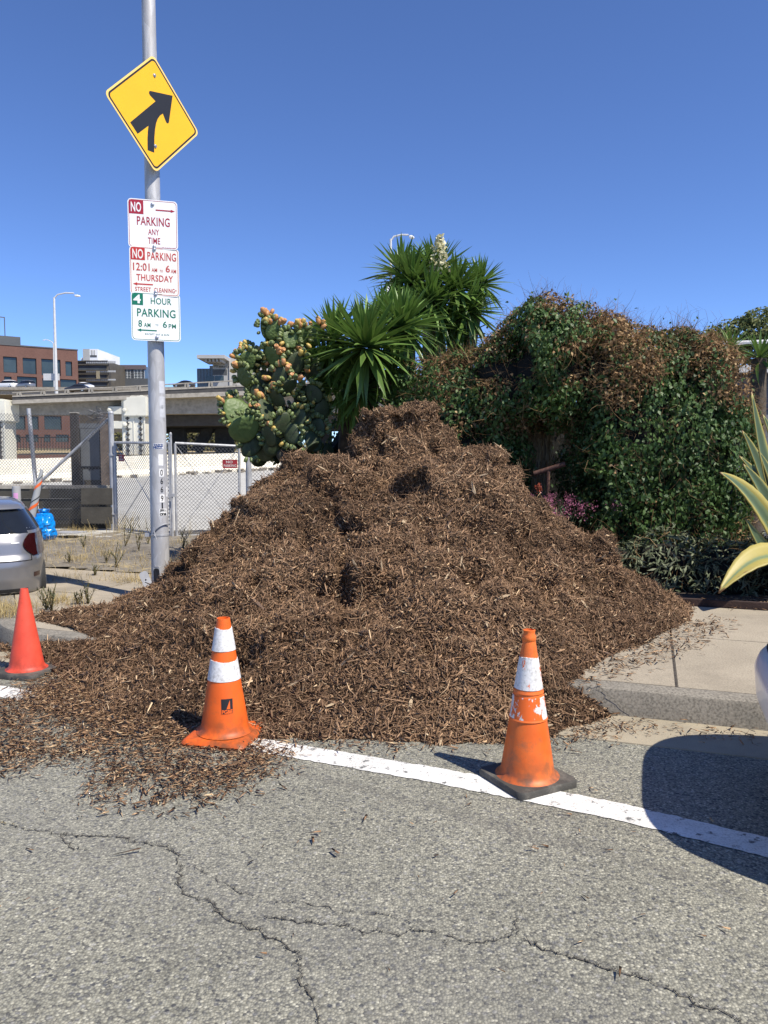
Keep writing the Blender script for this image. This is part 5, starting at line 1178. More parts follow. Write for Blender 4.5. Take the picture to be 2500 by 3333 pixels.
# pale shaggy trunk in the arch, rusty T post, flowers
TO = Vector((2.02, 10.05, .15)); tr = thing('palm_trunk', 'pale shaggy trunk with a few green fronds inside the ivy arch', 'trunk', TO); mb = MB(); a, b = at(1742, 1620, 10.05), at(1760, 1340, 10.05); mb.tube([(a.x, a.y, .1), a, a.lerp(b, .5), b], [.11, .10, .12, .15], 12); mb.build('trunk', sm('pale_bark', (.20, .155, .10), .95, var=.4, scale=10, bump=.6), tr, smooth=True)
m = 420; f = rng.random(m); base = np.array(a)[None] * (1 - f[:, None]) + np.array(b)[None] * f[:, None]; an = rng.uniform(0, 6.28, m); base = base + np.column_stack([np.cos(an), np.sin(an), 0 * an]) * (.10 + .05 * f)[:, None]
tw = twigs(base, unit(np.column_stack([rng.normal(size=m) * .07, rng.normal(size=m) * .07, -np.ones(m)])), rng.uniform(.15, .5, m), rng.uniform(.006, .016, m), np.clip(rng.random(m) * .6 + .4, 0, 1), .08); o = link('thatch', np_mesh('thatch', tw[0] - np.array(TO), tw[1], tintmat('thatch', [(0, (.10, .07, .04)), (.6, (.34, .25, .13)), (1, (.62, .52, .36))], .9, .2), tint=tw[2]), tr); o['kind'] = 'stuff'
RO = at(1783, 1560, 9.0); tp_ = thing('t_post', 'rusty T-shaped iron post standing in front of the ivy arch', 'post', (RO.x, RO.y, .15)); MT['rust'] = sm('rusty_iron', (.10, .05, .035), .8, .2, var=.4, scale=20, bump=.3)
mb = MB(); mb.tube([(RO.x, RO.y, .1), at(1785, 1530, 9.0)], .022, 8); mb.build('upright', MT['rust'], tp_, smooth=True); mb = MB(); mb.tube([at(1738, 1542, 9.05), at(1840, 1510, 8.95)], .03, 10); mb.build('crossbar', MT['rust'], tp_, smooth=True)
FO = at(1790, 1690, 8.55); fo = thing('valerian', 'pink-flowered plant with grey-green leaves beside the heap', 'flowers', (FO.x, FO.y, .15)); P_, h_ = [], []
stems = MB(); lp, fp = [], []
for k in range(42):
    x, y = random.gauss(0, .17), random.gauss(0, .12); top = Vector((FO.x + x * 1.5, FO.y + y, FO.z + random.uniform(-.08, .16) + .1)); bs = Vector((FO.x + x * .5, FO.y + y * .5, .15)); stems.tube([bs, bs.lerp(top, .5) + Vector((0, 0, .05)), top], .004, 3, False)
    for q in range(14): lp.append(bs.lerp(top, random.uniform(.35, .92))[:])
    if random.random() < .62:
        c_ = Vector(top) + Vector((.06, 0, .02)); fp += [(c_ + Vector((random.gauss(0, .032), random.gauss(0, .03), random.gauss(0, .028))))[:] for _ in range(34)]
stems.build('stem', MT['weed'], fo); lp, fp = np.array(lp), np.array(fp)
V, F, T = leaves(lp, rng.normal(size=lp.shape) + np.array([0, -.3, .8]), rng.uniform(.05, .10, len(lp)), rng.random(len(lp)), .6, -.1, LONG); o = link('leaves', np_mesh('leaves', V - np.array(fo.location), F, tintmat('valerian_leaf', [(0, (.05, .09, .04)), (1, (.15, .20, .10))], .6, .3, .2), tint=T), fo); o['kind'] = 'stuff'
V, F, T = leaves(fp, rng.normal(size=fp.shape), rng.uniform(.016, .03, len(fp)), rng.random(len(fp)), 1, 0); o = link('blossom', np_mesh('blossom', V - np.array(fo.location), F, tintmat('pink_blossom', [(0, (.24, .06, .12)), (1, (.42, .17, .24))], .6, .3, .3), tint=T), fo); o['kind'] = 'stuff'
rp = at(1752, 1585, 8.8); rf_ = thing('red_flower', 'single orange-red bloom above the pink flowers', 'flower', (rp.x, rp.y, .15)); q = np.array(rp)[None] + rng.normal(size=(60, 3)) * .022; V, F, T = leaves(q, rng.normal(size=q.shape), rng.uniform(.02, .035, 60), rng.random(60), 1, 0); o = link('petals', np_mesh('petals', V - np.array(rf_.location), F, tintmat('red_petal', [(0, (.28, .05, .03)), (1, (.40, .11, .06))], .6, .3, .3), tint=T), rf_)
o['kind'] = 'stuff'; mb = MB(); mb.tube([(rp.x, rp.y, .15), rp], .006, 4); mb.build('stem', MT['weed'], rf_)

# ------------------------------------------------------------------ yuccas: sword leaves in rosettes
MT['yucca'] = NT('yucca_leaf'); t = MT['yucca']; ob = t.node('ShaderNodeObjectInfo'); at_ = t.node('ShaderNodeAttribute', attribute_name='tint')
cy = t.ramp(at_.outputs['Fac'], [(0, (.085, .155, .03)), (.5, (.125, .215, .045)), (1, (.28, .33, .10))]); cy = t.mix(1.0, cy, t.ramp(ob.outputs['Random'], [(0, .62), (1, 1.25)]), 'MULTIPLY'); MT['yucca'] = t.out(cy, .40, 0, None, .45)
tr_ = t.node('ShaderNodeBsdfTranslucent'); t.lk(cy, tr_.inputs['Color']); mx_ = t.node('ShaderNodeMixShader'); mx_.inputs[0].default_value = .22; t.lk(t.b.outputs[0], mx_.inputs[1]); t.lk(tr_.outputs[0], mx_.inputs[2]); t.lk(mx_.outputs[0], t.n['Material Output'].inputs['Surface'])
def sword(L, W, droop, fold=.25, seg=6):
    V, F, T = [], [], []
    for i in range(seg + 1):
        f = i / seg; w = W * (.55 + 1.8 * f - 2.3 * f * f if f < .45 else .92 * (1 - ((f - .45) / .55) ** 1.4)) * .5 + .0006
        x = L * f * (1 - .12 * droop * f); z = -droop * L * f * f * .45
        V += [(x, -w, z + w * fold), (x, 0, z), (x, w, z + w * fold)]; T += [1.0 if i == seg else .62, .18, .62]
    for i in range(seg):
        for k in range(2): a = i * 3 + k; F.append((a, a + 1, a + 4, a + 3))
    return np.array(V), np.array(F), np.array(T)
SWORDS = [np_mesh('sword_leaf', *sword(1.0, w, d)[:2], MT['yucca'], True, sword(1.0, w, d)[2]) for w, d in ((.105, .08), (.11, .25), (.10, .5), (.105, .9), (.09, .02))]
SW_ARR = [sword(1.0, w, d) for w, d in ((.105, .08), (.11, .25), (.10, .5), (.105, .9), (.09, .02))]
def rosette_mats(c, L, n, up=Vector((0, 0, 1)), lo=-.75):
    out = []
    for k in range(n):
        f = (k + .5) / n; el = 1.45 - f * (1.45 - lo) + random.gauss(0, .07); az = k * 2.39996 + random.gauss(0, .15); d = Vector((math.cos(az) * math.cos(el), math.sin(az) * math.cos(el), math.sin(el)))
        q = up.to_track_quat('Z', 'Y'); d = q @ d; l = L * (.72 + .33 * math.sin(min(1, f * 1.6) * math.pi * .5)) * random.uniform(.88, 1.1)
        rot = d.to_track_quat('X', 'Z') @ Euler((random.gauss(0, .25), 0, 0)).to_quaternion(); kind = 0 if f < .35 else 1 if f < .6 else random.choice((1, 2)) if f < .85 else random.choice((2, 3))
        out.append((kind, Matrix.LocRotScale(c + d * .04, rot, Vector((l, l * random.uniform(.85, 1.1), l)))))
    return out
def yucca(name, label, base, heads, trunkpts, group=None, maxobj=300):
    y = thing(name, label, 'yucca', base, 0, group); allm = []
    for (c, L, n, up, lo) in heads:
        allm += rosette_mats(c - Vector(base), L, n, up, lo)
    vis_ = sorted(allm, key=lambda m_: m_[1].translation.y + (m_[1].to_3x3() @ Vector((1, 0, 0))).y)   # nearest tips first
    for kind, m_ in vis_[:maxobj]: o = link('sword_leaf', SWORDS[kind], y); o.matrix_local = m_
    rest = vis_[maxobj:]
    if rest:
        parts = []
        for kind, m_ in rest: V, F, T = SW_ARR[kind]; M_ = np.array(m_); parts.append((V @ M_[:3, :3].T + M_[:3, 3], F, T))
        V, F, T = join(parts); o = link('sword_leaves', np_mesh('sword_leaves', V, F, MT['yucca'], True, T), y); o['kind'] = 'stuff'
    for i, tp in enumerate(trunkpts):
        mb = MB(); mb.tube([Vector(p) - Vector(base) for p in tp], [.16, .13, .11][:len(tp)] if len(tp) == 3 else .12, 10); mb.build('trunk', MT['bark'], y, world=False, smooth=True)
    return y
MT['bark'] = sm('yucca_bark', (.09, .07, .05), .95, var=.4, scale=12, bump=.7, bscale=40)
U = Vector((0, 0, 1))
def hd_(x, y, Y, L, n, up=(0, 0, 1), lo=-.8): return (atd(x, y, Y), L, n, Vector(up).normalized(), lo)
yb = Vector((-.45, 11.2, .15))
yucca('yucca', 'front yucca with broad sword-leaf rosettes between cactus and ivy', yb, [hd_(790, 752, 10.1, .80, 156, (-.05, -.55, 1), -.85), hd_(868, 708, 10.5, .68, 143, (.15, -.4, 1), -.8), hd_(722, 735, 10.7, .66, 104, (-.4, -.2, 1), -.8), hd_(830, 700, 11.0, .62, 91, (0, .1, 1), -.5), hd_(702, 800, 10.7, .62, 91, (-.6, -.4, .5), -1.0), hd_(845, 800, 10.5, .60, 104, (.3, -.7, .4), -1.1), hd_(785, 845, 10.4, .62, 91, (-.1, -.9, .1), -1.1), hd_(740, 840, 10.8, .6, 78, (-.4, -.7, .2), -1.1), hd_(905, 890, 10.4, .45, 52, (.3, -.3, 1), -.2)],
      [[yb, atd(800, 850, 10.9), atd(795, 765, 10.5)], [yb + Vector((.2, .1, 0)), atd(880, 830, 11), atd(880, 720, 10.8)], [yb + Vector((-.2, .1, 0)), atd(760, 830, 11.2), atd(730, 745, 11)]])
yb2 = Vector((.55, 12.4, .15))
yucca('yucca', 'taller rear yucca with a cream flower spike on top', yb2, [hd_(892, 612, 12.0, .68, 130, (-.25, -.35, 1), -.9), hd_(868, 590, 12.4, .62, 90, (-.2, .1, 1), -.7), hd_(942, 590, 12.3, .66, 117, (.05, -.2, 1), -.7), hd_(985, 625, 12.0, .64, 117, (.3, -.4, .9), -.9), hd_(1036, 615, 12.2, .52, 104, (.3, -.1, 1), -.9), hd_(930, 650, 11.8, .66, 117, (-.05, -.8, .5), -1.0), hd_(1010, 672, 12.0, .66, 104, (.6, -.4, .4), -1.1), hd_(955, 705, 12.0, .66, 91, (.1, -.8, .1), -1.2), hd_(870, 650, 12.2, .55, 78, (-.6, -.3, .6), -1.0), hd_(990, 735, 12.3, .6, 65, (.4, -.6, .0), -1.1)],
      [[yb2, atd(930, 800, 12.6), atd(925, 640, 12.4)], [yb2 + Vector((.15, .1, 0)), atd(980, 780, 12.6), atd(985, 655, 12.4)], [yb2 + Vector((.2, .15, 0)), atd(1010, 760, 12.6), atd(1032, 640, 12.4)]])
yk = [o for o in bpy.data.objects if o.name.startswith('yucca') and o.get('label', '').startswith('taller')][0]
pts_ = []
a, b = atd(947, 580, 11.75), atd(951, 508, 11.75)
for k in range(70):
    f = k / 69; r_ = .13 * (1 - f) + .02; an = k * 2.4; pts_.append((a.lerp(b, f) + Vector((math.cos(an) * r_, math.sin(an) * r_, random.gauss(0, .02))))[:])
pts_ = np.repeat(np.array(pts_), 3, 0) + rng.normal(size=(210, 3)) * .012
V, F, T = leaves(pts_, rng.normal(size=pts_.shape), rng.uniform(.055, .095, len(pts_)), rng.random(len(pts_)), 1, .6); o = link('flower_spike', np_mesh('flower_spike', V - np.array(yb2), F, tintmat('cream_petal', [(0, (.55, .50, .26)), (1, (.82, .78, .55))], .6, .3, .3), tint=T), yk); o['kind'] = 'stuff'
mb = MB(); mb.tube([a, b], .012, 5); mb.build('flower_stalk', MT['weed'], yk)
for lab, x, y, Yd, L in (('small spiky yucca right of the hedge top, left of its pair', 1578, 752, 12.2, .42), ('small spiky yucca at the right edge above the hedge', 1640, 775, 11.8, .50)):
    c_ = atd(x, y, Yd); yucca('small_yucca', lab, Vector((c_.x, c_.y, .15)), [(c_, L, 46, Vector((0, -.3, 1)).normalized(), -.5)], [[(c_.x, c_.y, .1), (c_.x, c_.y, c_.z * .6), c_]])

# ------------------------------------------------------------------ prickly pear
MT['pad'] = NT('cactus_pad'); t = MT['pad']; v = t.coord(); ob = t.node('ShaderNodeObjectInfo'); vo = t.node('ShaderNodeTexVoronoi'); vo.inputs['Scale'].default_value = 9; t.lk(v, vo.inputs['Vector'])
cp = t.ramp(t.noise(v, 3, 4), [(.3, (.075, .12, .035)), (.7, (.12, .17, .055))]); cp = t.mix(t.ramp(vo.outputs['Distance'], [(.03, .8), (.10, 0.0)]), cp, (.22, .21, .11)); cp = t.mix(1.0, cp, t.ramp(ob.outputs['Random'], [(0, .6), (1, 1.15)]), 'MULTIPLY')
MT['pad'] = t.out(cp, .5, 0, t.bump(vo.outputs['Distance'], .22, .03), .35)
def fruitmat(name, a, b): return sm(name, a, .45, var=.3, scale=9, dirt=(b, 6, .5, .7), bump=.3, bscale=30)
FR = [fruitmat('orange_fruit', (.44, .20, .065), (.50, .30, .10)), fruitmat('peach_fruit', (.48, .25, .10), (.45, .14, .06)), fruitmat('green_fruit', (.13, .17, .055), (.20, .21, .09)), fruitmat('yellow_fruit', (.52, .36, .09), (.25, .24, .09))]
def pad_mesh():
    mb = MB(); n, m = 18, 7; rows = []
    for j in range(m):
        ph = -math.pi / 2 + math.pi * j / (m - 1)
        for k in range(n):
            a = 2 * math.pi * k / n; rr = math.cos(ph); w = 1 - .16 * math.cos(a) * 0; x = math.sin(a) * rr * (.40 - .09 * math.cos(a + math.pi)); z = .5 - .5 * math.cos(a) * rr if False else .5 + .5 * (-math.cos(a)) * rr
            mb.v.append((x, .055 * math.sin(ph) * (1 + .3 * rr), z))
    mb.f = [(j * n + k, j * n + (k + 1) % n, (j + 1) * n + (k + 1) % n, (j + 1) * n + k) for j in range(m - 1) for k in range(n)]
    return mb.mesh('pad', MT['pad'], None, 'all')
PAD = pad_mesh(); PAD_D = PAD.copy(); PAD_D.materials.clear(); PAD_D.materials.append(sm('dark_cactus_pad', (.04, .058, .022), .6, var=.35, scale=3, bump=.4, bscale=12, dirt=((.13, .11, .07), 5, .55, .75)))  # darker pad copy, for all but the first pads
def fruit_mesh(mat):
    mb = MB(); mb.lathe([(.10, 0), (.30, .12), (.42, .38), (.44, .6), (.38, .85), (.30, .97), (.22, .93), (.05, .90)], 10); return mb.mesh('fruit', mat, None, 'all')
FM_ = [fruit_mesh(m_) for m_ in FR]
cb = atd(640, 1130, 10.9); cb.z = .1; cact = thing('prickly_pear', 'tall prickly pear cactus loaded with orange and green fruit', 'cactus', cb)
# visible pads first: tip pixel, base pixel (photo display px), depth, facing (0 = to camera)
PADS = [(492, 868, 536, 915, 10.0, .5), (549, 905, 505, 950, 9.9, .4), (520, 795, 535, 835, 10.1, -.6), (543, 765, 520, 798, 10.2, .2), (597, 690, 585, 735, 10.2, .3), (570, 680, 582, 735, 10.25, 1.0), (612, 715, 640, 750, 10.2, .5), (640, 715, 600, 760, 10.25, -.2), (660, 705, 640, 750, 10.3, .6), (575, 745, 600, 790, 10.2, -.5), (530, 745, 560, 775, 10.3, .8), (690, 700, 670, 745, 10.5, .2), (650, 760, 625, 810, 10.15, .4), (610, 790, 600, 840, 10.1, -.3), (640, 820, 600, 855, 10.0, .6), (585, 840, 610, 880, 10.05, -.5), (560, 860, 590, 910, 10.0, .9), (545, 830, 570, 870, 10.2, .1), (500, 850, 530, 880, 10.3, 1.0), (620, 890, 600, 940, 10.0, .4), (655, 880, 630, 930, 10.1, -.4), (570, 915, 590, 965, 10.0, -.6), (600, 940, 580, 985, 10.1, .3), (525, 985, 560, 945, 10.1, .3), (545, 960, 590, 990, 10.2, -.1), (640, 960, 620, 915, 10.0, -.3), (660, 930, 690, 975, 10.1, .7), (690, 900, 680, 950, 10.3, -.2), (700, 860, 690, 910, 10.4, .5), (665, 830, 690, 870, 10.3, .0), (680, 780, 670, 825, 10.5, -.5), (600, 715, 610, 760, 10.5, -.2), (560, 800, 590, 850, 10.5, .1), (520, 925, 560, 960, 10.3, -.8), (650, 985, 690, 955, 10.0, 1.1), (478, 870, 510, 890, 10.4, .6)]
for k in range(56):
    x, y = random.uniform(545, 715), random.uniform(730, 965)
    PADS.append((x, y, x + random.uniform(-22, 22), y + random.uniform(34, 52), random.uniform(10.4, 11.3), random.uniform(-1.2, 1.2)))
tips = []
for i, (x0, y0, x1, y1, Yd, yaw) in enumerate(PADS):
    tip, bs = atd(x0, y0, Yd - .05), atd(x1, y1, Yd); ax = tip - bs; L = ax.length * (1.12 if i < 4 else 1.0); zq = ax.normalized(); xq = Vector((math.cos(yaw), math.sin(yaw), 0)); xq = (xq - zq * xq.dot(zq)).normalized(); yq = zq.cross(xq)
    M_ = Matrix((xq, yq, zq)).transposed().to_4x4(); M_.translation = bs - cb; M_ = M_ @ Matrix.Diagonal((L * (1.1 if i < 4 else .95), L * random.uniform(.8, 1.1), L, 1)); o = link('pad', PAD if i < 12 else PAD_D, cact); o.matrix_local = M_
    tips.append((M_, L, i))
rim = []
for M_, L, i in tips:
    for a in np.linspace(-105, 105, 15):
        for dy in (-.03, .03):
            t_a = R(a); p = M_ @ Vector((math.sin(t_a) * .44, dy, .5 + .49 * math.cos(t_a))); nd_ = (M_.to_3x3() @ Vector((math.sin(t_a), dy * 6, math.cos(t_a) * 1.1))).normalized(); w_ = p + cb; d_ = w_ - Vector((0, 0, CAMZ)); zc_ = d_.y * CA - d_.z * SA; rim.append(((1250 + d_.x / zc_ * FPX) / D, (1666.5 - (d_.y * SA + d_.z * CA) / zc_ * FPX) / D, w_.y, p, nd_))
RX = np.array([(q[0], q[1], q[2]) for q in rim])
def fruit(x, y, kind, s_f):
    k = int(np.argmin((RX[:, 0] - x) ** 2 + (RX[:, 1] - y) ** 2 + ((RX[:, 2] - 9.9) * 14) ** 2)); p, nd_ = rim[k][3], rim[k][4]; nd_ = (nd_ + Vector((random.gauss(0, .3), -.15 + random.gauss(0, .3), .15))).normalized()
    p = p + Vector((random.gauss(0, .018), random.gauss(0, .02), random.gauss(0, .018)))
    o = link('fruit', FM_[kind], cact); o.matrix_local = Matrix.LocRotScale(p - nd_ * .012, nd_.to_track_quat('Z', 'Y'), Vector((s_f * .82, s_f * .82, s_f)))
for x, y, n in ((592, 662, 9), (578, 682, 5), (612, 690, 6), (640, 692, 11), (655, 700, 5), (692, 692, 7), (528, 752, 3), (505, 785, 6), (602, 768, 10), (606, 800, 9), (592, 828, 6), (642, 815, 4), (492, 868, 3), (553, 868, 5), (566, 890, 5), (602, 915, 4), (660, 760, 3), (640, 745, 3)):
    for _ in range(n): fruit(x + random.gauss(0, 9), y + random.gauss(0, 9), random.choice((0, 1, 1, 3)), random.uniform(.075, .1))
for _ in range(190): fruit(random.uniform(480, 715), random.uniform(700, 960), random.choice((2, 2, 2, 2, 3)), random.uniform(.055, .08))
parts = []; fv = np.array([v.co[:] for v in FM_[2].vertices]); ff = [tuple(p.vertices) for p in FM_[2].polygons if len(p.vertices) == 4]; ff = np.array(ff)
for M_, L, i in tips:
    for k in range(12 if i < 36 else 7):
        a = R(random.uniform(-100, 100)); p = M_ @ Vector((math.sin(a) * .45, random.gauss(0, .05), .5 + .49 * math.cos(a))); nd_ = (M_.to_3x3() @ Vector((math.sin(a), random.gauss(0, .3), math.cos(a)))).normalized(); s_f = random.uniform(.05, .085)
        m4 = np.array(Matrix.LocRotScale(p - nd_ * .012, nd_.to_track_quat('Z', 'Y'), Vector((s_f * .8, s_f * .8, s_f)))); parts.append((fv @ m4[:3, :3].T + m4[:3, 3], ff, np.zeros(len(fv))))
V, F, T = join(parts); o = link('young_fruit', np_mesh('young_fruit', V, F, FR[2], True), cact); o['kind'] = 'stuff'
for a, b, c_ in ((cb, atd(640, 950, 10.8), atd(600, 850, 10.6)), (cb, atd(680, 960, 10.9), atd(680, 840, 10.8)), (cb, atd(620, 960, 10.7), atd(560, 930, 10.4)), (atd(600, 850, 10.6), atd(590, 790, 10.5), atd(595, 730, 10.4)), (atd(620, 940, 10.6), atd(610, 985, 10.1), atd(618, 1000, 10.05))):
    mb = MB(); mb.tube([Vector(a) - cb, Vector(b) - cb, Vector(c_) - cb], [.11, .08, .05], 9); mb.build('stem', sm('cactus_stem', (.05, .045, .03), .9, var=.3, bump=.5), cact, world=False, smooth=True)

# ------------------------------------------------------------------ variegated agave at the right edge
MT['agave'] = mat_agave()
AO = Vector((4.25, 7.75, .16)); ag = thing('agave', 'large variegated agave with yellow-edged leaves at the right edge', 'agave', AO)
def agave_leaf(p0, p1, p2, W, face, yel=0.0):  # yel sets a sun-facing leaf's lit yellow in its tint
    """quadratic curve from base to tip, channelled, toothed edge; tint = distance from the midrib"""
    n, m = 22, 6; V, F, T = [], [], []; p0, p1, p2 = Vector(p0), Vector(p1), Vector(p2)
    for i in range(n + 1):
        f = i / n; c = p0 * (1 - f) ** 2 + p1 * 2 * f * (1 - f) + p2 * f * f; d = ((p1 - p0) * (1 - f) + (p2 - p1) * f).normalized(); fc = Vector(face); s = d.cross(fc).normalized(); u = s.cross(d)
        w = W * .5 * (.62 + .55 * math.sin(min(1, f / .45) * math.pi / 2) * .7 if f < .45 else (1.005) * (1 - ((f - .45) / .55) ** 1.9)) + .002
        for k in range(m + 1):
            g = k / m * 2 - 1; tooth = (.05 * (i % 2)) * (abs(g) > .9); V.append((c + s * w * g * (1 + tooth) + u * (w * .35 * g * g) - AO)[:]); T.append(min(.88, abs(g) * .74 + yel) if f < .97 else 1.0)
    for i in range(n):
        for k in range(m): a = i * (m + 1) + k; F.append((a, a + 1, a + m + 2, a + m + 1))
    o = link('leaf', np_mesh('leaf', np.array(V), np.array(F), MT['agave'], True, np.array(T)), ag)
    md = o.modifiers.new('thickness', 'SOLIDIFY'); md.thickness = .012; md.offset = -1; return o
B0 = AO + Vector((0, 0, .12))
agave_leaf(B0 + Vector((-.05, -.02, .1)), atd(1655, 1060, 7.6), atd(1624, 846, 7.55), .17, (.5, -.8, -.1))
agave_leaf(B0 + Vector((-.05, .1, .1)), atd(1660, 1030, 7.8), atd(1604, 930, 7.7), .16, (.3, -.8, .3))
agave_leaf(B0 + Vector((-.05, .15, .1)), atd(1690, 1075, 8.0), atd(1598, 985, 7.9), .17, (.2, -.7, .5))
agave_leaf(B0 + Vector((-.1, -.1, .1)), atd(1680, 1090, 7.5), atd(1606, 1002, 7.4), .16, (.3, -.9, .1))
agave_leaf(B0 + Vector((-.1, -.1, .05)), atd(1650, 1070, 7.4), atd(1556, 1020, 7.2), .22, (-.2, -.75, .65), .22)
agave_leaf(B0 + Vector((-.1, -.2, .02)), atd(1670, 1130, 7.3), atd(1552, 1280, 6.95), .27, (-.45, -.7, .55), .5)
for tx, ty, Yt, Wt in ((1648, 895, 7.9, .16), (1632, 1062, 7.5, .17), (1612, 1120, 7.4, .17), (1640, 975, 7.6, .16)):
    agave_leaf(B0 + Vector((-.05, random.uniform(-.1, .15), .08)), atd(tx + 55, ty + 110, Yt), atd(tx, ty, Yt - .05), Wt, (.2, -.8, .4))
for k in range(12):
    an = R(-62 + 12 * k); d = Vector((math.cos(an), math.sin(an), 0)); el = random.uniform(.5, 1.5); tip = B0 + d * random.uniform(.7, 1.1) + Vector((0, 0, el)); agave_leaf(B0 + d * .05, B0 + d * .55 + Vector((0, 0, .75)), tip, .23, (-d.x, -d.y, .6))
mb = MB(); mb.lathe([(.12, -.1), (.17, .05), (.12, .25), (.03, .4)], 12); mb.build('heart', MT['pad'], ag, world=False, smooth=True)
# ------------------------------------------------------------------ beyond the lot: barrier, viaduct, buildings
jb = thing('concrete_barrier', 'long cream concrete barrier across the back of the lot', 'barrier', (-10, 36, .6))
JP = [Vector((-26, 24)), Vector((-15.2, 30.0)), Vector((-11.0, 37.0)), Vector((-6.5, 44)), Vector((-2, 46.5)), Vector((6, 49))]
for a, b in zip(JP[:-1], JP[1:]):
    n = max(1, round((b - a).length / 6)); 
    for k in range(n):
        p, q = a.lerp(b, k / n + .001), a.lerp(b, (k + 1) / n - .001); d = (q - p).normalized(); nn_ = Vector((d.y, -d.x)); mb = MB(); pr_ = [(-.3, -.25), (-.3, .1), (-.12, .32), (-.08, .95), (.08, .95), (.12, .32), (.3, .1), (.3, -.25)]
        for e in (p, q): z = lot_z(e.y) ; mb.v += [(e.x + nn_.x * o, e.y + nn_.y * o, z + h) for o, h in pr_]
        m = len(pr_); mb.f = [(i, (i + 1) % m, m + (i + 1) % m, m + i) for i in range(m)] + [tuple(reversed(range(m))), tuple(range(m, 2 * m))]; mb.build('segment', MT['barrier'], jb)
dbl = MB()
for k in range(60):
    f = random.random(); i = random.choice((1, 2, 2, 3)); p = JP[i].lerp(JP[i + 1], f); p = p + Vector((random.uniform(-.2, 1.2), random.uniform(-1.6, -.5))); dbl.box((p.x, p.y, lot_z(p.y) + .05), (random.uniform(.1, .6), random.uniform(.05, .3), random.uniform(.03, .2)), random.uniform(0, 3))
o = dbl.build('lot_debris', sm('debris', (.22, .19, .15), .95, var=.6, scale=3)); tag(o, 'broken concrete and timber debris along the foot of the cream barrier', 'debris', kind='stuff')
mb = MB(); p = gnd(430, 1605, .3); q = gnd(360, 1600, .3); mb.box((p.x - .4, 16.9, .26), (1.3, .22, .1), R(4)); tag(mb.build('timber_beam', sm('beam', (.12, .10, .075), .9, var=.3)), 'loose weathered beam lying inside the lot behind the left gate leaf', 'timber')

# near ramp viaduct: runs left to right, rising; depth 62 m on the left to 70 m on the right
def line3(x0, y0, Y0, x1, y1, Y1): return at(x0, y0, Y0), at(x1, y1, Y1)
va = thing('viaduct', 'concrete freeway ramp on cream columns crossing behind the lot', 'viaduct', (-18, 62, 0))
RA = (-60, 58.0); RB = (1600, 70.0)
def Yv(px): return RA[1] + (RB[1] - RA[1]) * (px - RA[0]) / (RB[0] - RA[0])
def vstrip(name, ytop, ybot, dep, mat, dy=0.0, x0=40, x1=1600, n=12):
    """band of the ramp between two photo lines (functions of px), extruded away from the viewer"""
    mb = MB()
    for i in range(n + 1):
        px = x0 + (x1 - x0) * i / n; Y = Yv(px) + dy; a, b = at(px, ybot(px), Y), at(px, ytop(px), Y); a.y = b.y = Y
        mb.v += [a[:], b[:], (b.x, b.y + dep, b.z), (a.x, a.y + dep, a.z)]
    mb.f = [(i * 4 + k, i * 4 + (k + 1) % 4, i * 4 + 4 + (k + 1) % 4, i * 4 + 4 + k) for i in range(n) for k in range(4)] + [(3, 2, 1, 0), tuple(n * 4 + k for k in range(4))]
    return mb.build(name, mat, va)
L_ = lambda xa, ya, xb, yb: (lambda x: ya + (yb - ya) * (x - xa) / (xb - xa))
rail_t = lambda x: 1276 - (x - 50) * .0545; deck_t = lambda x: 1287 - (x - 50) * .0455; drain_b = lambda x: 1302 - (x - 50) * .0395; lip_b = lambda x: 1314 - (x - 50) * .037; gird_b = lambda x: 1352 - (x - 50) * .0085; soff_b = lambda x: 1372 + 0 * x
vstrip('parapet', deck_t, lambda x: deck_t(x) + 5, 14, MT['viaduct'], 0)
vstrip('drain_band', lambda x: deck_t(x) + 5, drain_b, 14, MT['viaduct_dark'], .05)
vstrip('deck_edge', drain_b, lip_b, 14, MT['viaduct'], -.15)
vstrip('girder', lip_b, gird_b, 1.2, MT['viaduct'], 1.2); vstrip('girder', lip_b, gird_b, 1.2, MT['viaduct'], 10)
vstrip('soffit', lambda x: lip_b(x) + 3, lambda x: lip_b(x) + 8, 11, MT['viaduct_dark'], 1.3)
vstrip('shade_soffit', lambda x: gird_b(x) - 6, lambda x: 1388 - (x - 490) * .012, 11, MT['viaduct_dark'], 2.6, x0=492)  # added strip whose dark colour is the shade under the deck
vstrip('rail', rail_t, lambda x: rail_t(x) + 3.2, .25, MT['viaduct'], .1)
for px in list(range(62, 1000, 78)):
    for dx in (-4.0, 4.0):
        mb = MB(); a, b = at(px + dx * 1.2, deck_t(px) + 1, Yv(px) + .1), at(px + dx * .8, rail_t(px) + 2, Yv(px) + .1); mb.beam(a, b, .12, .2, (0, 1, 0)); mb.build('rail_post', MT['viaduct'], va)
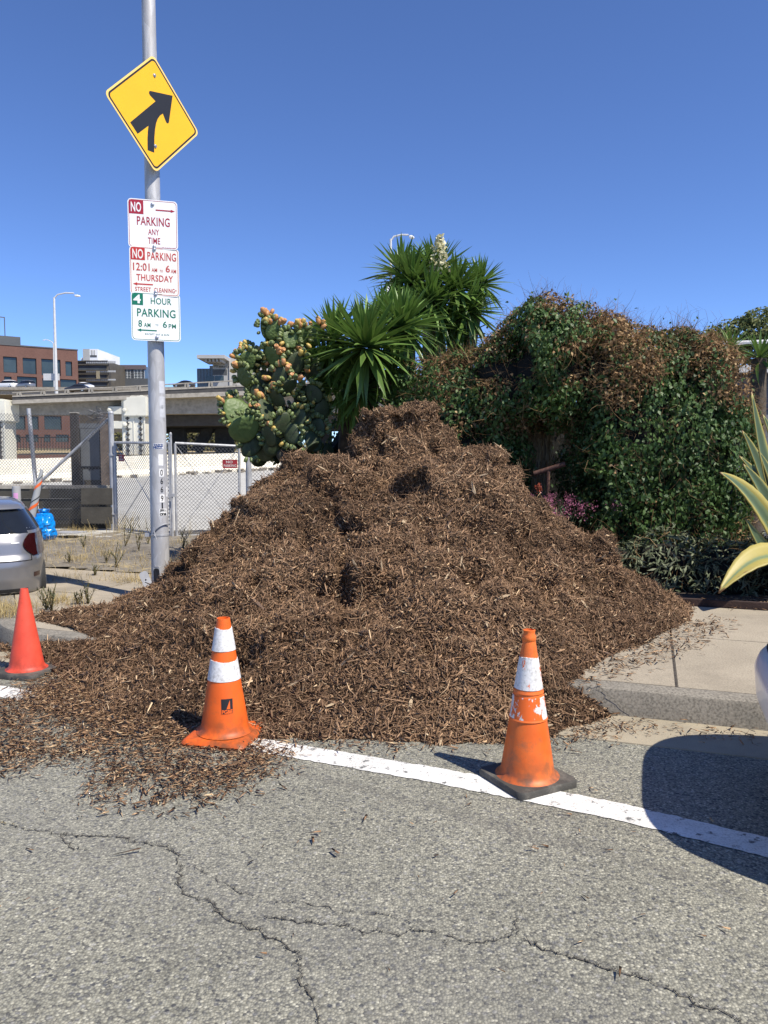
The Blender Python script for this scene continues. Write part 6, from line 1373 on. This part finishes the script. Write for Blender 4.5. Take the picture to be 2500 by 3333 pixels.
def colm(x0, x1, ytop, name='column'):
    a, b = at(x0, 1500, Yv(x0) + .8), at(x1, 1500, Yv(x0) + .8); z1 = at(x0, ytop, Yv(x0) + .8).z; w = b.x - a.x; cx = (a.x + b.x) / 2; Y = Yv(x0) + 1.2
    mb = MB(); mb.box((cx, Y, z1 / 2), (w * .8, 2.0, z1)); col = mb.build(name, MT['column'], va, bevel=.06)
    mb = MB(); mb.box((cx + w * .12, Y - .15, z1 - .9), (w * .86, 2.2, 1.6)); mb.build('cap_block', MT['column'], col, bevel=.08)
    for k in range(9):
        for sx in (-.18, .28):
            mb = MB(); mb.box((cx + w * sx, Y - 1.05, 1.2 + k * (z1 - 2.6) / 9), (.10, .12, .34)); mb.box((cx + w * sx, Y - 1.05, 1.2 + k * (z1 - 2.6) / 9), (.3, .1, .08)); mb.build('clamp', MT['viaduct_dark'], col)
    for sx in (-.34, .04, .42): mb = MB(); mb.box((cx + w * sx, Y - 1.02, z1 * .5), (.09, .08, z1 * .98)); mb.build('steel_strap', MT['column'], col)
    for k in (0, 1):
        mb = MB(); mb.box((cx - w * .45, Y - .6, z1 - 1.2 - k * 1.15), (w * .85, .9, .62)); mb.build('bracket_beam', MT['column'], col, bevel=.04)
        for sx in (-.78, -.25): mb = MB(); mb.lathe([(.16, 0), (.16, .3), (.08, .34)], 12); mb.v = [(cx + w * sx + x, Y - 1.05 - z, z1 - 1.2 - k * 1.15 + y) for x, y, z in mb.v]; mb.build('anchor', MT['column'], col)
colm(398, 488, 1288); colm(-58, 38, 1300)
for x0, x1 in ((560, 605), (705, 760), (1010, 1080)):
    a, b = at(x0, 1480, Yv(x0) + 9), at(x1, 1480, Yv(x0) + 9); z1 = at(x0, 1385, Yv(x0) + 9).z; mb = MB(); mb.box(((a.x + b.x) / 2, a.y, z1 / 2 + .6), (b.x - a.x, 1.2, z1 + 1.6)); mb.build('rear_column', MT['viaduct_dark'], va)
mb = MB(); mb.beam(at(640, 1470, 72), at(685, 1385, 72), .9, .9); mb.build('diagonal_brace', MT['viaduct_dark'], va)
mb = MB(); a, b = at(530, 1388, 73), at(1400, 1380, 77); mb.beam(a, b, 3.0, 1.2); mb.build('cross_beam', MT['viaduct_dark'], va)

# far freeway deck carrying the traffic
ff = thing('far_freeway', 'distant freeway deck carrying cars in front of the brick building', 'viaduct', (-60, 150, 0)); zf = at(150, 1268, 150).z
mb = MB(); mb.box((-60, 152, zf - .7), (260, 15, 1.4), R(0)); mb.build('deck', MT['viaduct'], ff); mb = MB(); mb.box((-60, 160.2, zf + .5), (260, .4, 1.0)); mb.build('parapet', MT['viaduct'], ff)
mb = MB(); mb.box((-60, 144.3, zf - .3), (260, .3, .5)); mb.build('kerb_beam', MT['viaduct'], ff)
for x in (-125, -105, -84, -20, 5): mb = MB(); mb.box((x, 152, zf / 2), (2, 3, zf - 1)); mb.build('column', MT['viaduct'], ff)
tab_s = [(.18, -2.2, 2.2, .80, 5), (.5, -2.3, 2.3, .90, 4.5), (.75, -2.3, 2.25, .90, 4.5), (.92, -2.2, 1.5, .86, 4.5), (1.1, -1.8, .95, .74, 4), (1.4, -1.2, .45, .62, 4), (1.46, -.8, .1, .55, 3)]
tab_u = [(.25, -2.2, 2.2, .82, 5), (.6, -2.3, 2.3, .93, 4.5), (.95, -2.28, 2.2, .93, 4.5), (1.1, -2.2, 1.4, .90, 4.5), (1.4, -2.05, .8, .78, 4), (1.65, -1.9, .5, .70, 4), (1.72, -1.5, .2, .62, 3)]
for lab, px, py, Y, tab, mt, hdg in (('white estate car on the far freeway at the left edge', 22, 1267, 150, tab_u, 'white_p', R(165)), ('silver off-roader on the far freeway behind the white estate', 83, 1268, 149, tab_u, 'silver', R(150)), ('white saloon on the far freeway right of the lamp post', 268, 1270, 150, tab_s, 'white_p', R(172)), ('dark saloon roof just showing above the ramp rail, left of the columns', 252, 1277, 140, tab_s, 'dark_p', R(172)), ('dark saloon on the ramp right of the sign pole', 600, 1262, 160, tab_s, 'dark_p', R(175))):
    p = at(px, py, Y); cr_ = Car('passing_car', lab, (p.x, p.y, p.z), hdg, tab, 'cars on the freeway'); top_ = tab[-1][0]; cr_.shell(tab[0][0], top_, 14, MT[mt], na=28)
    zb = .98 if top_ < 1.6 else 1.12
    for a0, a1 in ((R(30), R(150)), (R(210), R(330))): cr_.band(a0, a1, zb, top_ - .12, MT['glass'], 'side_window', .02, 8, 2)
    cr_.patch(uz(-.75, .75, zb, top_ - .14, 6, 2), MT['glass'], 'rear_window', .02); cr_.band(R(-25), R(25), zb, top_ - .14, MT['glass'], 'windscreen', .02, 6, 2)
    for sd in (-1, 1): cr_.patch([[(sd * u, z) for u in ((.7, .97) if sd < 0 else (.97, .7))] for z in (.68, .85)], MT['tail'], 'tail_light', .02)
    cr_.wheels((-1.4, 1.4), .88, .34)

# street lamps
def lamp(label, bx, by, tx, ty, ax_, ay, Y, r=.11, plate=None):
    a, b, c_ = at(bx, by, Y), at(tx, ty, Y), at(ax_, ay, Y); l = thing('street_lamp', label, 'street lamp', a, 0, 'street lamps along the freeway'); mb = MB(); mb.tube([a, a.lerp(b, .5), b], [r, r * .85, r * .6], 10); mb.build('pole', MT['lampgrey'], l, smooth=True)
    d = c_ - b; mb = MB(); mb.tube([b + Vector((0, 0, -.1)), b + d * .15 + Vector((0, 0, .35 * abs(d.x) * .3)), b + d * .5 + Vector((0, 0, .35 * abs(d.x) * .45)), b + d * .85 + Vector((0, 0, abs(d.x) * .12))], r * .45, 8); mb.build('arm', MT['lampgrey'], l, smooth=True)
    mb = MB(); e = b + d; mb.lathe([(.02, -.5), (.16, -.4), (.22, 0), (.16, .35), (.05, .5)], 10); sg = 1 if d.x > 0 else -1; mb.v = [(e.x + z * .8 * sg * abs(d.x) / 3, e.y + y * .6, e.z + x * .45 - z * .06) for x, y, z in mb.v]; mb.build('lamp_head', MT['lamphead'], l, smooth=True)
    return l
MT['lampgrey'] = sm('lamp_grey', (.55, .55, .54), .5, var=.08); MT['lamphead'] = sm('lamp_head', (.68, .68, .68), .5)
l1 = lamp('tall street lamp on the ramp, its head pointing right, left of the sign pole', 184, 1284, 176, 968, 252, 963, 66, .14)
mb = MB(); a, b = at(142, 1238, 66.3), at(193, 1216, 66.3); mb.box(((a.x + b.x) / 2, 66.3, (a.z + b.z) / 2), (b.x - a.x, .06, b.z - a.z)); mb.build('sign_back', MT['lampgrey'], l1)
lamp('smaller street lamp further off, its head pointing left', 177, 1265, 174, 1118, 143, 1107, 148, .16)
lamp('street lamp rising behind the rear yucca', 1272, 1290, 1272, 778, 1340, 772, 40, .10)
p = at(1266, 950, 39); ds = thing('antenna_panel', 'small white panel on the lamp pole behind the yuccas', 'panel', (p.x, p.y, p.z)); mb = MB(); mb.box((0, -.25, 0), (.32, .12, .62), R(20)); mb.build('panel', MT['lamphead'], ds, world=False); mb = MB(); mb.box((0, -.05, 0), (.06, .4, .06)); mb.build('bracket', MT['lampgrey'], ds, world=False)

# ---------------- buildings
MT['wglass'] = sm('window_glass', (.035, .05, .05), .12, var=.5, scale=.15, spec=.6); MT['wframe'] = sm('window_frame', (.02, .02, .02), .5)
def brickm():
    t = NT('red_brick'); v = t.coord(); n = t.noise(v, .35, 4); c = t.ramp(n, [(.3, (.135, .068, .052)), (.7, (.165, .085, .065))]); c = t.mix(1.0, c, t.ramp(t.noise(v, 3.5, 4, .7), [(.3, .85), (.7, 1.12)]), 'MULTIPLY'); return t.out(c, .9)
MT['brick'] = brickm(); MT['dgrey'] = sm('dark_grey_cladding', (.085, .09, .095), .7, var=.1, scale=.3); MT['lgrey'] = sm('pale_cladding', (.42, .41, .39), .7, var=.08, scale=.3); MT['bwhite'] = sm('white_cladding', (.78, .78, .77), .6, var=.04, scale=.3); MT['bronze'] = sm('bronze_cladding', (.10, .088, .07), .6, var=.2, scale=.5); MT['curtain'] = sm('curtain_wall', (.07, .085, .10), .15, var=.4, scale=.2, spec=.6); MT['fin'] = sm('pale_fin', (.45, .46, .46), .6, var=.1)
class Facade:
    """vertical plane through two ground points; rectangles given in photo px"""
    def __init__(s, root, pA, pB): s.root = root; s.a, s.b = Vector((pA[0], pA[1], 0)), Vector((pB[0], pB[1], 0)); s.d = (s.b - s.a).normalized(); s.n = Vector((s.d.y, -s.d.x, 0)); s.n = s.n if s.n.y < 0 else -s.n
    def uv(s, px, py): p = on_plane(px, py, s.a, s.n); return (p - s.a).dot(s.d), p.z
    def slab(s, name, u0, u1, z0, z1, front, dep, mat, parent=None):
        mb = MB(); P_ = lambda u, w, z: tuple(s.a + s.d * u + s.n * w + Vector((0, 0, z)))
        vs = [P_(u0, front, z0), P_(u1, front, z0), P_(u1, front, z1), P_(u0, front, z1), P_(u0, front - dep, z0), P_(u1, front - dep, z0), P_(u1, front - dep, z1), P_(u0, front - dep, z1)]
        mb.add(vs, [(0, 1, 2, 3), (5, 4, 7, 6), (4, 0, 3, 7), (1, 5, 6, 2), (3, 2, 6, 7), (4, 5, 1, 0)]); return mb.build(name, mat, parent or s.root)
    def wall(s, u0, u1, z0, z1, holes, mat, dep=.5):
        """wall with real openings: strips of slabs around the holes (holes: u0,u1,z0,z1)"""
        us = sorted({u0, u1, *[h[0] for h in holes], *[h[1] for h in holes]}); us = [u for u in us if u0 <= u <= u1]; zs = sorted({z0, z1, *[h[2] for h in holes], *[h[3] for h in holes]}); zs = [z for z in zs if z0 <= z <= z1]; mb = MB()
        P_ = lambda u, w, z: tuple(s.a + s.d * u + s.n * w + Vector((0, 0, z)))
        for i in range(len(us) - 1):
            for j in range(len(zs) - 1):
                uc, zc = (us[i] + us[i + 1]) / 2, (zs[j] + zs[j + 1]) / 2
                if any(h[0] < uc < h[1] and h[2] < zc < h[3] for h in holes): continue
                mb.quad(P_(us[i], 0, zs[j]), P_(us[i + 1], 0, zs[j]), P_(us[i + 1], 0, zs[j + 1]), P_(us[i], 0, zs[j + 1]))
        for h in holes:
            for (ua, za), (ub, zb_) in (((h[0], h[2]), (h[1], h[2])), ((h[1], h[2]), (h[1], h[3])), ((h[1], h[3]), (h[0], h[3])), ((h[0], h[3]), (h[0], h[2]))): mb.quad(P_(ua, 0, za), P_(ub, 0, zb_), P_(ub, -dep, zb_), P_(ua, -dep, za))
        return mb.build('wall', mat, s.root)
    def window(s, h, nm=2, frame='wframe', glass='wglass', dep=.45):
        w = s.slab('window', h[0], h[1], h[2], h[3], -dep + .05, .1, MT[glass]); t_ = .14
        for a in (h[2], h[3] - t_): s.slab('frame', h[0], h[1], a, a + t_, -dep + .12, .06, MT[frame], w)
        for k in range(nm + 1): u = h[0] + (h[1] - h[0] - t_) * k / nm; s.slab('mullion', u, u + t_, h[2] + t_, h[3] - t_, -dep + .12, .06, MT[frame], w)
        return w
c1f = lambda x, y: (x * .2893, 1060 + y * .2893)
bb = thing('brick_building', 'red brick office building with dark square windows behind the freeway', 'building', (-75, 170, 0))
pA, pB = at(0, 1122, 167), at(253, 1141, 176); fa = Facade(bb, (pA.x, pA.y), (pB.x, pB.y)); zr = (pA.z + pB.z) / 2
u1_ = fa.uv(254, 1200)[0]; holes = []
for x0, x1, y0, y1 in ((40, 190, 355, 525), (260, 408, 370, 540), (470, 680, 385, 557), (740, 810, 405, 565), (50, 130, 575, 690), (195, 415, 580, 690), (478, 615, 600, 690), (680, 865, 610, 692)):
    a, b = fa.uv(*c1f(x0, y1)), fa.uv(*c1f(x1, y0)); holes.append((a[0], b[0], a[1], b[1]))
for x0, x1, y0, y1 in ((36, 82, 1355, 1398), (104, 125, 1355, 1398), (145, 200, 1355, 1398), (36, 65, 1415, 1439), (84, 125, 1415, 1439), (145, 164, 1415, 1439), (183, 224, 1415, 1439)):
    a, b = fa.uv(x0, y1), fa.uv(x1, y0); holes.append((a[0], b[0], a[1], b[1]))
holes += [(h[0] - 15, h[1] - 15, h[2], h[3]) for h in holes[:2]] + [(-9, -4, holes[3][2], holes[3][3])]
fa.wall(-26, u1_, 0, zr, holes, MT['brick']); [fa.window(h, 1 if h[1] - h[0] < 6 else 2) for h in holes]
fa.slab('roof', -26, u1_ - .02, zr - .6, zr - .2, -.55, 20, MT['dgrey']); fa.slab('parapet_cap', -26, u1_ + .1, zr, zr + .25, .12, .6, MT['dgrey']); fa.slab('side_wall', u1_ - .4, u1_, 0, zr, -.01, 20, MT['brick']); fa.slab('back_wall', -26, u1_ - .41, 0, zr, -.62, .2, MT['wframe'])
a, b = fa.uv(*c1f(-300, 215)), fa.uv(*c1f(248, 115)); fa.slab('penthouse', a[0], b[0], zr - .2, b[1], -2, 10, MT['dgrey'])
for u in (0, 3): mb = MB(); p = fa.a + fa.d * (u - 1.5) + fa.n * -3; mb.tube([(p.x, p.y, b[1]), (p.x, p.y, b[1] + 4.2)], .1, 6); mb.build('mast', MT['dgrey'], bb)
mb = MB(); p0, p1 = fa.a + fa.d * -1.5 + fa.n * -3, fa.a + fa.d * 1.5 + fa.n * -3; mb.beam((p0.x, p0.y, b[1] + 4.1), (p1.x, p1.y, b[1] + 4.1), .15, .2); mb.build('mast_bar', MT['dgrey'], bb)

def simple(name, label, x0, x1, ytop, Y, z0=0.0, dep=18, mat='dgrey'):
    a, b = at(x0, ytop, Y), at(x1, ytop, Y); t_ = thing(name, label, 'building', ((a.x + b.x) / 2, Y, 0)); f = Facade(t_, (a.x, Y), (b.x, Y)); f.slab('wall', 0, b.x - a.x, z0, a.z, 0, dep, MT[mat]); return t_, f, b.x - a.x, a.z
# slatted bronze building
t_, f, w, z = simple('office_building', 'dark bronze office block with horizontal louvre bands, right of the brick building', 248, 353, 1176, 188, mat='bronze')
for k, (y0, y1) in enumerate(((398, 425), (440, 500), (505, 525), (545, 590), (600, 618), (630, 680))):
    a, b = f.uv(*c1f(880, y1)), f.uv(*c1f(1215, y0)); 
    if k in (0, 2, 4):
        for q in range(16): u = a[0] + (w - .6) * q / 16 + 2.0; f.slab('louvre', u, u + .35, a[1], b[1], .25, .2, MT['fin'])
    else: f.slab('window', .6, w - .6, a[1], b[1], .05, .05, MT['curtain'])
    f.slab('ledge', 0.1, w - .1, b[1] - .12, b[1] + .12, .35, .34, MT['bronze'])
a, b = f.uv(*c1f(1090, 600)), f.uv(*c1f(1125, 512)); f.slab('tan_panel', a[0], b[0], a[1], b[1], .4, .3, sm('tan_panel', (.30, .26, .18), .8))
t_, f, w, z = simple('white_tower', 'white stair tower standing behind the bronze office block', 272, 317, 1136, 215, mat='bwhite')
a, b = f.uv(*c1f(935, 400)), f.uv(*c1f(1008, 265)); f.slab('painted_shade_side', a[0], b[0], 0, z + .02, .03, .4, MT['lgrey'])  # shade on this side of the tower painted as a grey slab
for x0, x1 in ((1025, 1042), (1055, 1068)): a, b = f.uv(*c1f(x0, 330)), f.uv(*c1f(x1, 275)); f.slab('slot', a[0], b[0], a[1], b[1], .05, .04, MT['lgrey'])
a, b = f.uv(*c1f(1015, 355)), f.uv(*c1f(1090, 332)); f.slab('dark_lettering_band', a[0], b[0], a[1], b[1], .05, .04, MT['dgrey'])
a, b = f.uv(*c1f(880, 395)), f.uv(*c1f(1150, 350)); f.slab('low_wing', a[0], b[0], 0, b[1], -2, 8, MT['bwhite'])
t_, f, w, z = simple('glass_building', 'long glass-fronted building with pale window grids, left of the sign pole', 353, 470, 1191, 200, mat='curtain')
f.slab('roof_edge', -.3, w + .3, z - .9, z + .2, .4, 1, sm('brown_roof_edge', (.13, .10, .095), .7)); zb_ = f.uv(*c1f(1300, 595))[1]; f.slab('base', -.2, w + 3, 0, zb_, .3, 1, MT['dgrey'])
for q in range(22): u = w * q / 21; f.slab('mullion', u - .06, u + .06, zb_, z - 1, .18, .12, MT['fin'] if q % 2 else MT['dgrey'])
for q in range(5): zz = zb_ + (z - zb_) * q / 5; f.slab('transom', 0, w, zz - .08, zz + .08, .14, .1, MT['dgrey'])
for x0, x1 in ((1420, 1465), (1508, 1560), (1565, 1610)): a, b = f.uv(*c1f(x0, 590)), f.uv(*c1f(x1, 480)); f.slab('pale_blind', a[0], b[0], a[1], b[1], .06, .05, sm('blind', (.36, .38, .36), .6, var=.2, scale=.6))
a, b = f.uv(*c1f(1222, 590)), f.uv(*c1f(1280, 455)); f.slab('white_bay', a[0], b[0], a[1], b[1], .6, .6, MT['bwhite'])
for q in range(3): f.slab('bay_window', a[0] + .2, b[0] - .2, a[1] + (b[1] - a[1]) * (q + .25) / 3, a[1] + (b[1] - a[1]) * (q + .8) / 3, .68, .05, MT['curtain'])
# medical building
c2f = lambda x, y: (520 + x * .2411, 1120 + y * .2411)
mbld, f, w, z = simple('medical_building', 'pale office tower with jutting roof canopy and lettering, left of the cactus', 692, 748, 1168, 210, mat='lgrey')
P_ = lambda x, y: f.uv(*c2f(x, y)); 
a, b = P_(945, 560), P_(1260, 190); f.slab('sunlit_wing', a[0], b[0] + 6, 0, b[1], .4, 20, sm('sunlit_wing_tone', (.50, .48, .44), .8, var=.06, scale=.3))  # sunlight on this wing is put into a lighter wall colour
a, b = P_(500, 560), P_(715, 327); f.slab('glass_wing', a[0], b[0], 0, b[1], -.5, 16, MT['curtain'])
a, b = P_(650, 330), P_(715, 280); f.slab('upper_block', a[0], b[0], a[1], b[1], -2, 8, MT['lgrey'])
a, b = P_(585, 215), P_(945, 190); f.slab('roof_canopy', a[0], b[0], b[1] - .9, b[1], 7, 14, MT['lgrey'])
for q in range(5): a, b = P_(680 + q * 48, 248), P_(715 + q * 48, 205); f.slab('canopy_fin', a[0], a[0] + .5, a[1] - .5, b[1] - .5, 6, 6, MT['lgrey'])
a, b = P_(715, 418), P_(908, 340); f.slab('dark_window', a[0], b[0], a[1], b[1], .06, .05, MT['dgrey'])
for x0, x1, y0, y1 in ((625, 735, 430, 500), (742, 865, 428, 500)): a, b = P_(x0, y1), P_(x1, y0); f.slab('window', a[0], b[0], a[1], b[1], .06, .05, MT['wglass'])
a, b = P_(975, 470), P_(993, 443); f.slab('small_window', a[0], b[0], a[1], b[1], .46, .05, MT['dgrey'])
for q in range(5): a, b = P_(505 + q * 42, 555), P_(512 + q * 42, 330); f.slab('mullion', a[0], a[0] + .15, a[1], b[1], -.4, .1, MT['dgrey'])
for x0, x1, y0, y1, s2 in ((800, 938, 292, 318, 'Medical Cen'), (735, 790, 282, 322, 'my')):
    a, b = P_(x0, y1), P_(x1, y0); vs, fs = fit_text(s2, a[0], b[0], a[1], b[1], .02); mb = MB(); mb.add([tuple(f.a + f.d * x + f.n * .12 + Vector((0, 0, y))) for x, y in vs], fs); mb.build('lettering', MT['dgrey'], mbld)
a = at(605 + 60, 1240, 140); mb = MB()
# bushes under the viaduct, iron fence, dry strip on the left
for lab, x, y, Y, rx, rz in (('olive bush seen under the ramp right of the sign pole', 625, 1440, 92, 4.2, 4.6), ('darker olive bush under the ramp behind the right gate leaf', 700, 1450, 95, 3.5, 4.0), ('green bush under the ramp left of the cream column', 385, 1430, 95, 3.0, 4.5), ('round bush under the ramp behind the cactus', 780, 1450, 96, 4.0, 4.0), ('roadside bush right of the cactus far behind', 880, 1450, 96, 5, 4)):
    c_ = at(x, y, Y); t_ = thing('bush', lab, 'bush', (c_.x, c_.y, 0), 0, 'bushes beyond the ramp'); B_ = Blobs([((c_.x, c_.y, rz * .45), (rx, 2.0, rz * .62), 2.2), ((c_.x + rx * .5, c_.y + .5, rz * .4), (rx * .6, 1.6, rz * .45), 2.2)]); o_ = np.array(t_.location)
    B_.core('bush_shade_core', MT['darkcore'], t_, .8, o_, 0); P, N = B_.sample(1800, .8, lambda P: P[:, 2] > 0, .5, .5); V, F, T = leaves(P, N, rng.uniform(.3, .6, len(P)), rng.random(len(P)), .8, .3); o = link('foliage', np_mesh('foliage', V - o_, F, MT['bushleaf'] if 'bushleaf' in MT else MT.setdefault('bushleaf', tintmat('bush_leaf', [(0, (.05, .055, .02)), (.6, (.12, .115, .045)), (1, (.20, .18, .08))], .7, .2, .2)), tint=T), t_); o['kind'] = 'stuff'  # solid dark core puts the bush's inner shade into colour
fe = thing('iron_fence', 'distant dark iron picket fence below the ramp on the left', 'fence', at(130, 1460, 80)); a, b = at(-30, 1466, 80), at(250, 1462, 80)
for zz in (1463, 1425): mb = MB(); mb.beam(at(-30, zz, 80), at(250, zz - 2, 80), .08, .1); mb.build('rail', MT['wframe'], fe)
for k in range(30): x = -30 + 280 * k / 29; mb = MB(); mb.beam(at(x, 1468, 80), at(x, 1420, 80), .06, .06, (0, 1, 0)); mb.build('picket', MT['wframe'], fe)
mb = MB(); mb.quad((-80, 61, 1.7), (20, 61, 1.7), (40, 140, 3.0), (-120, 140, 3.0)); tag(mb.build('dry_field', sm('dry_grass_field', (.36, .28, .14), .95, var=.25, scale=.3)), kind='structure')

# ---------------- right background: tree, rail, grey wall
tO = at(2420, 1090, 22); tree = thing('tree', 'rounded green tree beyond the hedge at the right edge', 'tree', (tO.x, tO.y, 0)); mb = MB(); mb.tube([(tO.x, tO.y, 0), (tO.x + .1, tO.y, 1.8), (tO.x, tO.y, 3.4)], [.22, .17, .12], 10); trk = mb.build('trunk', MT['bark'], tree, smooth=True)
for k in range(7):
    an = k * .9; mb = MB(); mb.tube([(tO.x, tO.y, 2.6), (tO.x + .5 * math.cos(an), tO.y + .5 * math.sin(an), 3.4), (tO.x + 1.2 * math.cos(an), tO.y + 1.0 * math.sin(an), 4.0 + .2 * math.sin(k))], [.08, .06, .02], 6); mb.build('limb', MT['bark'], trk)
zc = tO.z; TB = Blobs([((tO.x + dx, tO.y + dy, zc + dz), (r_, r_, r_ * .7), 2.2) for dx, dy, dz, r_ in ((-.85, 0, -.15, .5), (-.6, -.2, -.25, .5), (-.3, .1, .1, .5), (.25, -.1, .3, .6), (.8, .1, .25, .6), (1.4, 0, .1, .6), (.1, .3, -.3, .7), (-.5, .4, -.45, .6), (.9, .3, -.4, .7), (1.9, .2, -.2, .6), (.5, -.4, .0, .5), (-.05, -.35, -.1, .4))])
P, N = TB.sample(9000, .3, None, .14, 3); V, F, T = leaves(P, N + np.array([0, 0, .4]), rng.uniform(.07, .15, len(P)), rng.random(len(P)) * .75 + .25 * vn(P, 2, 9), .8, .2); o = link('crown', np_mesh('crown', V - np.array(tree.location), F, tintmat('tree_leaf', [(0, (.05, .07, .02)), (.5, (.13, .155, .05)), (1, (.27, .27, .10))], .6, .3, .25), tint=T), tree)
pr_ = thing('pipe_rail', 'pale horizontal pipe rail crossing behind the small yuccas', 'rail', at(2420, 1115, 14)); mb = MB(); mb.tube([at(2290, 1121, 14), at(2700, 1102, 13.6)], .035, 8); mb.build('rail', MT['lampgrey'], pr_, smooth=True)
for x in (2330, 2640): mb = MB(); p = at(x, 1115, 13.9); mb.tube([(p.x, p.y, .1), p], .03, 8); mb.build('upright', MT['lampgrey'], pr_, smooth=True)
gw = thing('grey_shed', 'plain grey shed wall glimpsed at the right edge behind the hedge', 'shed', (7.0, 13.0, 0)); a = at(2425, 1175, 13); mb = MB(); mb.box((a.x + 2.5, 14.2, a.z / 2 - .1), (5, 2, a.z - .2)); mb.build('wall', sm('shed_grey', (.14, .15, .17), .8, var=.15, scale=2), gw); mb = MB(); mb.box((a.x + 2.45, 14.1, a.z - .14), (5.3, 2.4, .12)); mb.build('roof', MT['lampgrey'], gw)
